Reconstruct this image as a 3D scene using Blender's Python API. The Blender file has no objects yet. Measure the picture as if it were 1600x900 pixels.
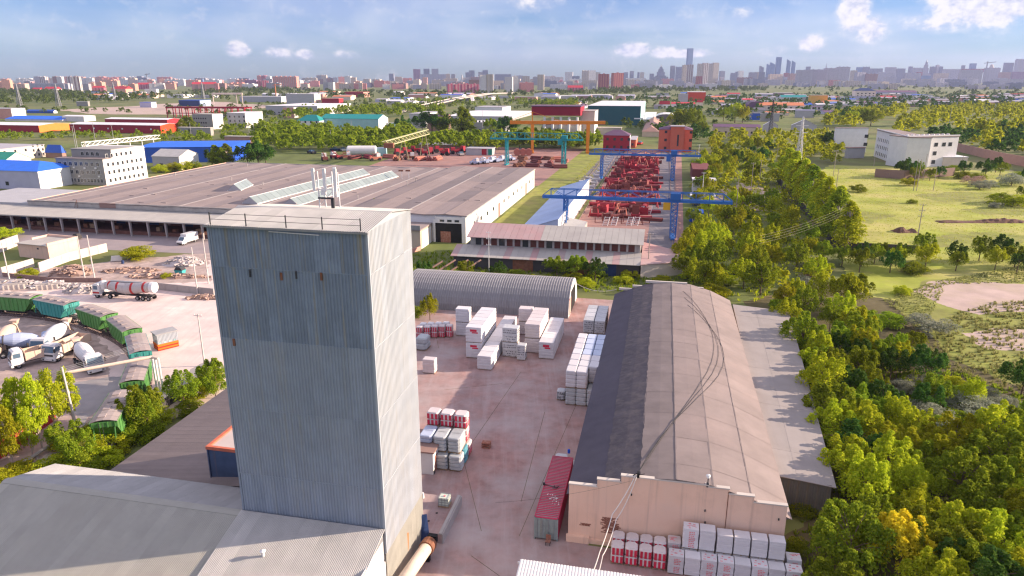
import bpy, math, random
import numpy as np
from mathutils import Vector, Matrix
R = math.radians
random.seed(7); np.random.seed(7)
scene = bpy.context.scene
COL = scene.collection

# ------------------------------------------------------------------ camera
H = 45.0; F = 1090.0; PITCH = math.atan(328 / F)
CP, SP = math.cos(PITCH), math.sin(PITCH)
cam = bpy.data.cameras.new('camera'); camo = bpy.data.objects.new('camera', cam); COL.objects.link(camo)
cam.sensor_width = 36; cam.lens = 36 * F / 1600; cam.clip_start = .5; cam.clip_end = 40000
camo.location = (0, 0, H); camo.rotation_euler = (math.pi / 2 - PITCH, 0, 0)
scene.camera = camo

# ------------------------------------------------------------------ sun, sky, exposure
SUN_AZ, SUN_EL = R(5), R(17)            # azimuth counted from +X (image right) towards +Y (away)
sdir = Vector((math.cos(SUN_AZ) * math.cos(SUN_EL), math.sin(SUN_AZ) * math.cos(SUN_EL), math.sin(SUN_EL)))
sl = bpy.data.lights.new('sun', 'SUN'); sl.energy = 3.7; sl.angle = R(.5); sl.color = (1, .80, .62)
so = bpy.data.objects.new('sun', sl); COL.objects.link(so); so.rotation_euler = sdir.to_track_quat('Z', 'Y').to_euler()
so.location = (200, 0, 300)
world = bpy.data.worlds.new('World'); scene.world = world; world.use_nodes = True
world.cycles.sampling_method = 'MANUAL'; world.cycles.sample_map_resolution = 256
scene.view_settings.view_transform = 'Standard'; scene.view_settings.look = 'None'
scene.view_settings.gamma = 1; scene.view_settings.exposure = EXPO = 1.45
scene.view_settings.use_curve_mapping = False
cy = scene.cycles
cy.use_denoising = True
try: cy.denoiser = 'OPENIMAGEDENOISE'
except Exception: pass
cy.max_bounces = 6; cy.diffuse_bounces = 2; cy.glossy_bounces = 2; cy.transmission_bounces = 4
cy.transparent_max_bounces = 8; cy.volume_bounces = 1; cy.caustics_reflective = False; cy.caustics_refractive = False
cy.sample_clamp_indirect = 4; cy.filter_width = 1.3

def build_world():
    nt = world.node_tree; N = nt.nodes; L = nt.links; N.clear()
    def nd(t, **k):
        n = N.new(t)
        for a, b in k.items(): setattr(n, a, b)
        return n
    def math_(op, a, b=None, c=None):
        n = nd('ShaderNodeMath', operation=op)
        for i, v in enumerate((a, b, c)):
            if v is None: continue
            if isinstance(v, (int, float)): n.inputs[i].default_value = v
            else: L.new(v, n.inputs[i])
        return n.outputs[0]
    def ramp(v, lo, hi):
        n = nd('ShaderNodeMapRange'); n.interpolation_type = 'SMOOTHSTEP'
        n.inputs[1].default_value = lo; n.inputs[2].default_value = hi
        L.new(v, n.inputs[0]); return n.outputs[0]
    out = nd('ShaderNodeOutputWorld'); bg = nd('ShaderNodeBackground')
    sky = nd('ShaderNodeTexSky', sky_type='NISHITA'); sky.sun_disc = False
    sky.sun_elevation = SUN_EL; sky.sun_rotation = math.pi / 2 - SUN_AZ
    sky.altitude = 300; sky.air_density = 1.0; sky.dust_density = .35; sky.ozone_density = 3.0
    bg.inputs[1].default_value = .049
    hs = nd('ShaderNodeHueSaturation'); hs.inputs['Saturation'].default_value = 1.4
    L.new(sky.outputs[0], hs.inputs['Color'])
    tint = nd('ShaderNodeMix', data_type='RGBA', blend_type='MULTIPLY'); tint.inputs[0].default_value = 1
    L.new(hs.outputs[0], tint.inputs[6]); tint.inputs[7].default_value = (.46, .68, 1.10, 1)
    L.new(tint.outputs[2], bg.inputs[0])
    tc = nd('ShaderNodeTexCoord'); sx = nd('ShaderNodeSeparateXYZ'); L.new(tc.outputs['Generated'], sx.inputs[0])
    az = math_('ARCTAN2', sx.outputs[0], sx.outputs[1]); el = math_('ARCSINE', sx.outputs[2])
    azd = math_('MULTIPLY', az, 180 / math.pi); eld = math_('MULTIPLY', el, 180 / math.pi)
    def noise2(ku, kv, det, seed, rough=.55, dist=0.0):
        c = nd('ShaderNodeCombineXYZ'); L.new(math_('MULTIPLY', azd, ku), c.inputs[0]); L.new(math_('MULTIPLY', eld, kv), c.inputs[1])
        c.inputs[2].default_value = seed
        n = nd('ShaderNodeTexNoise'); n.inputs['Scale'].default_value = 1; n.inputs['Detail'].default_value = det
        n.inputs['Roughness'].default_value = rough; n.inputs['Distortion'].default_value = dist
        L.new(c.outputs[0], n.inputs['Vector']); return n.outputs['Fac']
    # thin veil of high cloud, streaked along the horizon, all the way round
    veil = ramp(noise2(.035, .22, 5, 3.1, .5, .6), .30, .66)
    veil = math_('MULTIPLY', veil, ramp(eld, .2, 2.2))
    veil = math_('MAXIMUM', math_('MULTIPLY', veil, .42), math_('MULTIPLY', ramp(eld, 6.0, 24.0), math_('ADD', .75, math_('MULTIPLY', veil, .25))))   # unseen bright cloud sheet overhead, added to give brighter, more neutral fill light
    wisp = ramp(noise2(.10, .9, 6, 8.3, .6, 1.2), .50, .80)
    # cumulus: placed heaps plus a loose band near the horizon round the whole sky
    puff = noise2(.55, .75, 9, 1.7, .58, .2)
    fine = noise2(1.9, 2.3, 6, 4.4, .55)
    puffl = noise2(.22, .30, 3, 5.2, .5)
    def heap(a0, e0, ra, re, amp=1.0):
        da = math_('DIVIDE', math_('SUBTRACT', azd, a0), ra); de = math_('DIVIDE', math_('SUBTRACT', eld, e0), re)
        d = math_('ADD', math_('MULTIPLY', da, da), math_('MULTIPLY', de, de))
        return math_('MULTIPLY', math_('SUBTRACT', 1.0, ramp(d, 0.0, 1.0)), amp)
    heaps = None
    for h in [(32.6, 5.0, 5.0, 2.6, 1.0), (36.2, 3.9, 3.2, 1.6, .9), (30.5, 3.6, 4.0, 1.0, .6), (24.6, 4.6, 1.4, 2.6, .95), (25.8, 3.2, 1.6, 1.3, .85), (22.0, 2.4, 1.2, .8, .9),
              (9.2, 2.1, 2.2, .75, 1.0), (11.6, 1.9, 1.6, .6, .8), (13.6, 1.8, 2.2, .5, .9), (19.6, 2.0, 1.6, .55, .6),
              (-20.4, 2.0, 1.3, .8, .95), (-17.8, 1.8, 1.5, .5, .7), (-15.7, 1.7, 1.0, .5, .8), (-12.6, 1.7, 1.4, .45, .6),
              (2.0, 5.6, 3.0, 1.0, .6), (17.2, 4.5, 1.0, .6, .5),
              (70, 6, 6, 4, 1), (100, 4, 8, 3, .9), (140, 6, 7, 4, 1), (-60, 5, 6, 3, .9), (-95, 4, 7, 3, 1), (-140, 6, 8, 4, 1), (175, 5, 6, 3, .9)]:
        o = heap(*h); heaps = o if heaps is None else math_('MAXIMUM', heaps, o)
    dens = math_('ADD', math_('MULTIPLY', heaps, .52), math_('ADD', math_('MULTIPLY', math_('SUBTRACT', puff, .5), .85), math_('MULTIPLY', math_('SUBTRACT', fine, .5), .40)))
    cum = math_('MAXIMUM', ramp(dens, .16, .46), math_('MULTIPLY', ramp(dens, .02, .40), .45))
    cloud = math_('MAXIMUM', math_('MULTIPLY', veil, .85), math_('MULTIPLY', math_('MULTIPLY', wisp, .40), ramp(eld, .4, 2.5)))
    def bgramp(fac, p0, c0, p1, c1, st):
        cr = nd('ShaderNodeValToRGB'); L.new(fac, cr.inputs[0])
        cr.color_ramp.elements[0].position = p0; cr.color_ramp.elements[0].color = (*c0, 1); cr.color_ramp.elements[1].position = p1; cr.color_ramp.elements[1].color = (*c1, 1)
        b = nd('ShaderNodeBackground'); L.new(cr.outputs[0], b.inputs[0]); b.inputs[1].default_value = st; return b
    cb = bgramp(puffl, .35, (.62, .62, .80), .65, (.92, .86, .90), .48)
    # light and shade within the cumulus: bright heads, lilac hollows
    shade = math_('ADD', math_('MULTIPLY', fine, .55), math_('MULTIPLY', puff, .55))
    hb = bgramp(shade, .44, (.60, .62, .80), .62, (1.0, .95, .94), .40)
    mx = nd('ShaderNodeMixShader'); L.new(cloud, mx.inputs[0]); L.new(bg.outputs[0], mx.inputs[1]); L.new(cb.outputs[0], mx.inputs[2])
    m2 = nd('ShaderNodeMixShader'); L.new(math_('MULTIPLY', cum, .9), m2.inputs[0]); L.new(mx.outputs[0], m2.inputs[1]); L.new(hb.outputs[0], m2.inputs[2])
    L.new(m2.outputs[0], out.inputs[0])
build_world()

# ------------------------------------------------------------------ placing: photo pixel (1600x900) -> ground
def G(u, v, z=0.0):
    x = (u - 800) / F; y = (v - 450) / F
    d = (x, CP - y * SP, -SP - y * CP); t = (z - H) / d[2]
    return (d[0] * t, d[1] * t)
def pix(x, y, z=0.0):
    dz = z - H; zc = y * CP - dz * SP; up = y * SP + dz * CP
    return (800 + F * x / zc, 450 - F * up / zc)
def ZV(v, y):                            # height of the point at ground distance y that is seen in row v
    k = (450 - v) / F
    return H + y * (k * CP - SP) / (CP + k * SP)
HD = 12.0                                # the works' axis points 12 degrees right of the view
def AX(hd=HD): return (math.sin(R(hd)), math.cos(R(hd))), (math.cos(R(hd)), -math.sin(R(hd)))
def S(a, b, hd=HD):                      # site coordinates: a along the axis, b to its right
    A, B = AX(hd); return (a * A[0] + b * B[0], a * A[1] + b * B[1])
RZ = -R(HD)
HAZE = 4.2e-5
# ------------------------------------------------------------------ mesh builder
class MB:
    def __init__(s): s.v = []; s.f = []; s.m = []
    def add(s, vs, fs, m=0):
        o = len(s.v); s.v += [tuple(p) for p in vs]; s.f += [tuple(i + o for i in f) for f in fs]; s.m += [m] * len(fs); return s
    def box(s, x0, x1, y0, y1, z0, z1, m=0):
        return s.add([(x0,y0,z0),(x1,y0,z0),(x1,y1,z0),(x0,y1,z0),(x0,y0,z1),(x1,y0,z1),(x1,y1,z1),(x0,y1,z1)],
                     [(0,3,2,1),(4,5,6,7),(0,1,5,4),(1,2,6,5),(2,3,7,6),(3,0,4,7)], m)
    def frus(s, x0, x1, y0, y1, z0, X0, X1, Y0, Y1, z1, m=0):
        return s.add([(x0,y0,z0),(x1,y0,z0),(x1,y1,z0),(x0,y1,z0),(X0,Y0,z1),(X1,Y0,z1),(X1,Y1,z1),(X0,Y1,z1)],
                     [(0,3,2,1),(4,5,6,7),(0,1,5,4),(1,2,6,5),(2,3,7,6),(3,0,4,7)], m)
    def bar(s, p, q, w, h=None, m=0):
        h = w if h is None else h
        p = Vector(p); q = Vector(q); d = q - p
        if d.length < 1e-6: return s
        d.normalize(); a = d.cross(Vector((0, 0, 1)))
        if a.length < .05: a = d.cross(Vector((1, 0, 0)))
        a.normalize(); b = a.cross(d); a = a * (w / 2); b = b * (h / 2)
        return s.add([p-a-b, p+a-b, p+a+b, p-a+b, q-a-b, q+a-b, q+a+b, q-a+b],
                     [(0,1,2,3),(7,6,5,4),(1,0,4,5),(2,1,5,6),(3,2,6,7),(0,3,7,4)], m)
    def tube(s, pts, r, n=8, m=0, cap=True):
        pts = [Vector(p) for p in pts]; k = len(pts)
        rs = r if isinstance(r, (list, tuple)) else [r] * k
        o = len(s.v); ref = None
        for i, p in enumerate(pts):
            d = (pts[min(i + 1, k - 1)] - pts[max(i - 1, 0)]); d.normalize()
            if ref is None:
                ref = d.cross(Vector((0, 0, 1)))
                if ref.length < .05: ref = Vector((1, 0, 0))
            a = (ref - d * ref.dot(d)); a.normalize(); ref = a; b = d.cross(a)
            for j in range(n):
                t = 2 * math.pi * j / n; s.v.append(tuple(p + a * (rs[i] * math.cos(t)) + b * (rs[i] * math.sin(t))))
        for i in range(k - 1):
            for j in range(n):
                j2 = (j + 1) % n; s.f.append((o+i*n+j, o+i*n+j2, o+(i+1)*n+j2, o+(i+1)*n+j)); s.m.append(m)
        if cap:
            s.f.append(tuple(o + j for j in range(n))[::-1]); s.m.append(m)
            s.f.append(tuple(o + (k - 1) * n + j for j in range(n))); s.m.append(m)
        return s
    def prism(s, prof, y0, y1, m=0, axis='y'):           # prof: closed (x,z) outline, extruded
        n = len(prof)
        P = (lambda x, z, y: (x, y, z)) if axis == 'y' else (lambda x, z, y: (y, x, z))
        vs = [P(x, z, y0) for x, z in prof] + [P(x, z, y1) for x, z in prof]
        fs = [(i, (i + 1) % n, n + (i + 1) % n, n + i) for i in range(n)] + [tuple(range(n))[::-1], tuple(range(n, 2 * n))]
        return s.add(vs, fs, m)
    def sheet(s, prof, y0, y1, th=.06, m=0, axis='y'):    # open (x,z) line, thickened downwards, extruded
        return s.prism(list(prof) + [(x, z - th) for x, z in reversed(prof)], y0, y1, m, axis)
    def flat(s, pts, z, m=0):
        return s.add([(x, y, z) for x, y in pts], [tuple(range(len(pts)))], m)
    def xf(s, M):
        s.v = [tuple(M @ Vector(p)) for p in s.v]; return s
    def merge(s, o, M=None, m=None):
        vs = [tuple(M @ Vector(p)) for p in o.v] if M is not None else o.v
        k = len(s.v); s.v += list(vs); s.f += [tuple(i + k for i in f) for f in o.f]; s.m += (list(o.m) if m is None else [m] * len(o.f)); return s
    def mesh(s, name, mats, smooth=False, fix=True):
        me = bpy.data.meshes.new(name); me.from_pydata(s.v, [], s.f)
        for q in (mats if isinstance(mats, (list, tuple)) else [mats]): me.materials.append(MAT(q))
        me.polygons.foreach_set('material_index', s.m)
        if smooth: me.polygons.foreach_set('use_smooth', [True] * len(s.f))
        me.update()
        if fix:
            import bmesh
            b = bmesh.new(); b.from_mesh(me); bmesh.ops.recalc_face_normals(b, faces=b.faces[:]); b.to_mesh(me); b.free()
        return me
    def build(s, name, mats, parent=None, loc=(0,0,0), rz=0, smooth=False, **tags):
        return ob(name, s.mesh(name, mats, smooth), parent, loc, rz, **tags)

def MAT(q): return q if isinstance(q, bpy.types.Material) else MATS[q]
LABELLED = []
def ob(name, me, parent=None, loc=(0,0,0), rz=0, label=None, cat=None, group=None, kind=None, scale=None):
    o = bpy.data.objects.new(name, me); COL.objects.link(o)
    o.location = loc if len(loc) == 3 else (loc[0], loc[1], 0)
    o.rotation_euler = rz if isinstance(rz, (tuple, list)) else (0, 0, rz)
    if scale: o.scale = scale
    if parent is not None: o.parent = parent
    if label: o['label'] = label; LABELLED.append(o)
    if cat: o['category'] = cat
    if group: o['group'] = group
    if kind: o['kind'] = kind
    return o
def thing(name, label, cat, loc=(0,0,0), rz=0, group=None): return ob(name, None, None, loc, rz, label, cat, group)
def struct(name, mb, mats, **k):
    o = mb.build(name, mats, **k); o['kind'] = 'structure'; return o
def kids(o, _c={}): return [c for c in ALLKIDS(o)]
def ALLKIDS(o): return list(o.children)
def dup(root, loc, rz=0, label=None, group=None, scale=None):
    r = root.copy(); COL.objects.link(r); r.location = loc if len(loc) == 3 else (loc[0], loc[1], 0)
    r.rotation_euler = rz if isinstance(rz, (tuple, list)) else (0, 0, rz)
    if scale: r.scale = scale
    if label: r['label'] = label
    if r.get('label'): LABELLED.append(r)
    if group: r['group'] = group
    for ch in TREE[root.name]:
        c = ch[0].copy(); COL.objects.link(c); c.parent = r
        for g in ch[1]:
            d = g.copy(); COL.objects.link(d); d.parent = c
    return r
TREE = {}
def proto(root):                                          # remember the parts of a thing for dup()
    TREE[root.name] = [(c, list(c.children)) for c in root.children]; return root
def remat(root, table):                                   # swap materials on a copied thing (object-level slots)
    for c in [root] + list(root.children_recursive):
        if c.type != 'MESH': continue
        for sl in c.material_slots:
            if sl.material and sl.material.name in table:
                nm = table[sl.material.name]; sl.link = 'OBJECT'; sl.material = MATS[nm]

# ------------------------------------------------------------------ materials
MATS = {}
def mat(name, col, rough=.8, var=.12, scale=.6, col2=None, amt2=.5, scale2=.15, metal=0.0, bump=0.0, bscale=None, rnd=0.0, streak=0.0, scol=(.25, .17, .09), emit=None, spec=.3, island=0.0, off=False, lane=None):
    m = bpy.data.materials.new(name); m.use_nodes = True; MATS[name] = m
    nt = m.node_tree; N = nt.nodes; L = nt.links; P = N['Principled BSDF']
    P.inputs['Roughness'].default_value = rough; P.inputs['Metallic'].default_value = metal
    P.inputs['Specular IOR Level'].default_value = spec
    tc = N.new('ShaderNodeTexCoord'); vec = tc.outputs['Object']
    if off:                                               # sheets that share a mesh each get their own stains
        oo = N.new('ShaderNodeObjectInfo'); vs = N.new('ShaderNodeVectorMath'); vs.operation = 'SCALE'; vs.inputs[0].default_value = (37, 53, 71); L.new(oo.outputs['Random'], vs.inputs['Scale'])
        va = N.new('ShaderNodeVectorMath'); L.new(vec, va.inputs[0]); L.new(vs.outputs[0], va.inputs[1]); vec = va.outputs[0]
    def mixc(a, b, fac, mode='MIX'):
        n = N.new('ShaderNodeMix'); n.data_type = 'RGBA'; n.blend_type = mode
        for i, q in ((6, a), (7, b)):
            if isinstance(q, tuple): n.inputs[i].default_value = q
            else: L.new(q, n.inputs[i])
        if isinstance(fac, (int, float)): n.inputs[0].default_value = fac
        else: L.new(fac, n.inputs[0])
        return n.outputs[2]
    def noise(sc, det=5, v=None, rg=.6):
        n = N.new('ShaderNodeTexNoise'); n.inputs['Scale'].default_value = sc; n.inputs['Detail'].default_value = det; n.inputs['Roughness'].default_value = rg
        L.new(v if v is not None else vec, n.inputs['Vector']); return n.outputs['Fac']
    def rmp(v, lo, hi, a=0.0, b=1.0):
        n = N.new('ShaderNodeMapRange'); n.inputs[1].default_value = lo; n.inputs[2].default_value = hi
        n.inputs[3].default_value = a; n.inputs[4].default_value = b; L.new(v, n.inputs[0]); return n.outputs[0]
    nz = noise(scale)
    cur = mixc(tuple(x * (1 - var) for x in col) + (1,), tuple(min(1, x * (1 + var)) for x in col) + (1,), rmp(nz, .3, .7))
    if col2 is not None:
        cur = mixc(cur, (*col2, 1), rmp(noise(scale2, 6, rg=.65), .5 - .18 * amt2 + .06, .5 + .22, 0, min(1, amt2 * 1.3)))
    if streak:
        mp = N.new('ShaderNodeMapping'); mp.inputs['Scale'].default_value = (2.2, 2.2, .07); L.new(vec, mp.inputs['Vector'])
        cur = mixc(cur, (*scol, 1), rmp(noise(1, 4, mp.outputs[0]), .54, .72, 0, streak))
    if lane:                                              # wheel tracks and scuffs along the traffic: (angle, colour, strength)
        mp = N.new('ShaderNodeMapping'); mp.inputs['Rotation'].default_value = (0, 0, R(lane[0])); mp.inputs['Scale'].default_value = (.95, .045, 1); L.new(vec, mp.inputs['Vector'])
        cur = mixc(cur, (*lane[1], 1), rmp(noise(1, 5, mp.outputs[0], .65), .50, .68, 0, lane[2]))
        cur = mixc(cur, tuple(x * .55 for x in col) + (1,), rmp(noise(.23, 8, None, .7), .60, .72, 0, lane[2] * .8))
    if rnd:
        oi = N.new('ShaderNodeObjectInfo'); hv = N.new('ShaderNodeHueSaturation')
        L.new(rmp(oi.outputs['Random'], 0, 1, 1 - rnd, 1 + rnd), hv.inputs['Value']); L.new(cur, hv.inputs['Color']); cur = hv.outputs[0]
    if island:
        ge = N.new('ShaderNodeNewGeometry'); hv = N.new('ShaderNodeHueSaturation')
        L.new(rmp(ge.outputs['Random Per Island'], 0, 1, 1 - island, 1 + island), hv.inputs['Value']); L.new(cur, hv.inputs['Color']); cur = hv.outputs[0]
    L.new(cur, P.inputs['Base Color'])
    if bump:
        b = N.new('ShaderNodeBump'); b.inputs['Strength'].default_value = bump; b.inputs['Distance'].default_value = .05
        L.new(noise(bscale or scale * 6, 4), b.inputs['Height']); L.new(b.outputs[0], P.inputs['Normal'])
    if emit: P.inputs['Emission Color'].default_value = (*emit, 1); P.inputs['Emission Strength'].default_value = 1
    return m
def leafmat(name, col, col2, tr=.35):
    m = bpy.data.materials.new(name); m.use_nodes = True; MATS[name] = m
    nt = m.node_tree; N = nt.nodes; L = nt.links; N.clear()
    out = N.new('ShaderNodeOutputMaterial'); ge = N.new('ShaderNodeNewGeometry'); oi = N.new('ShaderNodeObjectInfo')
    cr = N.new('ShaderNodeMix'); cr.data_type = 'RGBA'; cr.inputs[6].default_value = (*col, 1); cr.inputs[7].default_value = (*col2, 1)
    L.new(ge.outputs['Random Per Island'], cr.inputs[0])
    hv = N.new('ShaderNodeHueSaturation'); L.new(cr.outputs[2], hv.inputs['Color'])
    mr = N.new('ShaderNodeMapRange'); mr.inputs[3].default_value = .75; mr.inputs[4].default_value = 1.3; L.new(oi.outputs['Random'], mr.inputs[0]); L.new(mr.outputs[0], hv.inputs['Value'])
    mh = N.new('ShaderNodeMapRange'); mh.inputs[3].default_value = .489; mh.inputs[4].default_value = .526; L.new(oi.outputs['Random'], mh.inputs[0]); L.new(mh.outputs[0], hv.inputs['Hue'])
    d = N.new('ShaderNodeBsdfDiffuse'); t = N.new('ShaderNodeBsdfTranslucent'); x = N.new('ShaderNodeMixShader'); x.inputs[0].default_value = tr
    L.new(hv.outputs[0], d.inputs[0]); L.new(hv.outputs[0], t.inputs[0]); L.new(d.outputs[0], x.inputs[1]); L.new(t.outputs[0], x.inputs[2]); L.new(x.outputs[0], out.inputs[0])
    return m
def facade(name, wall, win=(.06, .07, .10), bay=3.4, flo=3.0, wx=.5, wz=.5, rnd=.1, stripe=None):
    """far apartment walls: rows of windows too far off to be told apart singly"""
    m = bpy.data.materials.new(name); m.use_nodes = True; MATS[name] = m
    nt = m.node_tree; N = nt.nodes; L = nt.links; P = N['Principled BSDF']; P.inputs['Roughness'].default_value = .75
    tc = N.new('ShaderNodeTexCoord'); sp = N.new('ShaderNodeSeparateXYZ'); L.new(tc.outputs['Object'], sp.inputs[0])
    sn = N.new('ShaderNodeSeparateXYZ'); L.new(tc.outputs['Normal'], sn.inputs[0])
    def M(op, a, b=None):
        n = N.new('ShaderNodeMath'); n.operation = op
        for i, v in enumerate((a, b)):
            if v is None: continue
            if isinstance(v, (int, float)): n.inputs[i].default_value = v
            else: L.new(v, n.inputs[i])
        return n.outputs[0]
    isx = M('GREATER_THAN', M('ABSOLUTE', sn.outputs[0]), .5)
    u = M('ADD', M('MULTIPLY', sp.outputs[1], isx), M('MULTIPLY', sp.outputs[0], M('SUBTRACT', 1.0, isx)))
    fu = M('FRACT', M('DIVIDE', u, bay)); fz = M('FRACT', M('DIVIDE', sp.outputs[2], flo))
    inu = M('MULTIPLY', M('GREATER_THAN', fu, .5 - wx / 2), M('LESS_THAN', fu, .5 + wx / 2))
    inz = M('MULTIPLY', M('GREATER_THAN', fz, .3), M('LESS_THAN', fz, .3 + wz))
    up = M('LESS_THAN', M('ABSOLUTE', sn.outputs[2]), .5)
    fac = M('MULTIPLY', M('MULTIPLY', inu, inz), up)
    wc = N.new('ShaderNodeHueSaturation'); wc.inputs['Color'].default_value = (*wall, 1)
    oi = N.new('ShaderNodeObjectInfo'); mr = N.new('ShaderNodeMapRange'); mr.inputs[3].default_value = 1 - rnd; mr.inputs[4].default_value = 1 + rnd
    L.new(oi.outputs['Random'], mr.inputs[0]); L.new(mr.outputs[0], wc.inputs['Value'])
    cur = wc.outputs[0]
    if stripe:
        sm = N.new('ShaderNodeMix'); sm.data_type = 'RGBA'; L.new(cur, sm.inputs[6]); sm.inputs[7].default_value = (*stripe, 1)
        L.new(M('GREATER_THAN', M('FRACT', M('DIVIDE', u, bay * 3)), .55), sm.inputs[0]); cur = sm.outputs[2]
    mx = N.new('ShaderNodeMix'); mx.data_type = 'RGBA'; L.new(fac, mx.inputs[0]); L.new(cur, mx.inputs[6]); mx.inputs[7].default_value = (*win, 1)
    L.new(mx.outputs[2], P.inputs['Base Color']); return m
mat('ground_mix', (.125, .155, .04), .95, .35, .05, col2=(.24, .20, .09), amt2=.6, scale2=.012, bump=.3, bscale=2)
mat('yard', (.35, .21, .19), .9, .24, .5, col2=(.43, .36, .35), amt2=.95, scale2=.11, bump=.25, bscale=5, lane=(12, (.46, .37, .36), .4))
mat('dirt_yard', (.78, .61, .55), .95, .14, .3, col2=(.58, .48, .45), amt2=.7, scale2=.05, bump=.35, bscale=3, lane=(75, (.56, .47, .44), .5))
mat('grey_yard', (.30, .28, .28), .9, .15, .3, col2=(.42, .36, .34), amt2=.5, scale2=.1, bump=.2, bscale=4)
mat('apron', (.33, .27, .27), .9, .12, .2, col2=(.27, .25, .26), amt2=.5, scale2=.06)
mat('asphalt', (.17, .155, .17), .85, .15, .15, col2=(.25, .22, .22), amt2=.6, scale2=.05, lane=(12, (.26, .24, .24), .5))
mat('red_ground', (.36, .20, .17), .95, .2, .2, col2=(.27, .18, .17), amt2=.6, scale2=.04)
mat('field', (.31, .35, .045), .95, .3, .09, col2=(.52, .44, .17), amt2=.8, scale2=.035, bump=.6, bscale=1.2)
mat('verge', (.24, .26, .05), .95, .35, .2, col2=(.28, .24, .10), amt2=.6, scale2=.06, bump=.5, bscale=2)
mat('dirt_path', (.50, .38, .33), .95, .15, .2, col2=(.40, .33, .20), amt2=.6, scale2=.06, bump=.3, bscale=2)
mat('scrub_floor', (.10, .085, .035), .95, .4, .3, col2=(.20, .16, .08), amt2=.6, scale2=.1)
mat('soil', (.44, .34, .30), .95, .3, .5, bump=.5)
# metals and claddings
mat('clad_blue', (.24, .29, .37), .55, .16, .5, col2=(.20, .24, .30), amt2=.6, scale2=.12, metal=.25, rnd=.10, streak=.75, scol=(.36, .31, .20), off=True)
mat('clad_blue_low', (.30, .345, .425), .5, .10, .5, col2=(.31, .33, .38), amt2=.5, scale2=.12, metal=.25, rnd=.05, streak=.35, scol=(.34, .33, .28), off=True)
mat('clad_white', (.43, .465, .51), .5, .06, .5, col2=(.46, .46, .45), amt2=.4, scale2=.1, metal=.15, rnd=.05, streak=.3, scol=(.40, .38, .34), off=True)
mat('clad_base', (.42, .41, .36), .55, .08, .5, metal=.15, rnd=.05, streak=.4, scol=(.3, .28, .22), off=True)
mat('roof_zinc', (.42, .41, .40), .55, .08, .6, col2=(.34, .33, .32), amt2=.5, scale2=.2, metal=.2, rnd=.06, off=True)
mat('roof_zinc_pale', (.50, .48, .45), .55, .08, .6, col2=(.38, .37, .35), amt2=.5, scale2=.2, metal=.2, rnd=.06, off=True)
mat('roof_olive', (.38, .365, .32), .7, .08, .5, col2=(.36, .34, .29), amt2=.5, scale2=.15, rnd=.05, off=True)
mat('dark_metal', (.05, .05, .055), .6, .2, 2)
mat('steel_grey', (.32, .32, .33), .5, .1, 2, metal=.4)
mat('white_paint', (.78, .76, .74), .5, .05, 1, col2=(.62, .58, .55), amt2=.3, scale2=.5)
mat('rust', (.22, .09, .05), .85, .3, 2, col2=(.30, .17, .12), amt2=.5, scale2=.8)
mat('orange_rust', (.62, .17, .05), .8, .2, 2)
mat('hopper_blue', (.07, .10, .17), .6, .15, 1, streak=.3, scol=(.2, .12, .08))
mat('hopper_rim', (.60, .16, .09), .7, .15, 2)
mat('pipe_cream', (.68, .55, .45), .6, .08, 1, streak=.2)
mat('black', (.012, .012, .013), .7, .1, 2)
mat('cable', (.02, .02, .022), .6, .1, 2)
mat('wire_white', (.75, .70, .65), .6, .1, 2)
# barn
mat('salmon_plaster', (.84, .56, .42), .9, .10, .5, col2=(.70, .50, .40), amt2=.7, scale2=.25, bump=.15, bscale=4, streak=.3, scol=(.40, .27, .22))
mat('brick_patch', (.30, .13, .09), .9, .25, 3, col2=(.55, .40, .33), amt2=.4, scale2=2)
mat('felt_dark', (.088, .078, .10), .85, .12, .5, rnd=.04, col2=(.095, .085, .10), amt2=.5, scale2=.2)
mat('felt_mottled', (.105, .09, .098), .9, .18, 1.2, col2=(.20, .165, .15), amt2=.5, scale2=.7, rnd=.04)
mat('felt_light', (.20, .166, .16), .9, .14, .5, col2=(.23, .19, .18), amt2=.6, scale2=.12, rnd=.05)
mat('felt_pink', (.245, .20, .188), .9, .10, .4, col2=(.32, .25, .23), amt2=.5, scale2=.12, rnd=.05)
mat('felt_seam', (.19, .155, .15), .9, .25, 1.5)
mat('leanto_roof', (.32, .285, .27), .9, .10, .4, col2=(.32, .29, .28), amt2=.6, scale2=.1, rnd=.05, lane=(-70, (.26, .24, .23), .4))
mat('leanto_wall', (.13, .13, .12), .8, .15, 1, streak=.3)
# container, stacks
mat('container_red', (.50, .035, .09), .55, .12, .5, col2=(.33, .04, .07), amt2=.5, scale2=.4)
mat('container_grey', (.27, .31, .30), .6, .12, 1, streak=.4, scol=(.18, .12, .08))
mat('wood', (.36, .24, .15), .85, .2, 3)
mat('block_white', (.66, .63, .64), .6, .06, 1.2, rnd=.07)
mat('block_pink', (.66, .58, .57), .6, .08, 1.2, rnd=.07)
mat('wrap_blue', (.50, .56, .70), .4, .10, 1.2, rnd=.10)
mat('wrap_silver', (.50, .50, .51), .45, .12, 2.0, rnd=.1)
mat('wrap_grey', (.46, .48, .49), .45, .12, 1.5, rnd=.1)
mat('wrap_teal', (.10, .30, .36), .4, .15, 2, rnd=.1)
mat('print_red', (.60, .03, .07), .5, .15, 2.5, rnd=.1)
mat('print_pink', (.72, .24, .26), .5, .25, 3, rnd=.1)
mat('print_black', (.05, .05, .055), .5, .2, 3)
mat('concrete', (.42, .38, .36), .9, .12, .6, col2=(.30, .27, .26), amt2=.5, scale2=.3, bump=.1)
mat('concrete_pale', (.60, .54, .48), .9, .10, .6, col2=(.46, .40, .36), amt2=.5, scale2=.3, rnd=.06)
mat('ibc_plastic', (.62, .68, .58), .4, .1, 2)
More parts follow.
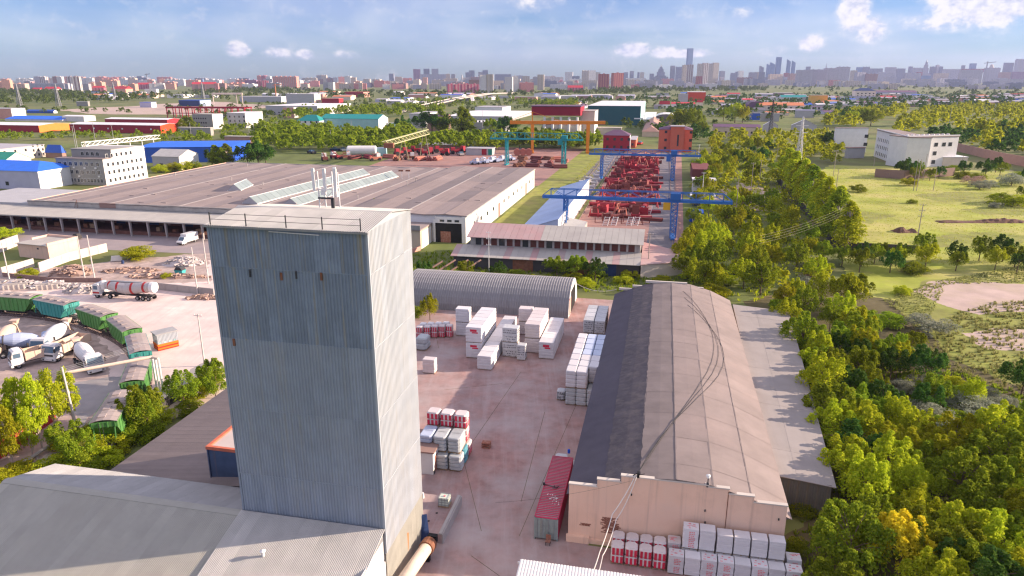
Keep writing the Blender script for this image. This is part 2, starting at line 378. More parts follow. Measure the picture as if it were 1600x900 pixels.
# warehouse
mat('wh_felt', (.30, .24, .225), .92, .10, .12, col2=(.27, .215, .20), amt2=.6, scale2=.05, rnd=.05, bump=.1, lane=(2, (.22, .18, .17), .6))
mat('wh_felt2', (.235, .195, .19), .92, .10, .12, col2=(.21, .175, .17), amt2=.6, scale2=.05, rnd=.05)
mat('wh_white', (.74, .72, .70), .85, .05, .4, col2=(.60, .55, .52), amt2=.35, scale2=.2)
mat('wh_parapet', (.42, .39, .36), .9, .15, .4, col2=(.30, .27, .25), amt2=.5, scale2=.3)
mat('wh_brick', (.20, .095, .075), .9, .2, 1, rnd=.1)
mat('canopy_roof', (.45, .42, .38), .9, .08, .3, col2=(.36, .33, .31), amt2=.5, scale2=.1)
mat('skylight', (.24, .29, .29), .3, .06, 1, rnd=.12)
mat('blue_door', (.025, .05, .14), .6, .15, 1)
mat('glass_dark', (.035, .04, .05), .15, .1, 1, spec=.6)
mat('glass_red', (.12, .04, .035), .3, .2, 1)
mat('turquoise', (.07, .42, .42), .6, .1, 1)
# sheds, houses
def q(n, c, **k): mat(n, c, k.pop('rough', .75), k.pop('var', .07), k.pop('scale', .3), rnd=k.pop('rnd', .05), **k)
q('white_wall', (.76, .74, .73)); q('cream_wall', (.74, .63, .52)); q('grey_wall', (.34, .32, .30)); q('grey_wall2', (.44, .43, .44)); q('pink_wall', (.66, .34, .28))
q('lilac_wall', (.50, .48, .60)); q('salmon_wall', (.58, .15, .09)); q('red_wall', (.36, .03, .045)); q('crimson_wall', (.30, .018, .04)); q('orange_wall', (.80, .22, .04)); q('redorange_wall', (.70, .07, .02))
q('dkgreen_wall', (.02, .10, .12)); q('teal_wall', (.35, .56, .56)); q('blue_wall', (.02, .10, .62)); q('blue_roof', (.03, .16, .70)); q('blue_roof2', (.04, .12, .50)); q('sky_roof', (.36, .46, .66))
q('green_roof', (.03, .28, .20)); q('teal_roof', (.02, .26, .25)); q('purple_roof', (.16, .09, .15)); q('red_roof', (.50, .04, .05)); q('orange_roof', (.68, .24, .11)); q('white_roof', (.74, .72, .74)); q('grey_roof', (.42, .40, .42)); q('dark_roof', (.13, .12, .14)); q('lilac_roof', (.40, .38, .46)); q('pinkish_roof', (.48, .30, .29), col2=(.42, .36, .34), amt2=.8, scale2=.08)
q('yellow_wall', (.74, .42, .08)); q('brown_wall', (.30, .19, .16)); q('beige_wall', (.60, .48, .36)); q('brick_brown', (.42, .25, .20))
q('crane_blue', (.035, .15, .44), rough=.5); q('crane_teal', (.02, .30, .34), rough=.5); q('crane_orange', (.72, .24, .02), rough=.5); q('crane_green', (.48, .47, .26), rough=.6); q('crane_yellow', (.72, .40, .03), rough=.5)
q('steel_red', (.27, .028, .04), island=.5); q('steel_salmon', (.42, .15, .11), island=.3); q('steel_brown', (.17, .05, .045), island=.4); q('steel_white', (.70, .68, .68))
# vehicles
q('wagon_green', (.10, .28, .075), rough=.6, streak=.7, scol=(.12, .15, .07)); q('wagon_teal', (.06, .33, .30), rough=.6, streak=.7, scol=(.08, .18, .16)); q('wagon_roof', (.36, .30, .285), rough=.85)
q('bogie', (.045, .038, .036)); q('truck_white', (.72, .70, .69), rough=.4); q('truck_cream', (.66, .49, .38), rough=.5); q('truck_blue', (.36, .42, .58), rough=.45); q('truck_red', (.48, .03, .03), rough=.45); q('tyre', (.02, .02, .022)); q('truck_dark', (.06, .055, .055)); q('windscreen', (.10, .16, .22), rough=.1)
q('booth_orange', (.75, .17, .02)); q('booth_red', (.55, .03, .02)); q('fence_red', (.52, .05, .05)); q('fence_dark', (.075, .07, .075)); q('pole_wood', (.40, .33, .28)); q('pole_concrete', (.58, .53, .50)); q('sleeper', (.16, .11, .09)); q('rail', (.25, .18, .16))
q('rubble_grey', (.50, .44, .42), rnd=.2, island=.35); q('rubble_brown', (.38, .26, .21), island=.4); q('bag_white', (.68, .68, .66))
q('bark', (.16, .11, .08)); q('bark_pale', (.52, .44, .38))
leafmat('leaf_green', (.16, .225, .018), (.36, .39, .03), .48); leafmat('leaf_bright', (.31, .36, .016), (.57, .54, .035), .48); leafmat('leaf_yellow', (.55, .40, .02), (.72, .50, .04), .45)
leafmat('leaf_dark', (.05, .12, .022), (.13, .20, .035)); leafmat('leaf_silver', (.22, .25, .17), (.42, .42, .32), .4); leafmat('leaf_far', (.09, .17, .03), (.20, .26, .05), .35); leafmat('leaf_pink', (.34, .20, .18), (.45, .32, .26))
leafmat('grass_blade', (.36, .40, .05), (.60, .54, .16), .45); leafmat('weed', (.24, .25, .07), (.40, .37, .16), .4)
mat('hangar_zinc', (.27, .26, .27), .6, .1, .4, metal=.2, rnd=.05)
mat('dark_soil', (.15, .085, .06), .95, .3, .5, bump=.5)
q('tank_grey', (.50, .45, .44), streak=.5, scol=(.3, .2, .18))
q('hopper_fill', (.55, .47, .43))
# ------------------------------------------------------------------ the setting: ground sheets
g = MB(); XS = [-14000, -3000, -800, -200, 0, 200, 800, 3000, 14000]
YS = [-13900, -3000, -300, 0, 200, 400, 800, 1600, 3000, 6000, 14000]
for i in range(len(XS)):
    for j in range(len(YS)): g.v.append((XS[i], YS[j], 0))
n = len(YS)
for i in range(len(XS) - 1):
    for j in range(n - 1): g.f.append((i*n+j, (i+1)*n+j, (i+1)*n+j+1, i*n+j+1)); g.m.append(0)
struct('ground', g, 'ground_mix')
def patch(name, pts, m, z, label=None, px=True, wob=0.0, sub=0):
    P = [G(u, v) if px else S(u, v) for u, v in pts]
    if sub:
        rw = random.Random(len(pts) * 31 + int(z * 1e4))
        for it in range(6 if wob > .9 else 4):           # ragged, fractal edges
            Q = []
            for i in range(len(P)):
                p, q_ = P[i], P[(i + 1) % len(P)]; L_ = math.dist(p, q_); am = min(wob * 4, L_ * .16) if it > 0 else min(wob * 2, L_ * .06)
                Q += [p, ((p[0] + q_[0]) / 2 + rw.uniform(-am, am), (p[1] + q_[1]) / 2 + rw.uniform(-am, am))]
            P = Q
    o = MB().flat(P, z).build(name, m); o['kind'] = 'structure'
    if label: o['label'] = label
    return o
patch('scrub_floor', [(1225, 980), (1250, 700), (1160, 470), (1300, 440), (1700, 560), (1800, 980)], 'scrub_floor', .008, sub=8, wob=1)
patch('yard', [(36, -48), (36, 15), (60, 15), (60, -5), (142, -5), (142, -48)], 'yard', .016, px=False)
yd = bpy.data.objects['yard']
for a0, b0, a1, b1 in ((112, -44, 120, -33), (118, -40, 108, -36), (92, -30, 96, -22), (101, -20, 74, -22), (74, -22, 60, -16), (60, -12, 98, -9.5), (125, -17, 128, -13), (88, -14, 66, -13), (56, -16, 48, -4)):
    p, q_ = S(a0, b0), S(a1, b1); MB().bar((*p, .017), (*q_, .017), .05, .012).build('slab_joint', 'scrub_floor', yd)
patch('dirt_yard', [(-160, 470), (-60, 430), (120, 415), (330, 398), (400, 430), (420, 560), (340, 640), (60, 720), (-300, 640)], 'dirt_yard', .012, sub=10, wob=.6)
patch('track_bed', [(-120, 480), (60, 488), (150, 520), (185, 560), (180, 620), (120, 700), (-40, 690), (-120, 560)], 'soil', .016, sub=6, wob=1.0)
patch('concrete_pad', [(115, 598), (190, 588), (185, 612), (128, 672), (118, 640)], 'grey_yard', .020, sub=4, wob=.3)
patch('concrete_pad', [(262, 600), (340, 560), (345, 600), (290, 640)], 'grey_yard', .016, sub=4, wob=.3)
patch('apron', [(156, -215), (160, -112), (186, -112), (186, -215)], 'apron', .016, px=False)
patch('rubble_floor', [(-160, 440), (-40, 420), (120, 415), (330, 395), (330, 440), (150, 446), (-160, 470)], 'soil', .018, sub=8, wob=1)
patch('road', [(172, -38), (172, -30), (520, -22), (520, -34)], 'asphalt', .016, px=False)
patch('verge', [(172, -52), (172, -38), (520, -34), (520, -52)], 'verge', .012, px=False)
patch('stockyard', [(168, -26), (168, 7), (470, 12), (470, -24)], 'red_ground', .016, px=False)
patch('crane_road', [(168, -3), (168, 4.5), (470, 8), (470, -1)], 'asphalt', .022, px=False)
patch('scrapyard', [(290, -150), (300, -52), (470, -50), (470, -160)], 'red_ground', .014, px=False)
patch('field', [(1240, 300), (1300, 258), (1420, 262), (1620, 270), (1700, 300), (1700, 420), (1480, 420), (1330, 392)], 'field', .012, sub=10, wob=1.5)
patch('dry_grass', [(1330, 400), (1480, 410), (1720, 400), (1720, 475), (1500, 460), (1400, 470), (1300, 440)], 'field', .014, sub=8, wob=1.2)
patch('dry_grass', [(1400, 470), (1440, 440), (1720, 430), (1720, 620), (1580, 600), (1480, 560)], 'verge', .015, sub=8, wob=1.2)
patch('dirt_path', [(1425, 455), (1475, 438), (1600, 444), (1720, 448), (1720, 500), (1600, 488), (1530, 492), (1465, 474)], 'dirt_path', .019, sub=8, wob=1.2)
patch('dirt_path', [(1500, 520), (1560, 512), (1650, 520), (1720, 530), (1720, 560), (1620, 552), (1540, 545)], 'dirt_path', .019, sub=8, wob=1.2)
patch('dirt_path', [(1110, 300), (1150, 285), (1220, 300), (1200, 330), (1140, 330)], 'dirt_path', .014, sub=5, wob=1.2)
patch('dry_clearing', [(150, 168), (330, 158), (420, 166), (300, 180), (160, 178), (80, 172)], 'dirt_path', .012, sub=5, wob=6)
for P_ in ([(1430, 306), (1500, 300), (1600, 303), (1660, 312), (1560, 318), (1470, 315)], [(1340, 272), (1420, 268), (1470, 275), (1400, 282)], [(1500, 327), (1600, 321), (1680, 328), (1600, 337), (1530, 334)], [(1300, 340), (1350, 330), (1400, 336), (1360, 350)], [(1420, 380), (1520, 362), (1640, 372), (1560, 392)]): patch('tall_grass', P_, 'verge', .02, sub=8, wob=1.5)
# heaps of dark soil in the field
def heap(name, label, u0, u1, v, h, m, cat='heap', seed=1, kind=None):
    rng = random.Random(seed); p0 = Vector((*G(u0, v), 0)); p1 = Vector((*G(u1, v), 0)); L_ = (p1 - p0).length; nx, ny = max(8, int(L_ / 1.2)), 7
    mb = MB(); wd = max(1.5, h * 1.6)
    for i in range(nx + 1):
        for j in range(ny + 1):
            s, t = i / nx, j / ny * 2 - 1
            e = max(0, 1 - t * t) * (1 - (2 * s - 1) ** 6) * (.65 + .35 * math.sin(s * 9 + seed))
            mb.v.append((s * L_ - L_ / 2 + rng.uniform(-.3, .3), t * wd + rng.uniform(-.25, .25), -.05 + h * e * rng.uniform(.75, 1.2)))
    for i in range(nx):
        for j in range(ny): mb.f.append((i*(ny+1)+j, (i+1)*(ny+1)+j, (i+1)*(ny+1)+j+1, i*(ny+1)+j+1)); mb.m.append(0)
    c = (p0 + p1) / 2; d = p1 - p0
    return mb.build(name, m, loc=tuple(c), rz=math.atan2(d.y, d.x), label=label, cat=cat)
heap('soil_heap', 'long low ridge of dark soil across the field', 1462, 1620, 347, 1.3, 'dark_soil', seed=2)
heap('soil_heap', 'short mound of dark soil beside the pole with crossarms', 1395, 1430, 362, 1.5, 'dark_soil', seed=5)
# ------------------------------------------------------------------ corrugated sheets
def corr(w, h, pitch=.28, dep=.05):          # lies in the x-z plane, ribs upright, outside towards -y
    n = max(1, round(w / pitch)); p = w / n; xs = []
    for i in range(n):
        o = i * p; xs += [(o, 0), (o + .28 * p, 0), (o + .42 * p, -dep), (o + .86 * p, -dep)]
    xs.append((w, 0)); mb = MB()
    for x, y in xs: mb.v += [(x, y, 0), (x, y, h)]
    for i in range(len(xs) - 1): mb.f.append((2*i, 2*i+2, 2*i+3, 2*i+1)); mb.m.append(0)
    return mb
def clad(parent, w, tiers, mats, org, ang, sw, pitch=.28, name='cladding_sheet', tilt=0.0, dep=.05):
    """a wall of separate sheets; tiers: list of (z0, z1, material)"""
    n = max(1, round(w / sw)); sw = w / n; C = {}
    for k, (z0, z1, m) in enumerate(tiers):
        for i in range(n):
            key = (round(z1 - z0, 2), m)
            if key not in C: C[key] = corr(sw + .0, z1 - z0 + .06, pitch, dep).mesh(name, m, fix=False)
            o = ob(name, C[key], parent)
            dx, dy = math.cos(ang), math.sin(ang); out = (dy, -dx)
            e = .004 * ((i + k) % 3) + .012 * k % .03
            o.location = (org[0] + dx * sw * i + out[0] * e, org[1] + dy * sw * i + out[1] * e, z0)
            o.rotation_euler = (tilt, 0, ang)
# ------------------------------------------------------------------ the corrugated tower
TW, TD, TH = 13.3, 9.4, 34.0
T = thing('corrugated_tower', 'tall windowless tower clad in blue-grey corrugated sheets, rising in the foreground', 'tower', S(47.8, -34.6), RZ)
MB().box(.05, TW - .05, .05, TD - .05, 0, TH - .05).build('core', 'steel_grey', T)
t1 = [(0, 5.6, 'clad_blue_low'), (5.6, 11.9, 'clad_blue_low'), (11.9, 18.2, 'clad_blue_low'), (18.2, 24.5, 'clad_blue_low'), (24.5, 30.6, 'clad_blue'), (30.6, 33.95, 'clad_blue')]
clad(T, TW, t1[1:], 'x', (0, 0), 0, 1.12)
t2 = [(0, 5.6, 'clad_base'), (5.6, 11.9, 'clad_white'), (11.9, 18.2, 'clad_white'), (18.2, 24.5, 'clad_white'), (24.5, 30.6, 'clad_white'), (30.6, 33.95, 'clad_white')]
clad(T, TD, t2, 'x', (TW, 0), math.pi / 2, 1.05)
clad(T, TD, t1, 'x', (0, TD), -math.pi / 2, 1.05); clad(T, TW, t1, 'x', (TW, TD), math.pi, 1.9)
MB().add([(TW, 0, TH - .08), (TW, TD, TH - .08), (TW, TD / 2, TH + .58), (TW + .02, 0, TH - .08), (TW + .02, TD, TH - .08), (TW + .02, TD / 2, TH + .58)], [(0, 1, 2), (5, 4, 3), (0, 3, 4, 1), (1, 4, 5, 2), (2, 5, 3, 0)]).build('gable', 'clad_white', T)
MB().add([(0, 0, TH - .08), (0, TD, TH - .08), (0, TD / 2, TH + .58)], [(0, 1, 2)]).build('gable', 'clad_blue', T)
def roofsheets(parent, w, y0, z0, y1, z1, sw, m, name='roof_sheet', pitch=.2, x0=0.0, dep=.035, seed=0):
    n = max(1, round(w / sw)); sw = w / n; L_ = math.hypot(y1 - y0, z1 - z0); an = math.atan2(z1 - z0, y1 - y0)
    me = corr(sw, L_, pitch, dep).mesh(name, m, fix=False)
    for i in range(n):
        o = ob(name, me, parent); e = .006 * (i % 2)
        o.location = (x0 + i * sw, y0, z0 + e); o.rotation_euler = (an - math.pi / 2, 0, 0)
roofsheets(T, TW + .5, -.3, TH - .02, TD / 2, TH + .65, 1.15, 'roof_zinc_pale', x0=-.25)
roofsheets(T, TW + .5, TD + .3, TH - .02, TD / 2, TH + .65, 1.15, 'roof_zinc_pale', x0=-.25)
MB().sheet([(TD/2 - .35, TH + .61), (TD/2, TH + .70), (TD/2 + .35, TH + .61)], -.27, TW + .27, .03, axis='x').build('ridge_cap', 'roof_zinc_pale', T)
MB().box(-.25, TW + .25, -.36, -.28, TH - .16, TH - .04).build('gutter', 'steel_grey', T)
for x, y0, y1 in ((-.02, 0, 0), (TW + .03, 0, 0)): MB().box(x - .09, x + .09, -.08, .10, 5.7, TH - .1).build('corner_flashing', 'clad_blue_low' if x < 1 else 'clad_white', T)
for z in (11.9, 18.2, 24.5, 30.6):
    MB().box(.02, TW - .02, -.072, -.03, z - .02, z + .05).build('lap_seam', 'clad_blue_low' if z < 24 else 'clad_blue', T); MB().box(TW + .03, TW + .072, .02, TD - .02, z - .02, z + .05).build('lap_seam', 'clad_white', T)
for x in (.3, 3.4, 6.8, 9.8, 12.9): MB().bar((x, -.1, TH), (x, -.1, TH + 1.0), .07, m=0).build('railing_post', 'dark_metal', T)
for z in (.45, .9): MB().bar((.3, -.1, TH + z), (12.9, -.1, TH + z), .03).build('railing_wire', 'dark_metal', T)
MB().bar((5.3, -.12, TH - .32), (9.5, -.12, TH - .42), .07).build('conduit', 'steel_white', T)
for x, z, w in ((3.2, 29.9, .12), (5.9, 29.8, .17), (9.3, 30.0, .16), (1.0, 23.9, .2), (7.2, 30, .12)): MB().box(x, x + w, -.14, -.03, z, z + .62).build('bracket', 'rust' if w > .14 else 'dark_metal', T)
MB().add([(TW + .07, 4.9, 4.2), (TW + .07, 5.25, 4.0), (TW + .07, 5.05, 2.3), (TW + .07, 4.95, 2.2)], [(0, 1, 2, 3)]).build('rust_stain', 'orange_rust', T)
MB().add([(TW + .02, 8.2, 0), (TW + .9, 8.9, 0), (TW + .5, 9.2, 3.4), (TW + .02, 9.0, 3.4)], [(0, 1, 2, 3)]).build('tarpaulin_flap', 'blue_door', T)
# antenna mast on the tower roof
AN = thing('antenna_mast', 'cell antenna rack with white panels standing on the tower roof', 'antenna', (*S(47.8 + 6.6, -34.6 + 6.8), TH + .3), RZ)
for x in (-.55, .75): MB().bar((x, 0, 0), (x, 0, 3.2), .09).build('post', 'steel_white', AN); MB().bar((x, 1.1, 0), (x, 1.1, 3.0), .09).build('post', 'steel_white', AN)
MB().bar((-.6, 0, .2), (.8, 0, 1.6), .05).bar((-.6, 0, 1.7), (.8, 0, 1.7), .07).bar((-.6, 0, .9), (.8, 0, .9), .05).bar((-.55, 0, 1.7), (-.55, 1.1, 1.7), .06).bar((.75, 0, 1.7), (.75, 1.1, 1.7), .06).build('brace', 'steel_white', AN)
MB().box(-.62, .82, -.1, .05, .86, 1.0).box(.55, .8, -.1, .1, 0, .9).build('crossbeam', 'dark_metal', AN)
for x, y, t in ((-.85, -.1, .06), (.15, -.15, .02), (.55, .9, -.02), (1.05, -.1, -.05)):
    MB().frus(x - .13, x + .13, y - .07, y + .07, 1.55, x - .13 - t, x + .13 - t, y - .07, y + .07, 3.45).build('panel_antenna', 'white_paint', AN)
MB().box(-.3, .15, -.12, .1, 1.2, 1.7).build('equipment_box', 'white_paint', AN); MB().box(.6, 1.0, .2, .5, 1.0, 1.5).build('equipment_box', 'steel_white', AN)

# ------------------------------------------------------------------ low sheds round the tower
sh = thing('front_shed', 'low shed with long grey sheet-metal ridge roof left of the tower', 'shed', S(47.5, -60), RZ)
W_ = 25.2
MB().box(.2, W_ - .05, -10.5, 5.2, 0, 5.0).build('wall', 'clad_base', sh)
roofsheets(sh, W_, -11.5, 4.9, 0, 8.0, 1.0, 'roof_olive', pitch=.17, dep=.025)
roofsheets(sh, W_, 5.6, 6.5, 0, 8.0, 1.0, 'roof_zinc', pitch=.17, dep=.025)
MB().sheet([(-.4, 7.95), (0, 8.06), (.4, 8.0)], 0, W_, .03, axis='x').build('ridge_cap', 'roof_olive', sh)
MB().prism([(-11.3, 4.85), (0, 7.9), (5.4, 6.45), (5.4, 4.9)], .05, W_ - .1, axis='x').build('roof_core', 'steel_grey', sh)
sh = thing('tower_annex', 'pale ribbed metal lean-to roof at the foot of the tower', 'shed', S(47.75, -34.8), RZ)
MB().box(.15, 13.45, -11, -.1, 0, 4.9).build('wall', 'white_wall', sh)
MB().box(13.44, 13.50, -11.2, -.5, 4.9, 7.2).build('fascia', 'white_paint', sh)
roofsheets(sh, 13.6, -11.5, 5.2, -.12, 8.15, 1.05, 'roof_zinc_pale', pitch=.15, dep=.025)
MB().prism([(-11.3, 5.1), (-.2, 8.02), (-.2, 5.2), (-11.3, 4.85)], .1, 13.42, axis='x').build('roof_core', 'steel_grey', sh)
MB().tube([(4.5, -4.2, 7.1), (4.5, -4.2, 7.5)], .12, 8).tube([(4.5, -4.2, 7.5), (4.5, -4.2, 7.62), (4.5, -4.2, 7.75)], [.22, .26, .05], 10).build('vent', 'white_paint', sh)
sh = thing('rear_shed', 'low wide shed with ribbed grey-pink roof behind the front shed', 'shed', S(54, -57), RZ)
MB().prism([(.3, 0), (21.6, 0), (21.6, 6.2), (.3, 3.7)], .2, 25.8, axis='y').build('wall', 'clad_base', sh)
L_ = math.hypot(22, 2.6); an = math.atan2(2.6, 22); me = corr(1.04, L_, .26, .03).mesh('roof_sheet', 'felt_pink', fix=False)
for i in range(26):
    o = ob('roof_sheet', me, sh); o.location = (0, (i + 1) * 1.0, 3.9 + .006 * (i % 2)); o.rotation_euler = (R(90), 0, 0)
    o.matrix_local = Matrix.Translation((0, 1.0 * i + 1.02, 3.9 + .006 * (i % 2))) @ Matrix.Rotation(-an, 4, 'Y') @ Matrix.Rotation(-math.pi / 2, 4, 'Z') @ Matrix.Rotation(-math.pi / 2, 4, 'X')
hp = thing('steel_hopper', 'dark blue steel hopper with orange rim on the rear shed roof', 'hopper', (*S(55.6, -43.6), 4.6), RZ)
MB().box(0, 8, 0, 6.3, 0, 4.3).build('tank', 'hopper_blue', hp)
for x0, x1, y0, y1 in ((-.12, 8.1, -.12, .2), (-.12, .25, .2, 6.1), (-.12, 8.1, 6.1, 6.4)): MB().box(x0, x1, y0, y1, 4.15, 4.5).build('rim', 'hopper_rim', hp)
MB().box(.25, 8, .2, 6.1, 4.3, 4.34).build('fill', 'hopper_fill', hp)
for x in (.02, 7.9): MB().bar((x, -.05, 0), (x, -.05, 4.2), .12).build('edge_rib', 'hopper_blue', hp)

# ------------------------------------------------------------------ the long barn
A0, A1 = 60.5, 129.0
BP = [(-7.3, 5.25), (-3.7, 6.85), (-.2, 7.95), (3.2, 8.25), (6.6, 8.02), (10.2, 7.05), (13.9, 5.35)]
bn = thing('long_barn', 'long barn with low felt-covered curved roof and salmon stepped gable', 'barn', S(A0, 0), RZ); LB = A1 - A0
MB().box(-6.9, 13.5, .3, LB, 0, 5.3).build('wall', 'salmon_plaster', bn)
MB().prism([(x, z - .06) for x, z in BP] + [(13.4, 5.1), (-6.8, 5.0)], .3, LB - .1).build('roof_core', 'felt_seam', bn)
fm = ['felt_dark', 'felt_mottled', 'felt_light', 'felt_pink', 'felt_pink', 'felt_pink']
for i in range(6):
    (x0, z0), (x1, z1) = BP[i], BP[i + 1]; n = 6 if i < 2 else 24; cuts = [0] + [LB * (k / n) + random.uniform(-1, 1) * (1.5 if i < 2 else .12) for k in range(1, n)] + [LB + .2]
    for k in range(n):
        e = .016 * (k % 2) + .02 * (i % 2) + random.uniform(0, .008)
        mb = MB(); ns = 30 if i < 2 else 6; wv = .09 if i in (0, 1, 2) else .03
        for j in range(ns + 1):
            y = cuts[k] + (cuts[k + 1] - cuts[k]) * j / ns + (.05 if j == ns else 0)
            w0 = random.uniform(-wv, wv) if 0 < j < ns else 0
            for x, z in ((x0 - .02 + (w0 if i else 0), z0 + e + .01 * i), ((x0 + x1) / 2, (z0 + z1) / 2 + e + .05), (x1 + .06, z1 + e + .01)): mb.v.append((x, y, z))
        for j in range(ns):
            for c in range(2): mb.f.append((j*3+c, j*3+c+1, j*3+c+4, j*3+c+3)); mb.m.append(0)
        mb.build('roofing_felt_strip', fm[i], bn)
for i in (3, 4, 5):
    x, z = BP[i]; MB().box(x - .07, x + .07, .1, LB, z + .035, z + .06).build('felt_seam', 'felt_light' if i > 2 else 'felt_seam', bn)
# stepped gable wall, one block per step
steps = [(-7.05, -4.3, 6.45), (-4.3, -2.0, 7.3), (-2.0, 6.2, 8.0), (6.2, 8.1, 7.85), (8.1, 10.4, 7.35), (10.4, 13.4, 6.75)]
for x0, x1, z in steps:
    MB().box(x0, x1, 0, .32, 0, z).build('gable_step', 'salmon_plaster', bn)
    MB().box(x0 - .05, x1 + .05, -.06, .38, z, z + .12).build('coping', 'concrete_pale', bn)
MB().box(-7.2, -4.9, -.35, 0, 0, .75).box(-4.9, -1.8, -.2, 0, 0, .5).build('plinth', 'salmon_plaster', bn)
rb = random.Random(3)
def bricks(x0, x1, z0, z1, holes=.15):
    z = z0; r = 0
    while z < z1:
        x = x0 + (.13 if r % 2 else 0) + rb.uniform(-.25, .2)
        while x < x1 + rb.uniform(-.3, .25):
            if rb.random() > holes: ob('brick', BRK, bn, (x, -.012 + rb.uniform(-.008, .008), z))
            x += .27
        z += .1; r += 1
BRK = MB().box(0, .25, -.02, .06, 0, .085).mesh('brick', 'brick_patch')
bricks(-3.7, -2.2, 2.3, 3.2); bricks(-3.6, -2.0, 1.4, 2.3, .05); bricks(-5.9, -4.8, 1.9, 2.15); bricks(-2.0, -1.2, .6, .95)
MB().box(8.02, 8.08, -.04, 0, 1.2, 7.6).build('downpipe', 'rust', bn)
for x, z in ((6.0, 5.2), (6.1, 3.9), (12.7, 5.2), (-1.0, 6.0)): MB().box(x, x + .12, -.1, 0, z, z + .2).build('hook', 'dark_metal', bn)
lamp = thing('flood_lamp', 'small white floodlight on a bracket on top of the salmon gable', 'lamp', (*S(A0 + .1, 6.1), 7.85), RZ)
MB().bar((0, 0, 0), (0, 0, .9), .09).box(-.12, .12, -.15, .15, 0, .35).build('bracket', 'dark_metal', lamp)
MB().tube([(0, -.12, .95), (0, .0, 1.05), (0, .15, 1.1)], [.08, .2, .22], 10).build('lamp_head', 'white_paint', lamp)
bk = thing('cable_bracket', 'dark cable bracket on the peak of the salmon gable', 'bracket', (*S(A0 + .1, -.4), 8.05), RZ)
MB().box(-.12, .12, -.2, .2, 0, .5).bar((-.5, 0, .1), (0, 0, .45), .06).bar((0, -.15, .3), (.6, -.15, .5), .05).build('bracket_body', 'black', bk)
# far gable coping
for x0, x1, z in ((-6.5, -4, 6.6), (-4, -1.6, 7.3), (-1.6, 6, 8.35), (6, 9, 7.6)): MB().box(x0, x1, LB - .25, LB + .2, z - .3, z + .1).build('coping', 'concrete_pale', bn)
# lean-to
lt = thing('barn_lean_to', 'flat grey lean-to roof along the right side of the long barn', 'lean-to', S(70, 13.6), RZ)
MB().add([(0, .3, 0), (6.0, 0, 0), (10.6, 60, 0), (1.0, 60, 0), (0, .3, 4.3), (6.0, 0, 3.7), (10.6, 60, 3.7), (1.0, 60, 4.3)], [(0,1,5,4),(1,2,6,5),(2,3,7,6),(3,0,4,7)]).build('wall_core', 'leanto_wall', lt)
clad(lt, 6.0, [(0, 3.85, 'leanto_wall')], 'x', (0, .28), -.05, 1.0)
n = 10
for i in range(n):
    for j in range(2):
        y0, y1 = 60 * i / n, 60 * (i + 1) / n
        def X(y, t): return (0 + 1.0 * y / 60) * (1 - t) + (6.4 + 4.6 * y / 60) * t
        t0, t1 = (0, .42) if j == 0 else (.40, 1); e = .01 * (i % 2) + .012 * j
        f = lambda y, t: (X(y, t), y - .25 * t, 4.42 - .62 * t + e)
        mb = MB().add([f(y0, t0), f(y0, t1), f(y1 + .08, t1), f(y1 + .08, t0)], [(0, 1, 2, 3)]); mb.v += [(x, y, z - .08) for x, y, z in mb.v]; mb.f += [(4,7,6,5),(0,4,5,1),(1,5,6,2),(2,6,7,3),(3,7,4,0)]; mb.m += [0] * 5
        mb.build('roof_panel', 'leanto_roof', lt)
# cables over the barn roof
def cable(name, label, pts, r, m, sag=0.0, seg=14, cat='cable'):
    mb = MB(); P = []
    for i in range(len(pts) - 1):
        p, q_ = Vector(pts[i]), Vector(pts[i + 1])
        for k in range(seg + (i == len(pts) - 2)):
            t = k / seg; w = p.lerp(q_, t); w.z -= sag * 4 * t * (1 - t); P.append(w)
    return mb.tube(P, r, 5).build(name, m, label=label, cat=cat)
def SZ(a, b, z): return (*S(a, b), z)
def roofz(b):
    for (x0, z0), (x1, z1) in zip(BP, BP[1:]):
        if x0 <= b <= x1: return z0 + (z1 - z0) * (b - x0) / (x1 - x0) + .12
    return 5.5
def rp(a, b): return SZ(a, b, roofz(b))
for k, d in enumerate((0, .55, 1.2)):
    cable('roof_cable', ['upper', 'middle', 'lower'][k] + ' of the black cables curving over the barn roof', [SZ(60.7, -.4, 8.5)] + [rp(60.7 + 66 * t, -.4 + (9.6 + d) * math.sin(math.pi * min(1, t * (.86 + .05 * k)) ** 1.15) ** (1.0 + .12 * k)) for t in [.06 * q_ for q_ in range(1, 17 - k)]], .022, 'cable', seg=3)
cable('loose_cable', 'thin black cable sagging off the far corner of the barn', [SZ(128, -7, 6.6), SZ(135, -16, 5.6)], .035, 'wire_white', 1.0)
cable('hanging_cable', 'pale twisted cable running down the salmon gable to the awning', [SZ(60.4, -.7, 8.2), SZ(58.5, -2.6, 5.0), SZ(54.5, -3.4, 3.6), SZ(51, -4.0, 3.2)], .045, 'wire_white', .25)
cable('hanging_cable', 'second pale cable beside the twisted one on the salmon gable', [SZ(60.35, -.55, 8.2), SZ(58.2, -2.2, 4.7), SZ(54.2, -3.1, 3.5), SZ(50, -3.6, 3.1)], .04, 'wire_white', .5)
cable('gable_wire', 'long thin wire from the barn gable across the container', [SZ(60.3, -.6, 7.9), SZ(58, -14, 5.0)], .009, 'cable', .4)
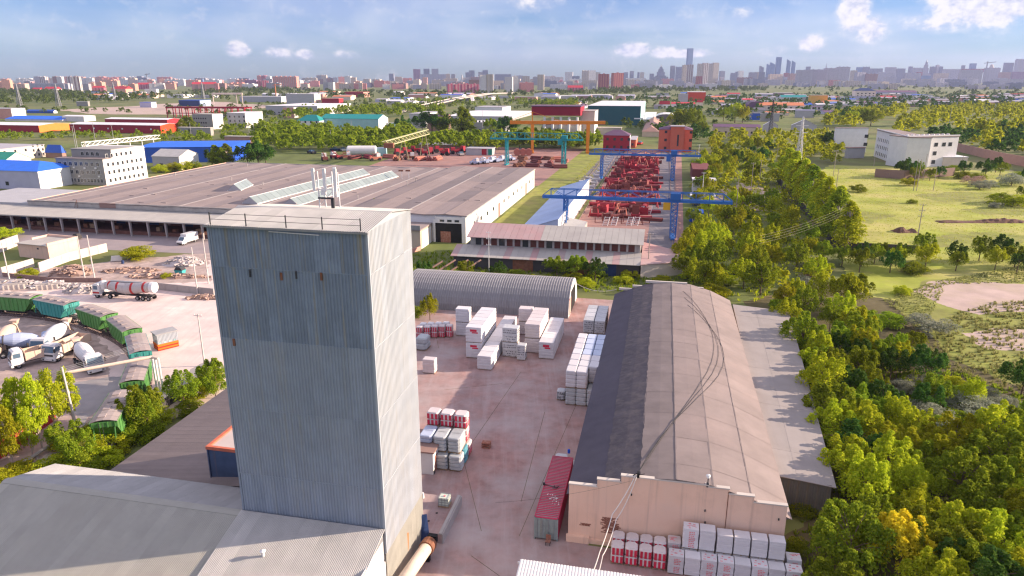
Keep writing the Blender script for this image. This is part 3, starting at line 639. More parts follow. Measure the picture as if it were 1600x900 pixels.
# awning in the foreground
aw = thing('ribbed_awning', 'white ribbed metal awning at the bottom edge of the yard', 'awning', S(49.5, -10.6), (0, 0, RZ))
me = corr(1.1, 3.6, .275, .05).mesh('roof_sheet', 'white_paint', fix=False)
for i in range(13):
    o = ob('roof_sheet', me, aw); o.location = (i * 1.1 + .3, -1.0, 3.0 + .006 * (i % 2)); o.rotation_euler = (R(-90 + 9), 0, 0)
MB().box(.1, 14.6, -1.15, -1.0, 2.8, 3.05).build('fascia', 'white_paint', aw); MB().box(.1, 14.6, 2.3, 2.4, 3.2, 3.42).build('beam', 'white_paint', aw)
for x in (.3, 5, 9.8, 14.4): MB().bar((x, 2.2, 0), (x, 2.2, 3.3), .12).build('post', 'steel_grey', aw); MB().bar((x, -.9, 0), (x, -.9, 2.9), .12).build('post', 'steel_grey', aw)
MB().box(-.5, .1, -1.0, -.4, 2.6, 3.0).build('end_bracket', 'white_paint', aw)
# pipe, platform, tank, kiosk
pp = thing('conveying_pipe', 'cream pipe with a brown collar beside the tower foot', 'pipe', S(54.4, -19.9), RZ)
MB().tube([(-.3, -6.5, 2.4), (0, 0, 1.7)], .62, 16).build('tube', 'pipe_cream', pp, smooth=True)
MB().tube([(-.02, -.5, 1.75), (.03, .5, 1.65)], .75, 16).build('collar', 'rust', pp); MB().tube([(.02, .5, 1.65), (.1, 1.1, 1.6)], .42, 12).box(-.35, .55, 1.0, 1.5, 1.3, 2.1).box(-.2, .2, -.2, .2, 0, 1.2).build('motor', 'black', pp)
pf = thing('loading_platform', 'low concrete loading platform with dark holes beside the tower', 'platform', S(57.2, -26), RZ)
MB().box(0, 6.6, 0, 6.6, 0, 1.05).build('slab', 'yard', pf); MB().box(6.3, 6.62, -.02, 6.9, 1.05, 1.2).box(6.6, 6.75, 0, 6.9, 0, 1.1).build('kerb', 'concrete', pf)
for x, y in ((5.0, 3.4), (4.6, 1.9), (2.2, 5.6), (5.5, 5.0)): MB().tube([(x, y, 1.052), (x, y, 1.062)], .14, 10).build('drain_hole', 'black', pf)
ib = thing('ibc_tank', 'small caged white liquid tank on the loading platform corner', 'tank', (*S(62.2, -20.6), 1.06), RZ)
MB().box(-.52, .52, -.5, .5, .16, 1.05).build('bottle', 'ibc_plastic', ib)
fr = MB()
for x in (-.55, -.18, .18, .55):
    for y in (-.53, .53): fr.bar((x, y, .14), (x, y, 1.12), .035)
for z in (.3, .6, .9, 1.12):
    fr.bar((-.55, -.53, z), (.55, -.53, z), .035).bar((-.55, .53, z), (.55, .53, z), .035).bar((.55, -.53, z), (.55, .53, z), .035).bar((-.55, -.53, z), (-.55, .53, z), .035)
fr.build('cage', 'steel_grey', ib); MB().box(-.6, .6, -.55, .55, 0, .14).build('pallet', 'wood', ib); MB().tube([(0, 0, 1.05), (0, 0, 1.15)], .12, 8).build('cap', 'print_pink', ib)
MB().frus(-.2, .2, -.15, .15, 0, -.17, .17, -.12, .12, .65).build('white_sack', 'bag_white', loc=(*S(62.9, -23.4), 1.06), rz=RZ, label='single small white sack standing on the loading platform', cat='sack')
kk = thing('yard_kiosk', 'small white kiosk with a dark flat roof between tower and bales', 'kiosk', S(69.2, -30.5), RZ)
MB().box(0, 6.3, 0, 4.8, 0, 2.9).build('wall', 'white_paint', kk); MB().box(-.2, 6.5, -.25, 5.0, 2.9, 3.08).build('roof', 'brown_wall', kk)
MB().box(6.3, 6.34, .6, 1.6, 0, 2.1).build('door', 'brick_patch', kk); MB().box(6.3, 6.33, 0, 4.8, 0, .5).build('plinth', 'dark_metal', kk)
# ------------------------------------------------------------------ shipping container
ct = thing('shipping_container', 'long shipping container with faded red roof and grey doors beside the barn', 'container', S(59.95, -10.45), RZ)
CW, CL, CH = 2.44, 12.19, 2.59
MB().box(.03, CW - .03, .03, CL - .03, .15, CH - .05).build('body', 'container_grey', ct)
nb = 40; mb = MB()
for i in range(nb): mb.box(.02, CW - .02, .1 + i * (CL - .2) / nb, .1 + (i + .55) * (CL - .2) / nb, CH - .05, CH - .015)
mb.box(0, CW, 0, .12, CH - .06, CH).box(0, CW, CL - .12, CL, CH - .06, CH).box(0, .08, 0, CL, CH - .08, CH).box(CW - .08, CW, 0, CL, CH - .08, CH)
mb.build('roof', 'container_red', ct)
for sx in (0, 1):
    mb = MB()
    for i in range(44): mb.box(-.015 if sx == 0 else CW - .03, .03 if sx == 0 else CW + .015, .15 + i * (CL - .3) / 44, .15 + (i + .5) * (CL - .3) / 44, .2, CH - .1)
    mb.build('side_wall', 'container_grey' if sx == 0 else 'container_red', ct)
for x0 in (.08, CW / 2 + .02):
    d = MB().box(x0, x0 + CW / 2 - .1, -.03, .03, .2, CH - .12).build('door', 'container_grey', ct)
    for z in (.45, .95, 1.45, 1.95): MB().box(x0 + .12, x0 + CW / 2 - .22, -.05, -.03, z, z + .3).build('door_panel', 'container_grey', d)
    for dx in (.25, .8): MB().tube([(x0 + dx, -.08, .22), (x0 + dx, -.08, CH - .15)], .025, 6).build('lock_bar', 'steel_grey', d)
for x in (.06, CW - .06):
    MB().box(x - .06, x + .06, -.05, .1, 0, CH).build('corner_post', 'container_grey', ct)
for x in (.09, CW - .09):
    for y in (.09, CL - .09): MB().box(x - .1, x + .1, y - .1, y + .1, 0, .15).build('corner_casting', 'dark_metal', ct)
pl = MB(); rr = random.Random(4)
for i in range(26):
    x, y = rr.gauss(1.35, .35), rr.gauss(3.4, .55)
    if .15 < x < 2.3: pl.box(x, x + rr.uniform(.04, .14), y, y + rr.uniform(.04, .16), CH - .012, CH + .008)
pl.build('flaked_paint', 'white_paint', ct)
MB().bar((.05, 5.9, CH + .05), (1.6, 5.6, CH + .05), .05).bar((1.0, 5.3, CH + .1), (1.7, 5.8, CH + .1), .05).bar((1.1, 5.9, CH + .12), (1.5, 5.2, CH + .12), .05).box(-.1, .15, 5.8, 6.0, CH, CH + .25).build('wire_spreader', 'dark_metal', loc=S(59.95, -10.45), rz=RZ, label='crossed dark sticks lying on the red container roof', cat='rack')
ch = thing('red_chair', 'small red chair standing at the container doors', 'chair', S(59.3, -8.9), RZ)
MB().box(-.25, .25, -.25, .25, .4, .46).build('seat', 'brick_patch', ch); MB().box(-.25, .25, .2, .26, .46, 1.0).build('backrest', 'brick_patch', ch)
for x in (-.21, .21):
    for y in (-.21, .21): MB().box(x - .03, x + .03, y - .03, y + .03, 0, .4).build('leg', 'dark_metal', ch)
# ------------------------------------------------------------------ pallets of building blocks
def course_mesh(w, d, h, nc, ch=.06, bulge=.03, seed=0, name='block_stack', m='block_white'):
    rr = random.Random(seed); mb = MB(); z = .13; hc = (h - .13) / nc
    def ring(ins, z, ox, oy):
        a, b, c = w / 2 - ins, d / 2 - ins, ch
        return [(-a + c + ox, -b + oy, z), (a - c + ox, -b + oy, z), (a + ox, -b + c + oy, z), (a + ox, b - c + oy, z), (a - c + ox, b + oy, z), (-a + c + ox, b + oy, z), (-a + ox, b - c + oy, z), (-a + ox, -b + c + oy, z)]
    for k in range(nc):
        ox, oy = rr.uniform(-.02, .02), rr.uniform(-.02, .02)
        rs = [ring(bulge * 1.4, z, ox, oy), ring(0, z + hc * .18, ox, oy), ring(0, z + hc * .82, ox, oy), ring(bulge * 1.4, z + hc - .004, ox, oy)]
        o = len(mb.v)
        for r_ in rs: mb.v += r_
        for i in range(3):
            for j in range(8): mb.f.append((o+i*8+j, o+i*8+(j+1)%8, o+(i+1)*8+(j+1)%8, o+(i+1)*8+j)); mb.m.append(0)
        mb.f.append(tuple(o + 24 + j for j in range(8))); mb.m.append(0); mb.f.append(tuple(o + j for j in range(8))[::-1]); mb.m.append(0)
        z += hc
    return mb.mesh(name, m)
def pallet_mesh(w, d):
    mb = MB()
    for x in (-w / 2 + .06, 0, w / 2 - .06): mb.box(x - .05, x + .05, -d / 2, d / 2, 0, .09)
    for i in range(5): y = -d / 2 + .06 + i * (d - .12) / 4; mb.box(-w / 2, w / 2, y - .05, y + .05, .09, .125)
    return mb.mesh('pallet', 'wood')
def print_mesh(kind, w, d, h, seed):
    rr = random.Random(seed); mb = MB()
    def face(x0, x1, z0, z1, side):
        e = .012
        if side == 'f': mb.box(x0, x1, -d / 2 - e, -d / 2 + .01, z0, z1)
        elif side == 'r': mb.box(w / 2 - .01, w / 2 + e, x0, x1, z0, z1)
        else: mb.box(x0, x1, z0, z1, h - .01, h + .008)
    if kind == 'red':                                   # broad dark red uprights in two bands
        for z0, z1 in ((.2, h * .46), (h * .54, h * .92)):
            for k in range(3): x = -w / 2 + .12 + k * w / 3.1; face(x, x + w * .2, z0, z1, 'f'); y = -d / 2 + .1 + k * d / 3.1; face(y, y + d * .2, z0, z1, 'r')
    elif kind == 'pink':                                # column of small pink lettering-like marks
        for k in range(9):
            z = .25 + k * (h - .45) / 9; x = -w * .12; 
            for j in range(3): x2 = x + rr.uniform(.08, .2); face(x, x2, z, z + (h - .45) / 9 * .55, 'f'); x = x2 + .05
        for k in range(7): x, y = rr.uniform(-w * .4, w * .3), rr.uniform(-d * .4, d * .3); face(x, x + rr.uniform(.1, .3), y, y + rr.uniform(.05, .15), 't')
    elif kind == 'black':
        for k in range(6):
            z = .22 + k * (h - .35) / 6; x = -w * .42
            while x < w * .36:
                x2 = x + rr.uniform(.06, .2); 
                if rr.random() < .7: face(x, x2, z, z + .12, 'f'); face(x * d / w, x2 * d / w, z, z + .12, 'r')
                x = x2 + rr.uniform(.08, .2)
    elif kind == 'logo':
        face(-w * .22, w * .2, h * .72, h * .86, 'f'); face(-w * .1, w * .28, h * .62, h * .70, 'f')
    return mb.mesh('print', {'red': 'print_red', 'pink': 'print_pink', 'black': 'print_black', 'logo': 'print_red'}[kind])
PM = {}
def bundle(a, b, z, w, d, h, nc, m, prn, label, cat='pallet load', group=None, bulge=.03, ch=.06, rz=None, jit=.02):
    key = (round(w, 2), round(d, 2), round(h, 2), nc, m, prn, bulge)
    if key not in PM:
        PM[key] = [course_mesh(w, d, h, nc, ch, bulge, len(PM), 'block_stack', m), pallet_mesh(w * .98, d * .98), print_mesh(prn, w, d, h, len(PM)) if prn else None]
    me = PM[key]; x, y = S(a + d / 2, b + w / 2)
    t = thing('pallet_of_blocks', label, cat, (x + random.uniform(-jit, jit), y + random.uniform(-jit, jit), z), (RZ if rz is None else rz) + random.uniform(-.02, .02), group)
    ob('block_stack', me[0], t); ob('pallet', me[1], t)
    if me[2]: ob('print', me[2], t)
    return t
def stack(a, b, n, tiers, w, d, h, nc, m, prn, label, group, bulge=.03, gap=.06, ch=.06, mats=None):
    for r_ in range(n):
        for t in range(tiers):
            mm = mats[(r_ + t) % len(mats)] if mats else m
            bundle(a + r_ * (d + gap), b, t * (h + .005), w, d, h, nc, mm, prn if (r_ == 0 or prn in ('black',)) else None, label, group=group, bulge=bulge, ch=ch)
gr = 'pallets in the middle of the yard'
stack(104.9, -30.2, 6, 2, 2.7, 1.75, 2.75, 5, 'block_white', 'logo', 'white block pallet in the two-high row left of centre', gr)
stack(100.5, -27.1, 9, 1, 2.35, 2.2, 2.4, 5, 'block_white', None, 'white block pallet in the long single-height row', gr)
stack(106.6, -24.3, 1, 2, 2.6, 1.9, 2.6, 5, 'wrap_silver', 'black', 'grey wrapped pallet with dark print, stacked two high', gr)
stack(105.6, -21.6, 1, 1, 1.4, 1.4, 2.7, 6, 'wrap_silver', 'black', 'narrow grey pallet with black print beside the two-high stack', gr)
stack(109.2, -21.0, 5, 2, 2.6, 1.8, 2.6, 5, 'block_pink', None, 'pinkish white block pallet in the two-high row right of centre', gr)
stack(107.0, -18.2, 6, 1, 2.5, 2.1, 3.0, 6, 'block_white', 'logo', 'tall white block pallet in the row nearest the arched hangar end', gr)
stack(114.6, -34.8, 1, 2, 2.5, 1.8, 2.6, 5, 'block_white', None, 'white pallet stacked two high in front of the arched hangar', gr)
stack(117.6, -23.8, 1, 2, 2.5, 1.8, 2.5, 5, 'block_pink', None, 'pinkish pallet pair at the back against the arched hangar', gr)
stack(115.2, -31.8, 2, 1, 2.2, 1.6, 2.3, 5, 'block_white', None, 'low white pallet behind the two-high row', gr)
for k in range(5): bundle(111.6 + .45 * k, -41.4 + 1.25 * k, 0, 1.15, 1.15, 2.3, 2, 'block_pink', 'red', 'red-printed wrapped pallet in the row left of the hangar', group='red printed pallets by the hangar', ch=.16, bulge=.06)
for k in range(4): bundle(113.5 + .45 * k, -41.4 + 1.3 * k, 0, 1.2, 1.15, 2.2, 2, 'block_white', None, 'plain white pallet behind the red-printed row by the hangar', group='red printed pallets by the hangar', ch=.16, bulge=.06)
bundle(106.2, -39.6, 0, 2.0, 2.6, 2.3, 2, 'wrap_grey', None, 'rounded grey wrapped load beside the tower edge', bulge=.12, ch=.35)
bundle(97.2, -35.2, 0, 2.0, 1.4, 2.4, 4, 'block_pink', None, 'lone white pallet half hidden behind the tower edge', ch=.08)
# bales along the barn
gr = 'wrapped bales along the barn'
for r_ in range(7):
    for c in range(3):
        for t in range(2):
            big = (r_ in (3, 4, 5, 6) and c > 0 and t == 1)
            m_ = 'wrap_blue' if (c > 0 and t == 1 and r_ > 2) else ('wrap_grey' if t == 0 else 'block_white')
            if c == 2 and r_ < 1 and t: continue
            bundle(90.8 + r_ * 2.25, -11.5 + c * 1.52, t * 2.68, 1.46, 2.15, 2.65, 4 if t == 0 or not big else 2, m_, None,
                   ['grey-white', 'pale', 'bluish'][c] + ' wrapped bale in the ' + ['lower', 'upper'][t] + ' tier beside the barn', group=gr, bulge=.06, ch=.14)
bundle(92.0, -12.9, 0, 1.2, 1.4, 1.5, 3, 'wrap_silver', 'black', 'small printed bale lying outside the bale rows', bulge=.1, ch=.25)
for r_ in range(4):
    for c in range(2):
        for t in range(2): bundle(114 + r_ * 2.2, -11.6 + c * 1.9, t * 2.5, 1.8, 2.1, 2.45, 6, 'wrap_silver', 'black', 'grey speckled pallet in the ' + ['lower', 'upper'][t] + ' tier at the far barn end', group='speckled pallets by the far barn end')
# small stack on the container end
bundle(72.8, -10.3, 0, 1.5, 1.3, 1.9, 3, 'wrap_silver', 'black', 'grey sack pallet behind the red container', bulge=.08, ch=.15)
bundle(72.9, -8.6, 0, 1.2, 1.2, 1.2, 3, 'wrap_silver', 'black', 'small grey pallet between container and barn', bulge=.08, ch=.15)
MB().tube([(0, 0, 0), (0, 0, .45), (0, 0, .5)], [.16, .16, .08], 10).build('blue_drum', 'blue_wall', loc=(*S(74.2, -8.8), 1.95), label='little blue drum on the sacks behind the container', cat='drum')
# bales by the kiosk
gr = 'bales by the kiosk'
for r_ in range(3):
    for c in range(3):
        for t in range(2 if r_ < 2 else 3):
            m_ = ('wrap_teal' if (c == 2 and t == 0 and r_) else 'wrap_blue' if c == 0 else 'wrap_grey') if r_ < 2 else 'block_pink'
            bundle(70.4 + r_ * 1.75 + (.6 if t == 1 and r_ < 1 else 0), -26.2 + c * 1.75 - (.3 if t else 0), t * (2.05 if r_ < 2 else 1.9), 1.55, 1.6, 2.0 if r_ < 2 else 1.85, 4 if r_ < 2 else 2, m_, 'red' if r_ == 2 else None,
                   (['near', 'second', 'back'][r_] + ' row ' + (['bluish', 'grey', 'grey-blue'][c] if r_ < 2 else 'red-printed') + ' bale in the ' + ['bottom', 'middle', 'top'][t] + ' layer by the kiosk'), group=gr, bulge=.08, ch=.2)
cr_ = thing('brick_crate', 'low red-brown crate on the yard beside the kiosk bales', 'crate', S(76.4, -20.2), RZ)
for z in (0, .3, .6): MB().box(0, 1.1, 0, .8, z, z + .16).build('slat', 'brick_patch', cr_)
# pallets in front of the gable
gr = 'pallets in front of the salmon gable'
for k in range(8): bundle(57.4, 2.85 + k * 1.5, 0, 1.42, 1.15, 2.05, 8, 'block_white', 'pink' if k in (0, 2, 3, 5, 7) else None, 'white block pallet in the front row below the salmon gable', group=gr, bulge=.008, ch=.03)
for k in range(6): 
    for t in range(2): bundle(58.75, 4.1 + k * 1.56, t * 2.0, 1.42, 1.15, 1.98 + (.25 if k < 2 else 0) * t, 8, 'block_white', 'pink' if (k == 0 and t) else None, ('upper' if t else 'lower') + ' white block pallet in the rear row against the salmon gable', group=gr, bulge=.008, ch=.03)
bundle(58.9, 13.6, 0, 1.3, 1.15, 2.2, 8, 'block_white', 'pink', 'last white pallet at the right corner of the salmon gable', group=gr, bulge=.008, ch=.03)
for r_ in range(2):
    for k in range(4): bundle(57.7 + r_ * 1.35, -2.55 + k * 1.33, 0, 1.22, 1.2, 2.0 + .1 * r_, 2, 'block_pink', 'red', 'red-printed wrapped pallet in the ' + ['front', 'rear'][r_] + ' row at the gable', group='red printed pallets at the gable', ch=.2, bulge=.08)
bundle(59.1, 2.75, 0, 1.25, 1.15, 2.3, 4, 'block_pink', 'pink', 'white pallet between the red-printed and the tall white pallets', ch=.1)
# ------------------------------------------------------------------ arched hangar
hg = thing('arched_hangar', 'half-round hangar of ribbed grey metal at the end of the yard', 'hangar', S(128.3, -50), RZ)
HW, HR = 34.0, 7.0
me_n = 0
def arch_strip(w, rad, pitch=.55, dep=.09, n=14):
    mb = MB(); k = round(w / pitch); p = w / k; xs = []
    for i in range(k): xs += [(i * p, 0), (i * p + .35 * p, 0), (i * p + .5 * p, dep), (i * p + .85 * p, dep)]
    xs.append((w, 0))
    for x, e in xs:
        for j in range(n + 1): t = math.pi * j / n; mb.v.append((x, rad - (rad + e) * math.cos(t), (rad * .86 + e) * math.sin(t)))
    for i in range(len(xs) - 1):
        for j in range(n): mb.f.append((i*(n+1)+j, (i+1)*(n+1)+j, (i+1)*(n+1)+j+1, i*(n+1)+j+1)); mb.m.append(0)
    return mb
me = arch_strip(2.0, HR).mesh('arch_panel', 'hangar_zinc', fix=False)
for i in range(17): ob('arch_panel', me, hg, (i * 2.0, 0, 0))
pr_ = [(HR - HR * math.cos(math.pi * j / 14), HR * .86 * math.sin(math.pi * j / 14)) for j in range(15)]
MB().prism([(y, z) for y, z in pr_], HW - .15, HW - .05, axis='x').build('end_wall', 'white_wall', hg); MB().prism([(y, z) for y, z in pr_], .05, .15, axis='x').build('end_wall', 'grey_wall2', hg)
MB().box(HW - .05, HW, 3.5, 10.5, 0, 4.4).build('door', 'black', hg); MB().box(HW - .05, HW + .03, 1.2, 3.3, .3, 3.6).build('door_leaf', 'pink_wall', hg)
# ------------------------------------------------------------------ hopper wagons on the curved siding
def make_wagon():
    w = thing('hopper_wagon', 'x', 'wagon', group='hopper wagons on the siding')
    MB().prism([(-4.5, 3.85), (4.5, 3.85), (4.5, 3.15), (2.8, 1.15), (-2.8, 1.15), (-4.5, 3.15)], -1.5, 1.5).build('body', 'wagon_green', w)
    for s in (-1, 1):
        for i in range(10):
            x = -4.4 + i * 8.8 / 9; zb = max(1.2, 3.15 - (4.5 - abs(x)) * 1.1)
            MB().box(x - .07, x + .07, s * 1.5 - .07, s * 1.5 + .07, zb, 3.82).build('side_rib', 'wagon_green', w)
        MB().box(-4.55, 4.55, s * 1.56 - .05, s * 1.56 + .05, 3.72, 3.9).build('top_rail', 'wagon_green', w)
        for y in (-1.3, -.45, .45, 1.3): MB().box(s * 4.5 - .06, s * 4.5 + .06, y - .05, y + .05, 3.1, 3.8).build('end_rib', 'wagon_green', w)
        for y in (-1.2, 1.2): MB().bar((s * 4.45, y, 3.1), (s * 4.9, y, 1.0), .1).build('end_strut', 'wagon_green', w)
        MB().bar((s * 4.65, -.5, .9), (s * 4.65, -.5, 3.8), .05).bar((s * 4.65, -.1, .9), (s * 4.65, -.1, 3.8), .05).build('ladder', 'dark_metal', w)
    for i in range(8):
        x = -4.6 + i * 9.2 / 8
        MB().sheet([(-1.62, 3.88), (-.8, 4.12), (0, 4.2), (.8, 4.12), (1.62, 3.88)], x + .02, x + 9.2 / 8 - .03, .05, axis='x').build('roof_panel', 'wagon_roof', w)
    for i in range(4): MB().box(-3.7 + i * 2.2, -2.8 + i * 2.2, -.75, .1, 4.16, 4.3).build('loading_hatch', 'wagon_roof', w)
    MB().box(-5.8, 5.8, -.5, .5, .85, 1.15).box(-5.5, 5.5, -1.2, -1.05, .9, 1.1).box(-5.5, 5.5, 1.05, 1.2, .9, 1.1).box(-2.2, 2.2, -.9, .9, .5, 1.2).build('underframe', 'bogie', w)
    for x in (-4.2, 4.2):
        b = MB().box(x - 1.3, x + 1.3, -1.05, -.85, .4, .75).box(x - 1.3, x + 1.3, .85, 1.05, .4, .75).box(x - .25, x + .25, -1, 1, .5, .9).build('bogie', 'bogie', w)
        for dx in (-.92, .92):
            for s in (-1, 1): MB().tube([(x + dx, s * .82, .62), (x + dx, s * .70, .62)], .46, 14).build('wheel', 'rail', b)
    return w
WPX = [(-38, 459), (25, 460), (87, 468), (150, 484), (193, 504), (215, 535), (212, 576), (176, 633)]
WP = [Vector((*G(u, v, 4.2), 0)) for u, v in WPX]; WP[0] = WP[1] + Vector((-12, 1, 0))
wcol = ['wagon_teal', 'wagon_green', 'wagon_teal', 'wagon_green', 'wagon_green', 'wagon_teal', 'wagon_green', 'wagon_green']
wlab = ['teal hopper wagon cut by the left picture edge', 'bright green hopper wagon at the left end of the siding', 'teal hopper wagon between two green ones on the far curve', 'green hopper wagon below the cement tanker truck', 'green hopper wagon left of the grey and orange booth', 'teal hopper wagon at the bend beside the booth', 'green hopper wagon under the cream pipe arch', 'green hopper wagon nearest the camera beside the poplars']
wp = make_wagon(); proto(wp)
def wang(i):
    d = WP[min(i + 1, len(WP) - 1)] - WP[max(i - 1, 0)]; return math.atan2(d.y, d.x)
for i, p in enumerate(WP):
    if i == 0: continue
    o = wp if i == 1 else dup(wp, tuple(p), wang(i))
    o.location = (p.x, p.y, .16); o.rotation_euler = (0, 0, wang(i)); o['label'] = wlab[i]
    if wcol[i] == 'wagon_teal': remat(o, {'wagon_green': 'wagon_teal'})
# rails and sleepers
def catmull(P, n=8):
    Q = []; P = [P[0] * 2 - P[1]] + P + [P[-1] * 2 - P[-2]]
    for i in range(1, len(P) - 2):
        for k in range(n):
            t = k / n; a, b, c, d = P[i-1], P[i], P[i+1], P[i+2]
            Q.append(.5 * ((2*b) + (c-a)*t + (2*a-5*b+4*c-d)*t*t + (3*b-a-3*c+d)*t**3))
    Q.append(P[-2]); return Q
LP = catmull([WP[0] + Vector((-15, 1, 0))] + WP + [WP[-1] + Vector((-1, -12, 0))], 10)
tr = thing('siding_track', 'curved railway siding under the hopper wagons', 'track', (0, 0, 0))
for s in (-.76, .76):
    mb = MB(); pts = []
    for i, p in enumerate(LP):
        d = (LP[min(i+1, len(LP)-1)] - LP[max(i-1, 0)]).normalized(); pts.append(p + Vector((-d.y, d.x, 0)) * s + Vector((0, 0, .12)))
    for p, q_ in zip(pts, pts[1:]): mb.bar(p, q_, .07, .14)
    mb.build('rail', 'rail', tr)
sm = MB().box(-.12, .12, -1.35, 1.35, 0, .07).mesh('sleeper', 'sleeper'); acc = 0
for p, q_ in zip(LP, LP[1:]):
    d = q_ - p
    k = max(1, round(d.length / .62))
    for j in range(k): ob('sleeper', sm, tr, tuple(p + d * (j / k)), math.atan2(d.y, d.x))
# ------------------------------------------------------------------ trucks
def wheels(t, xs, w=1.05, r=.5):
    for x in xs:
        for s in (-1, 1):
            o = MB().tube([(x, s * w, r), (x, s * (w - .32), r)], r, 16).build('wheel', 'tyre', t); MB().tube([(x, s * (w + .01), r), (x, s * (w - .05), r)], r * .52, 10).build('rim', 'steel_grey', o)
def cab(t, x0, x1, m, w=1.22, z0=.75, z1=2.95):
    c = MB().add([(x0, -w, z0), (x1, -w, z0), (x1, w, z0), (x0, w, z0), (x0, -w, z1), (x1 - .35, -w, z1), (x1 - .35, w, z1), (x0, w, z1), (x1 + .02, -w, z0 + 1.0), (x1 + .02, w, z0 + 1.0)],
         [(0,3,2,1), (4,5,6,7), (0,1,8,5,4), (2,3,7,6,9), (1,2,9,8), (8,9,6,5), (3,0,4,7)]).build('cab', m, t)
    a, b = Vector((x1 + .03, 0, z0 + 1.08)), Vector((x1 - .30, 0, z1 - .15))
    MB().add([(a.x, -w + .12, a.z), (a.x, w - .12, a.z), (b.x + .02, w - .15, b.z), (b.x + .02, -w + .15, b.z)], [(0, 1, 2, 3)]).build('windscreen', 'windscreen', c)
    for s in (-1, 1): MB().box(x0 + .35, x1 - .35, s * (w + .005) - .006, s * (w + .005) + .006, z0 + 1.15, z1 - .3).build('side_window', 'windscreen', c); MB().box(x1 - .1, x1 + .15, s * (w + .2) - .08, s * (w + .2) + .08, z0 + 1.2, z0 + 1.8).build('mirror', 'truck_dark', c)
    MB().box(x1 - .05, x1 + .06, -w + .25, w - .25, z0 + .45, z0 + .75).build('grille', 'truck_dark', c); MB().box(x1 - .2, x1 + .14, -w - .02, w + .02, z0 - .3, z0 + .08).build('bumper', m, c)
    for s in (-1, 1): MB().box(x1 + .12, x1 + .16, s * (w - .3) - .15, s * (w - .3) + .15, z0 - .2, z0 + .02).build('headlight', 'glass_dark', c)
    MB().box(x0 + .2, x1 - .6, -w + .1, w - .1, z1, z1 + .12).build('roof_hatch', m, c)
def mixer(label, p, ang, mc, md, drum_rear=True):
    t = thing('concrete_mixer_truck', label, 'truck', (p[0], p[1], 0), ang, 'concrete trucks in the left yard')
    MB().box(-4.2, 4.2, -.42, .42, .7, 1.0).box(-1.0, 2.2, -1.1, 1.1, .5, .95).build('chassis', 'truck_dark', t)
    cab(t, 2.75, 4.5, mc); wheels(t, (3.6, -1.7, -3.0))
    d0, d1 = Vector((2.4, 0, 2.0)), Vector((-3.6, 0, 3.15)); tt = [0, .05, .2, .45, .62, .85, 1.0]; rr_ = [.3, .75, 1.12, 1.25, 1.18, .72, .5]
    dr = MB().tube([d0.lerp(d1, k) for k in tt], rr_, 22).build('drum', md, t, smooth=False)
    MB().tube([d0.lerp(d1, .83), d0.lerp(d1, .86)], [.82, .82], 22).build('drum_ring', 'truck_dark', dr)
    MB().bar((-3.3, -.8, 1.0), (-3.4, -.5, 3.0), .12).bar((-3.3, .8, 1.0), (-3.4, .5, 3.0), .12).bar((-3.4, -.6, 2.3), (-3.4, .6, 2.3), .12).build('rear_frame', 'truck_cream', t)
    MB().frus(-4.2, -3.5, -.4, .4, 3.2, -4.5, -3.3, -.65, .65, 4.0).build('charge_hopper', 'truck_cream', t)
    MB().add([(-3.9, -.3, 2.6), (-3.9, .3, 2.6), (-5.0, .25, 1.4), (-5.0, -.25, 1.4), (-3.9, 0, 2.35), (-5.0, 0, 1.15)], [(0, 4, 5, 3), (4, 1, 2, 5)]).build('chute', 'truck_cream', t)
    return t
def dumper(label, p, ang, mc, mb_):
    t = thing('dump_truck', label, 'truck', (p[0], p[1], 0), ang, 'concrete trucks in the left yard')
    MB().box(-3.6, 3.8, -.42, .42, .7, 1.0).build('chassis', 'truck_dark', t); cab(t, 2.4, 4.1, mc); wheels(t, (3.2, -1.4, -2.7))
    b = MB().box(-3.9, 2.2, -1.25, 1.25, 1.1, 1.2).box(-3.9, 2.2, -1.25, -1.17, 1.2, 2.5).box(-3.9, 2.2, 1.17, 1.25, 1.2, 2.5).box(2.12, 2.2, -1.17, 1.17, 1.2, 2.8).box(-3.9, -3.82, -1.17, 1.17, 1.2, 2.4).build('bed', mb_, t)
    for x in (-3.8, -2.3, -.8, .7, 2.1):
        for s in (-1, 1): MB().box(x - .05, x + .05, s * 1.27 - .04, s * 1.27 + .04, 1.1, 2.5).build('bed_rib', mb_, b)
    return t
def dirang(p0, p1): return math.atan2(p1[1] - p0[1], p1[0] - p0[0])
mixer('white concrete mixer truck with its cab facing the camera', G(137, 573, 0), dirang(G(122, 560), G(148, 580)), 'truck_white', 'truck_white')
mixer('cream drum mixer truck at the left picture edge', G(12, 545), dirang(G(45, 522), G(-10, 562)), 'truck_cream', 'truck_cream')
mixer('blue-white drum mixer truck between the cream and white mixers', G(40, 552), dirang(G(10, 558), G(70, 548)), 'truck_blue', 'truck_blue')
mixer('big white drum mixer truck behind the dump trucks', G(88, 543), dirang(G(112, 527), G(60, 556)), 'truck_white', 'truck_white')
dumper('cream dump truck with ribbed bed below the white drum', G(64, 565), dirang(G(84, 560), G(42, 570)), 'truck_white', 'truck_cream')
dumper('cream dump truck parked beside the white mixer cab', G(108, 553), dirang(G(124, 545), G(92, 560)), 'truck_white', 'truck_cream')
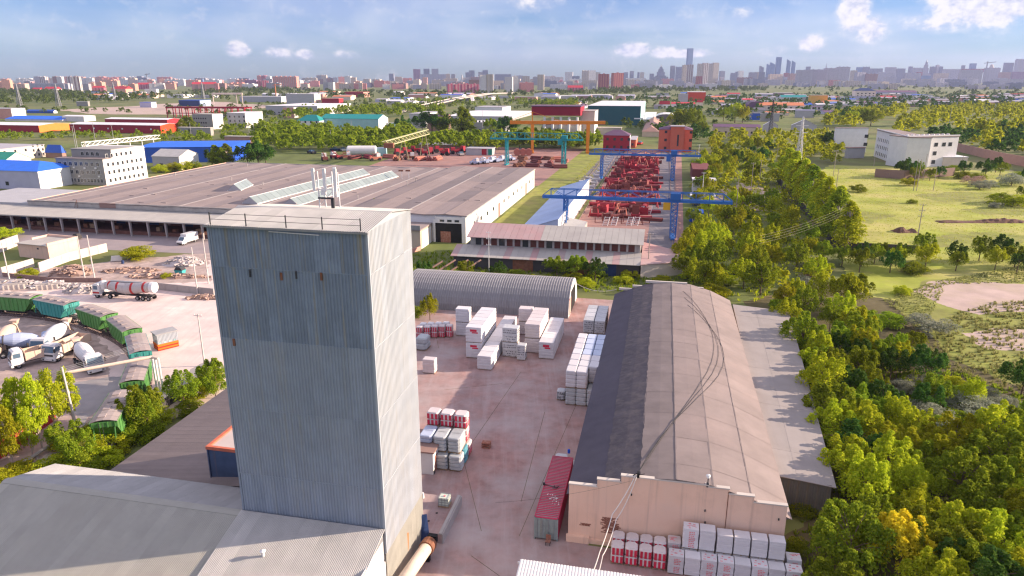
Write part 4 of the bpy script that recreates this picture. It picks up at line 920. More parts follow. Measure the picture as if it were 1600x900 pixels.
# cement tanker with semi-trailer
tk = thing('cement_tanker', 'red and white cement tanker truck at the far side of the yard', 'truck', G(197, 466), dirang(G(240, 469), G(148, 463)))
cab(tk, 5.2, 6.9, 'truck_white', 1.25, .8, 3.1); MB().box(6.92, 6.98, -1.1, 1.1, 1.1, 1.4).box(5.25, 6.8, 1.26, 1.3, 1.1, 1.45).box(5.25, 6.8, -1.3, -1.26, 1.1, 1.45).build('red_band', 'truck_red', tk)
MB().box(-6.8, 6.5, -.45, .45, .8, 1.1).box(1.2, 4.5, -1.15, -.8, .5, 1.0).build('chassis', 'truck_dark', tk); wheels(tk, (6.1, 3.0, -3.6, -4.9, -6.2))
MB().tube([(4.9, 0, 1.9), (4.9, 0, 3.0), (4.9, 0, 3.6), (4.9, 0, 3.75)], [.75, .8, .6, .2], 14).build('filter_dome', 'truck_white', tk)
body = MB().tube([(4.2, 0, 2.9), (3.9, 0, 2.75), (1.6, 0, 2.55), (-.6, 0, 2.3), (-3.0, 0, 2.5), (-6.2, 0, 2.85), (-6.9, 0, 2.9)], [.5, .95, 1.2, 1.35, 1.25, 1.05, .8], 18).build('tank', 'tank_grey', tk)
for x, z, r_ in ((3.3, 2.7, 1.03), (1.2, 2.5, 1.25), (-2.2, 2.42, 1.32), (-5.0, 2.72, 1.16)): MB().tube([(x, 0, z), (x - .5, 0, z)], r_, 18).build('tank_band', 'truck_red', body)
MB().tube([(-6.6, 0, 2.85), (-7.4, 0, 2.85)], [1.15, 1.1], 16).build('tank_end', 'truck_white', body); MB().box(-6, 3, -.35, .35, 3.72, 3.8).build('walkway', 'steel_grey', body)
# booth
bo = thing('control_booth', 'small grey booth with orange and red base beside the wagons', 'booth', G(248, 549), dirang(G(248, 549), G(276, 542)))
MB().box(0, 3.4, 0, 2.3, 0, .75).build('red_base', 'booth_red', bo); MB().box(-.03, 3.43, -.03, 2.33, .75, 1.2).build('orange_band', 'booth_orange', bo); MB().box(-.01, 3.41, -.01, 2.31, .2, .5).build('orange_stripe', 'booth_orange', bo)
clad(bo, 3.4, [(1.2, 2.9, 'clad_white')], 'x', (0, 0), 0, .85, .2); MB().box(.03, 3.37, .03, 2.3, 1.2, 2.9).build('cabin', 'grey_wall2', bo); MB().box(-.15, 3.55, -.15, 2.45, 2.9, 3.05).build('roof', 'roof_zinc', bo)
for k in range(4): MB().box(.2 + k * .8, .6 + k * .8, -.05, -.02, 1.25, 1.55).build('sign_spot', 'teal_wall', bo)
# pipe arch over the track
pa = thing('pipe_arch', 'cream overhead pipe on white posts crossing the wagons', 'pipe', (0, 0, 0))
a0, a1 = G(112, 640), G(246, 612); z_ = 5.6
MB().tube([(*a0, 0), (*a0, z_)], .16, 8).build('post', 'pole_concrete', pa); MB().tube([(*a0, z_), (*a1, z_)], .24, 10).build('crossing_pipe', 'pipe_cream', pa)
for d in (0, .55, 1.15): MB().tube([(a1[0] + d, a1[1] - d * .4, 0), (a1[0] + d, a1[1] - d * .4, z_ - .1 * d)], .15, 8).build('post', 'white_paint', pa)
MB().tube([(a1[0], a1[1], z_), (a1[0] + 1.15, a1[1] - .46, z_ - .1)], .2, 8).build('elbow', 'pipe_cream', pa)
# white delivery van
vn = thing('white_van', 'white box van parked at the loading canopy', 'van', G(294, 380), dirang(G(304, 376), G(283, 382)))
MB().box(-3.0, 1.4, -1.05, 1.05, .7, 2.9).build('box_body', 'truck_white', vn)
c = MB().add([(1.4, -1, .45), (3.2, -1, .45), (3.2, 1, .45), (1.4, 1, .45), (1.4, -1, 2.2), (1.9, -.95, 2.2), (1.9, .95, 2.2), (1.4, 1, 2.2), (3.2, -1, 1.15), (2.6, -1, 1.3), (3.2, 1, 1.15), (2.6, 1, 1.3)], [(0,3,2,1), (4,5,6,7), (0,1,8,9,5,4), (3,7,6,11,10,2), (1,2,10,8), (8,10,11,9), (9,11,6,5)]).build('cab', 'truck_white', vn)
MB().add([(2.62, -.85, 1.32), (2.62, .85, 1.32), (1.95, .8, 2.15), (1.95, -.8, 2.15)], [(0, 1, 2, 3)]).build('windscreen', 'windscreen', c); MB().box(3.15, 3.26, -.9, .9, .35, .7).build('bumper', 'truck_dark', c)
wheels(vn, (2.3, -1.8), .95, .38); MB().box(-2.9, 3.0, -.6, .6, .4, .7).build('chassis', 'truck_dark', vn)
MB().box(-1, 1, -.8, .8, .25, 1.1).frus(-.9, .9, -.75, .75, 1.1, -.6, .5, -.6, .6, 1.7).build('dark_car', 'truck_dark', loc=G(121, 374), rz=RZ, label='dark parked car in the shade of the loading canopy', cat='car')
# ------------------------------------------------------------------ rubble, walls, hut
def rubble(label, u, v, rx, ry, h, n, m, seed):
    rr = random.Random(seed); t = thing('rubble_pile', label, 'rubble', G(u, v), 0); big = MB()
    hb = heap_mesh(rx, ry, h, seed); hb.build('pile_core', m, t)
    for i in range(n):
        a, r_ = rr.uniform(0, 6.28), math.sqrt(rr.random()); x, y = rx * r_ * math.cos(a), ry * r_ * math.sin(a); z = h * max(0, 1 - r_ * r_) * .9
        s = rr.uniform(.2, .7); M = Matrix.Translation((x, y, z + .1)) @ Matrix.Rotation(rr.uniform(0, 3), 4, 'Z') @ Matrix.Rotation(rr.uniform(-.8, .8), 4, 'X')
        big.merge(MB().box(-s, s, -s * rr.uniform(.2, .5), s * rr.uniform(.2, .5), -.08, rr.uniform(.05, .25)), M)
    o = big.build('debris', m, t); o['kind'] = 'stuff'
def heap_mesh(rx, ry, h, seed, n=14, k=6):
    rr = random.Random(seed); mb = MB(); mb.v.append((0, 0, h))
    for j in range(1, k + 1):
        for i in range(n): t = 2 * math.pi * i / n; r_ = j / k * rr.uniform(.9, 1.1); mb.v.append((rx * r_ * math.cos(t), ry * r_ * math.sin(t), max(-.05, h * (1 - (j / k) ** 1.6) * rr.uniform(.7, 1.15)) if j < k else -.05))
    for i in range(n): mb.f.append((0, 1 + i, 1 + (i + 1) % n)); mb.m.append(0)
    for j in range(k - 1):
        for i in range(n): a = 1 + j * n; mb.f.append((a + i, a + n + i, a + n + (i + 1) % n, a + (i + 1) % n)); mb.m.append(0)
    return mb
rubble('brown heap of broken stone beside the pale panel wall', 112, 428, 5.5, 3.0, 2.2, 90, 'rubble_brown', 1)
rubble('pale rubble heap beside the cement tanker cab', 128, 456, 3.6, 2.2, 1.8, 60, 'rubble_grey', 2)
rubble('scattered grey rubble left of the tanker', 82, 447, 6, 2.5, 1.0, 60, 'rubble_grey', 3)
rubble('white-grey rubble heap in front of the loading canopy', 287, 412, 5.0, 3.5, 1.8, 110, 'rubble_grey', 4)
rubble('long low rubble strip by the tower', 262, 433, 10, 2.0, .7, 90, 'rubble_brown', 5)
rubble('broken concrete pieces at the left picture edge', 22, 446, 6, 2.5, 1.2, 70, 'rubble_grey', 6)
rubble('brown rubble below the green bush', 205, 424, 7, 2.0, .8, 70, 'rubble_brown', 7)
rubble('small debris heap right of the tanker', 318, 466, 3.5, 1.5, .7, 40, 'rubble_brown', 8)
def wallp(label, pts, h, m, th=.25, panel=3.0, name='panel_wall', cat='wall', pillar=None):
    t = thing(name, label, cat, (0, 0, 0))
    for p, q_ in zip(pts, pts[1:]):
        d = Vector((q_[0] - p[0], q_[1] - p[1], 0)); n = max(1, round(d.length / panel)); an = math.atan2(d.y, d.x); L_ = d.length / n
        me = MB().box(.02, L_ - .02, -th / 2, th / 2, 0, h).box(.12, L_ - .12, -th / 2 - .03, th / 2 + .03, h * .12, h * .9).mesh('wall_panel', m)
        for i in range(n): ob('wall_panel', me, t, (p[0] + d.x * i / n, p[1] + d.y * i / n, 0), an)
    return t
wallp('long pale concrete panel wall slanting towards the loading canopy', [G(62, 425), G(108, 408), G(168, 393)], 2.3, 'concrete_pale')
wallp('short pale wall stub at the left edge', [G(4, 432), G(54, 417)], 2.2, 'concrete_pale')
wallp('low brown retaining wall behind the cement tanker', [G(5, 432), G(80, 440), G(160, 441)], 1.0, 'brown_wall')
wallp('low concrete kerb wall right of the cement tanker', [G(242, 452), G(335, 462)], 1.6, 'concrete')
wallp('pale concrete wall beside the pink hut', [G(-20, 402), G(30, 383)], 3.0, 'concrete_pale')
MB().box(-1.3, 1.3, -.9, .9, 0, .1).xf(Matrix.Rotation(R(38), 4, 'X')).build('tilted_slab', 'concrete_pale', loc=(*G(183, 408), .7), rz=.3, label='tilted pale concrete slab leaning by the green bush', cat='slab')
MB().tube([(0, 0, 0), (0, 0, .8), (0, 0, .85)], [.32, .32, .28], 12).build('blue_barrel', 'blue_door', loc=G(192, 412), label='blue barrel beside the tilted slab', cat='barrel')
sk = thing('teal_skip', 'small teal skip with a dark hood on the rubble', 'skip', G(282, 427), RZ); MB().frus(-.9, .9, -.6, .6, 0, -1.1, 1.1, -.8, .8, .9).build('bin', 'turquoise', sk); MB().prism([(-1.1, .92), (1.1, .92), (.5, 1.7), (-.5, 1.7)], -.75, .75).build('hood', 'dark_metal', sk)
for k, (u, v) in enumerate(((20, 452), (72, 452))):
    b_ = thing('concrete_trough', 'broken pale concrete trough on the rubble', 'trough', G(u + 4, v - 1), .25); MB().box(-2.2, 2.2, -.9, -.7, 0, 1.1).box(-2.2, 2.2, .7, .9, 0, 1.1).build('side', 'concrete_pale', b_); MB().box(-2.2, 2.2, -.7, .7, 0, .3).build('floor', 'concrete_pale', b_)
    for x in (-2.0, -1, 0, 1, 2.0): MB().box(x - .1, x + .1, -1.0, -.9, 0, 1.15).build('rib', 'concrete_pale', b_)
ht = thing('pink_hut', 'flat-roofed salmon brick hut with a sunken roof before the canopy', 'hut', G(31, 401), dirang(G(31, 401), G(88, 407)))
w = 10.6; MB().box(0, w, 0, 9, 0, 3.6).build('wall', 'salmon_plaster', ht); MB().box(w - .35, w, 0, 9, 3.6, 4.3).box(0, w - .35, 8.7, 9, 3.6, 4.3).box(0, .3, 4, 8.7, 3.6, 4.2).build('parapet', 'salmon_plaster', ht)
MB().frus(-.3, w + .1, -.4, 8.7, 3.62, -.3, w - .4, -.4, 8.6, 3.75).build('roof', 'canopy_roof', ht); MB().box(6.8, 7.4, -.05, .02, 2.5, 2.9).build('vent', 'dark_metal', ht)
# ------------------------------------------------------------------ poles and wires
def pole(label, u, v, h, m='pole_concrete', arms=0, r=.14, group=None, px=True, lean=0.0, name='utility_pole', al=1.6):
    p = G(u, v) if px else (u, v); t = thing(name, label, 'pole', p, random.uniform(-.2, .2) + RZ, group)
    MB().tube([(0, 0, 0), (lean, 0, h)], [r, r * .6], 8).build('post', m, t)
    for k in range(arms):
        z = h - .3 - k * 1.5; MB().bar((-al / 2 + lean, 0, z), (al / 2 + lean, 0, z), .1).build('crossarm', m, t)
        for x in (-al / 2 + .1, 0, al / 2 - .1): MB().tube([(x + lean, 0, z + .05), (x + lean, 0, z + .3)], [.05, .03], 6).build('insulator', 'white_paint', t)
    return t
for u, v, h, l in ((15, 438, 9, 'thin concrete lamp pole over the pale wall stub'), (133, 438, 10.5, 'left of two concrete poles behind the tanker'), (148, 436, 10.5, 'right of two concrete poles behind the tanker'), (309, 460, 10.5, 'pole standing right of the tanker'), (326, 443, 10.5, 'pole close to the tower edge in the far yard')): pole(l, u, v, h, r=.17, group='yard poles')
p1 = pole('pole with one crossarm on the open yard beside the tower', 320, 572, 9, arms=1, group='yard poles')
p2 = pole('thick pale pole rising among the poplars', 120, 672, 9, arms=0, r=.2, lean=-.5)
for k in range(4): cable('overhead_wire', 'overhead wire strung from the poplar pole across the wagons', [(*G(-160, 760), 8.0 + .3 * k), (G(120, 672)[0] - .4, G(120, 672)[1], 8.2 + .25 * k), (*G(320, 572), 8.2 + .15 * k)], .014, 'steel_grey', .6)
# red fence, pipe and strip beside the front sheds
wallp('red sheet fence behind the poplars', [G(-120, 790), G(20, 705), G(88, 655)], 2.4, 'fence_red', .08, 2.2, 'red_fence', 'fence')
wp_ = thing('ground_pipe', 'grey pipeline on low supports along the red fence', 'pipeline', (0, 0, 0)); q0, q1 = G(-80, 810), G(112, 680)
MB().tube([(*q0, .6), (*q1, .6)], .22, 10).build('tube', 'concrete', wp_)
for k in range(7): x, y = q0[0] + (q1[0] - q0[0]) * k / 6, q0[1] + (q1[1] - q0[1]) * k / 6; MB().box(x - .2, x + .2, y - .2, y + .2, 0, .42).build('support', 'concrete', wp_)
patch('path_strip', [(0, 770), (60, 725), (140, 665), (165, 675), (90, 740), (40, 790)], 'concrete_pale', .03, sub=4, wob=.2)
patch('tyre_ground', [(-60, 770), (0, 720), (100, 650), (130, 665), (40, 735), (-20, 800)], 'soil', .024, sub=4, wob=.2)
wallp('dark rail fence left of the rear shed', [G(215, 668), G(300, 610)], 1.5, 'fence_dark', .08, 2.2, 'rail_fence', 'fence')
# ------------------------------------------------------------------ great flat warehouse
WA0, WA1, WB0, WB1 = 187.0, 296.0, -200.0, -53.0
wh = thing('flat_warehouse', 'huge warehouse with low felt roof bays and a long white side wall', 'warehouse', (0, 0, 0), RZ)   # local x = b, y = a
MB().box(WB0, WB1, WA0, WA1 - .5, 0, 6.6).build('wall', 'wh_white', wh)
nb = 12; bw = (WB1 - WB0) / nb
for i in range(nb):
    b0 = WB0 + i * bw; b1 = b0 + bw; bm = (b0 + b1) / 2; up = 1.0 if i >= 9 else 0.0
    z0, z1, zm = 6.85 + up, 6.85 + up, 7.2 + up
    if up: MB().box(b0, b1, WA0 + .2, WA1 - .6, 6.5, 7.7).build('raised_wall', 'wh_white', wh)
    for j in range(5):
        ya, yb = WA0 - .3 + (WA1 - WA0 + .4) * j / 5, WA0 - .3 + (WA1 - WA0 + .4) * (j + 1) / 5; e = .015 * (j % 2)
        for k in range(2):
            xa, xb, za, zb = (b0, bm, z0, zm) if k == 0 else (bm, b1 + .05, zm, z1)
            m_ = 'wh_felt2' if (up and random.random() < .6) else 'wh_felt'
            MB().add([(xa, ya, za + e), (xb, ya, zb + e), (xb, yb + .1, zb + e), (xa, yb + .1, za + e), (xa, ya, za - .25), (xb, ya, zb - .25), (xb, yb + .1, zb - .25), (xa, yb + .1, za - .25)], [(0,1,2,3), (7,6,5,4), (0,4,5,1), (1,5,6,2), (2,6,7,3), (3,7,4,0)]).build('roof_felt_panel', m_, wh)
    MB().box(bm - .25, bm + .25, WA0, WA1, zm + .0, zm + .05).build('ridge_strip', 'wh_felt2' if i % 2 else 'concrete', wh)
MB().box(WB1 - .1, WB1 + .35, WA0 - .3, WA1, 7.45, 7.85).build('right_coping', 'wh_parapet', wh)
MB().box(WB0 - .4, WB0, WA0, WA1, 6.3, 7.0).build('left_coping', 'salmon_plaster', wh); MB().box(WB0, WB1, WA1 - .3, WA1 + .2, 6.4, 7.2).build('back_coping', 'wh_parapet', wh)
rr = random.Random(8)
for k in range(46):
    x, y = rr.uniform(WB0 + 4, WB1 - 3), rr.uniform(WA0 + 4, WA1 - 6); up = 1.0 if x > WB0 + 9 * bw else 0; fx = ((x - WB0) % bw) / bw; z = 6.85 + up + .35 * (1 - abs(2 * fx - 1))
    MB().box(x - .9, x + .9, y - .35, y + .35, z - .1, z + rr.uniform(.06, .16)).build('felt_patch', 'wh_felt2', wh)
for k in range(10):
    x, y = rr.uniform(WB0 + 6, WB1 - 3), rr.uniform(WA0 + 6, WA1 - 10); up = 1.0 if x > WB0 + 9 * bw else 0
    MB().tube([(x, y, 6.8 + up), (x, y, 8.1 + up)], [.18, .15], 8).box(x - .25, x + .25, y - .25, y + .25, 8.1 + up, 8.2 + up).build('roof_vent', 'concrete', wh)
for k in range(13):                                    # side wall openings
    y = WA0 + 8 + k * 8
    if k == 4 or k == 10: MB().box(WB1, WB1 + .06, y, y + 3, 0, 4.6).build('door', 'brown_wall', wh)
    else: MB().box(WB1, WB1 + .06, y, y + 1.8, 3.4, 4.6).build('window', 'glass_dark', wh)
MB().box(WB1 - 9, WB1 - 1.2, WA0 - .35, WA0 + .02, 0, 5.6).build('dark_gateway', 'black', wh); MB().box(WB1 - 9.6, WB1 - 9, WA0 - .5, WA0, 0, 6.6).box(WB1 - 1.2, WB1, WA0 - .5, WA0, 0, 7.6).box(WB1 - 9, WB1 - 1.2, WA0 - .5, WA0, 5.6, 7.4).build('gate_frame', 'wh_white', wh)
for x in (-60.6, -58.4, -56.2): MB().box(x, x + 1.3, WA0 - .56, WA0 - .5, 6.0, 6.6).build('gate_window', 'glass_dark', wh)
MB().box(WB1 - 7.5, WB1 - 4.5, WA0 - .42, WA0 - .36, 0, 3.2).build('inner_crate', 'brick_patch', wh)
# annex with turquoise panel
axx = thing('warehouse_annex', 'small beige annex with turquoise panels between tower and warehouse gate', 'annex', (0, 0, 0), RZ)
MB().box(-78, -63.2, 177, 187, 0, 5.2).build('wall', 'beige_wall', axx); MB().box(-78.3, -63, 176.6, 187.3, 5.2, 5.5).build('roof', 'wh_felt', axx); MB().box(-78, -63, 176.5, 176.7, 5.5, 6.7).build('fence_mesh', 'steel_grey', axx)
MB().box(-76, -72, 176.9, 177, .5, 3.4).build('turquoise_panel', 'turquoise', axx); MB().box(-69.5, -65.5, 176.9, 177, 0, 4.4).build('door', 'cream_wall', axx); MB().box(-63.2, -63.1, 178, 186, 0, 4.6).build('side_panel', 'white_wall', axx)
wallp('low pink kerb wall before the warehouse gate', [S(168, -66), S(176, -63)], 1.1, 'pink_wall')
# skylights
def lantern(label, p0, p1, wd, h, np_):
    d = Vector((p1[0] - p0[0], p1[1] - p0[1], 0)); L_ = d.length; t = thing('roof_lantern', label, 'skylight', (p0[0], p0[1], 7.0), math.atan2(d.y, d.x))
    for k in range(np_):
        x0, x1 = L_ * k / np_ + .06, L_ * (k + 1) / np_ - .06
        for s in (-1, 1): MB().add([(x0, s * wd / 2, .35), (x1, s * wd / 2, .35), (x1, s * .1, h), (x0, s * .1, h), (x0, s * wd / 2, .27), (x1, s * wd / 2, .27), (x1, s * .1, h - .08), (x0, s * .1, h - .08)], [(0,1,2,3), (4,5,6,7), (0,1,5,4), (1,2,6,5), (2,3,7,6), (3,0,4,7)]).build('pane', 'skylight', t)
    MB().prism([(-wd / 2, 0), (wd / 2, 0), (wd / 2, .3), (0, h - .1), (-wd / 2, .3)], 0, .1, axis='x').prism([(-wd / 2, 0), (wd / 2, 0), (wd / 2, .3), (0, h - .1), (-wd / 2, .3)], L_ - .1, L_, axis='x').build('end', 'grey_wall2', t)
    MB().box(0, L_, wd / 2 - .1, wd / 2 + .1, 0, .36).box(0, L_, -wd / 2 - .1, -wd / 2 + .1, 0, .36).box(0, L_, -.14, .14, h - .06, h + .06).build('curb', 'white_paint', t)
lantern('left long glass roof lantern behind the tower', S(196, -126), S(270, -120), 5.5, 2.3, 22)
lantern('right long glass roof lantern behind the tower', S(196, -112), S(266, -106), 5.5, 2.3, 22)
lantern('small glass roof lantern alone on the left part of the warehouse', G(366, 297, 7.4), G(386, 288, 7.4), 4.5, 2.4, 4)
# roof gear
sg = thing('roof_sign_frame', 'two white posts with red brackets on the warehouse roof', 'frame', (0, 0, 0))
for u, v in ((628, 279), (639, 279)): x, y = G(u, v, 7.2); MB().bar((x, y, 6.8), (x, y, 10.4), .16).build('post', 'white_paint', sg); MB().box(x - 1.2, x + .6, y - .3, y + .3, 10.0, 10.6).build('bracket', 'rust', sg)
# loading canopy on the left
cn = thing('loading_canopy', 'long loading canopy on concrete columns along the warehouse front', 'canopy', (0, 0, 0), RZ)
for i in range(17):
    x = -222 + i * 6
    MB().add([(x, 174.6, 4.9), (x + 5.95, 174.6, 4.9), (x + 5.95, 187, 5.5), (x, 187, 5.5), (x, 174.6, 4.55), (x + 5.95, 174.6, 4.55), (x + 5.95, 187, 5.3), (x, 187, 5.3)], [(0,1,2,3), (7,6,5,4), (0,4,5,1), (1,5,6,2), (2,6,7,3), (3,7,4,0)]).build('roof_panel', 'canopy_roof', cn)
    MB().frus(x + 2.8, x + 3.2, 175.2, 175.7, 0, x + 2.75, x + 3.25, 175.1, 175.8, 4.6).build('column', 'concrete', cn)
    if i % 2: MB().box(x + .6, x + 3.8, 186.4, 186.5, 1.1, 4.2).build('dock_door', 'blue_door', cn)
    else: MB().box(x + .6, x + 2.2, 186.4, 186.5, 1.1, 3.4).build('dock_door', 'brown_wall', cn)
MB().box(-222, -120, 186.5, 186.9, 0, 5.2).build('back_wall', 'wh_brick', cn); MB().box(-222, -120, 177, 186.5, 0, 1.05).build('dock', 'wh_brick', cn)
for k in range(12):
    x = rr.uniform(-215, -128); MB().box(x, x + rr.uniform(.8, 2), 178.5, 180, 1.05, rr.uniform(1.6, 2.4)).build('crate', random.choice(['wood', 'brick_patch', 'dark_metal', 'rust']), loc=(0, 0, 0), rz=RZ, label='wooden crate on the loading dock under the canopy', cat='crate')
pw = thing('warehouse_parapet', 'long grey parapet with a patched section above the canopy', 'parapet', (0, 0, 0), RZ)
for i in range(27):
    x = -200 + i * 3; MB().box(x + .01, x + 2.99, 186.7, 187.0, 5.7, 7.25 + .03 * (i % 2)).build('parapet_panel', 'wh_parapet' if i not in (9, 10) else 'brown_wall', pw)
MB().box(-126, -121, 186.6, 186.68, 5.9, 7.0).build('turquoise_panel', 'turquoise', pw)
MB().bar((-182, 186.2, 5.3), (-181.3, 186.8, 7.8), .1).bar((-180.8, 186.2, 5.3), (-181.2, 186.8, 7.8), .1).build('red_ladder', 'rust', pw)
MB().box(-232, -200.3, 187, 214, 0, 6.2).build('side_wing', 'grey_wall2', None, label='flat-roofed wing at the left end of the warehouse', cat='building', loc=(0, 0, 0), rz=RZ)
# ------------------------------------------------------------------ generic sheds
def shed(name, label, cat, x, y, w, d, h, rz, wall, roof, rise=0.0, ridge='x', side=None, front=None, over=.3, group=None, wins=(), swins=(), flat_par=None):
    """front-left base corner at x,y; local x = width, y = depth. wins: (x0, x1, z0, z1[, material]) on the front; swins on the right side"""
    t = thing(name, label, cat, (x, y), rz, group)
    MB().box(0, w, 0, d, 0, h).build('wall', wall, t)
    if side: MB().box(w, w + .04, 0, d, 0, h).build('side_face', side, t)
    if front: MB().box(0, w, -.04, 0, 0, h).build('front_face', front, t)
    sm = side or wall
    if rise <= 0:
        MB().box(-over, w + over, -over, d + over, h, h + .3).build('roof', roof, t)
        if flat_par: MB().box(-.02, w + .02, -.02, .25, h + .3, h + .3 + flat_par).box(w - .25, w + .02, .25, d, h + .3, h + .3 + flat_par).build('parapet', wall, t)
    elif ridge == 'x':
        for a, b in ((-over, d / 2), (d + over, d / 2)):
            MB().add([(-over, a, h), (w + over, a, h), (w + over, b, h + rise), (-over, b, h + rise), (-over, a, h - .12), (w + over, a, h - .12), (w + over, b, h + rise - .12), (-over, b, h + rise - .12)], [(0,1,2,3), (7,6,5,4), (0,4,5,1), (1,5,6,2), (2,6,7,3), (3,7,4,0)]).build('roof_slope', roof, t)
        for xx, mm in ((0, wall), (w - .1, sm)): MB().prism([(0, h - .05), (d, h - .05), (d / 2, h + rise - .15)], xx, xx + .13, axis='x').build('gable', mm, t)
    elif ridge == 'y':
        for a, b in ((-over, w / 2), (w + over, w / 2)):
            MB().add([(a, -over, h), (a, d + over, h), (b, d + over, h + rise), (b, -over, h + rise), (a, -over, h - .12), (a, d + over, h - .12), (b, d + over, h + rise - .12), (b, -over, h + rise - .12)], [(0,1,2,3), (7,6,5,4), (0,4,5,1), (1,5,6,2), (2,6,7,3), (3,7,4,0)]).build('roof_slope', roof, t)
        for yy in (-.03, d - .1): MB().prism([(0, h - .05), (w, h - .05), (w / 2, h + rise - .15)], yy, yy + .13).build('gable', front or wall, t)
    elif ridge == 'arch':
        n = 10; pr = [(w / 2 - (w / 2 + over) * math.cos(math.pi * j / n), h + rise * math.sin(math.pi * j / n)) for j in range(n + 1)]
        MB().sheet(pr, -over, d + over, .12).build('roof', roof, t); MB().prism([(w / 2 - w / 2 * math.cos(math.pi * j / n), h - .2 + rise * .97 * math.sin(math.pi * j / n)) for j in range(n + 1)], 0, .1).build('gable', front or wall, t)
    elif ridge == 'archx':
        n = 10; pr = [(d / 2 - (d / 2 + over) * math.cos(math.pi * j / n), h + rise * math.sin(math.pi * j / n)) for j in range(n + 1)]
        MB().sheet(pr, -over, w + over, .12, axis='x').build('roof', roof, t); MB().prism([(d / 2 - d / 2 * math.cos(math.pi * j / n), h - .2 + rise * .97 * math.sin(math.pi * j / n)) for j in range(n + 1)], w - .1, w, axis='x').build('gable', side or wall, t)
    elif ridge == 'hip':
        i = min(w, d) * .42; o = over
        if w >= d: top = [(i, d / 2), (w - i, d / 2)]; fs = [(0, 1, 5, 4), (1, 2, 5), (2, 3, 4, 5), (3, 0, 4)]
        else: top = [(w / 2, i), (w / 2, d - i)]; fs = [(0, 1, 4), (1, 2, 5, 4), (2, 3, 5), (3, 0, 4, 5)]
        MB().add([(-o, -o, h), (w + o, -o, h), (w + o, d + o, h), (-o, d + o, h)] + [(p, q_, h + rise) for p, q_ in top], fs + [(3, 2, 1, 0)]).build('roof', roof, t)
    def win(c, x0, x1, z0, z1, m='glass_dark', side_=False):
        if side_: o = MB().box(w + .02, w + .09, x0, x1, z0, z1).build('window', m, t)
        else: o = MB().box(x0, x1, -.09, -.02, z0, z1).build('window', m, t)
    for q_ in wins: win(0, *q_)
    for q_ in swins: win(0, *q_, side_=True)
    return t
def fshed(name, label, cat, u0, u1, u2, vb, vt, wall, roof, hd=HD, depth=None, **k):
    """front base right corner seen at (u1, vb); front runs left to column u0, the right side back to column u2; eaves in row vt"""
    x1, y1 = G(u1, vb); A, B = AX(hd)
    def hit(u, dx, dy): kk = (u - 800) / F; return (kk * (y1 * CP + H * SP) - x1) / (dx - kk * dy * CP)
    w = hit(u0, -B[0], -B[1]); d = depth if depth else hit(u2, A[0], A[1])
    h = ZV(vt, y1); d = max(3, min(d, 160)); w = max(2, w)
    return shed(name, label, cat, x1 - w * B[0], y1 - w * B[1], w, d, max(1.5, h), -R(hd), wall, roof, **k)
# workshop with clerestory
ws = thing('clerestory_workshop', 'workshop with pinkish sheet roof and a band of clerestory windows', 'workshop', (0, 0, 0), RZ)
MB().box(-49, -3.6, 160.9, 180, 0, 3.2).build('front_wall', 'fence_dark', ws); MB().box(-46, -3.8, 166, 179, 0, 6.8).build('hall', 'grey_wall', ws)
for i in range(28):
    x = -49.6 + i * 46.2 / 28; w_ = 46.2 / 28; m_ = 'pinkish_roof' if i < 13 or i % 5 == 0 else 'roof_zinc_pale'
    MB().add([(x, 160.2, 3.1), (x + w_ - .03, 160.2, 3.1), (x + w_ - .03, 166.2, 4.7), (x, 166.2, 4.7), (x, 160.2, 2.98), (x + w_ - .03, 160.2, 2.98), (x + w_ - .03, 166.2, 4.58), (x, 166.2, 4.58)], [(0,1,2,3), (7,6,5,4), (0,4,5,1), (1,5,6,2), (2,6,7,3), (3,7,4,0)]).build('lower_roof_sheet', 'canopy_roof' if i % 4 else 'pinkish_roof', ws)
for i in range(28):
    x = -46.6 + i * 43.6 / 28; w_ = 43.6 / 28; m_ = 'pinkish_roof' if i < 12 else 'canopy_roof'
    for ya, za, yb, zb in ((164.7, 7.0, 172.5, 9.2), (180.2, 7.0, 172.5, 9.2)):
        MB().add([(x, ya, za), (x + w_ - .04, ya, za), (x + w_ - .04, yb, zb), (x, yb, zb), (x, ya, za - .12), (x + w_ - .04, ya, za - .12), (x + w_ - .04, yb, zb - .12), (x, yb, zb - .12)], [(0,1,2,3), (7,6,5,4), (0,4,5,1), (1,5,6,2), (2,6,7,3), (3,7,4,0)]).build('roof_sheet', m_, ws)
MB().prism([(164.9, 6.8), (180, 6.8), (172.5, 9.0)], -4.2, -3.9, axis='x').build('gable', 'pink_wall', ws)
for i in range(20):
    x = -44.6 + i * 2.0; MB().box(x, x + 1.5, 165.9, 166.0, 4.85, 6.6).build('clerestory_window', 'glass_red' if i > 9 or i % 3 else 'glass_dark', ws); MB().box(x + 1.5, x + 2.0, 165.85, 166.0, 4.7, 6.75).build('mullion', 'concrete', ws)
for x0, x1, m_ in ((-34, -29, 'rust'), (-20, -15, 'rust'), (-14, -9, 'blue_door')): MB().box(x0, x1, 160.75, 160.9, 0, 2.9).build('gate', m_, ws)
MB().add([(-3.4, 160, 3.4), (7.5, 166, 3.2), (8.5, 172, 3.6), (-3.4, 176, 5.2), (-3.4, 160, 3.2), (7.5, 166, 3.0), (8.5, 172, 3.4), (-3.4, 176, 5.0)], [(0,1,2,3), (7,6,5,4), (0,4,5,1), (1,5,6,2), (2,6,7,3), (3,7,4,0)]).build('side_roof', 'pinkish_roof', ws); MB().add([(-3.3, 160.3, 0), (7.2, 166, 0), (8, 171.6, 0), (-3.3, 175.7, 0), (-3.3, 160.3, 3.2), (7.2, 166, 3.0), (8, 171.6, 3.4), (-3.3, 175.7, 4.9)], [(0,1,5,4), (1,2,6,5), (2,3,7,6)]).build('side_wall', 'concrete_pale', ws)
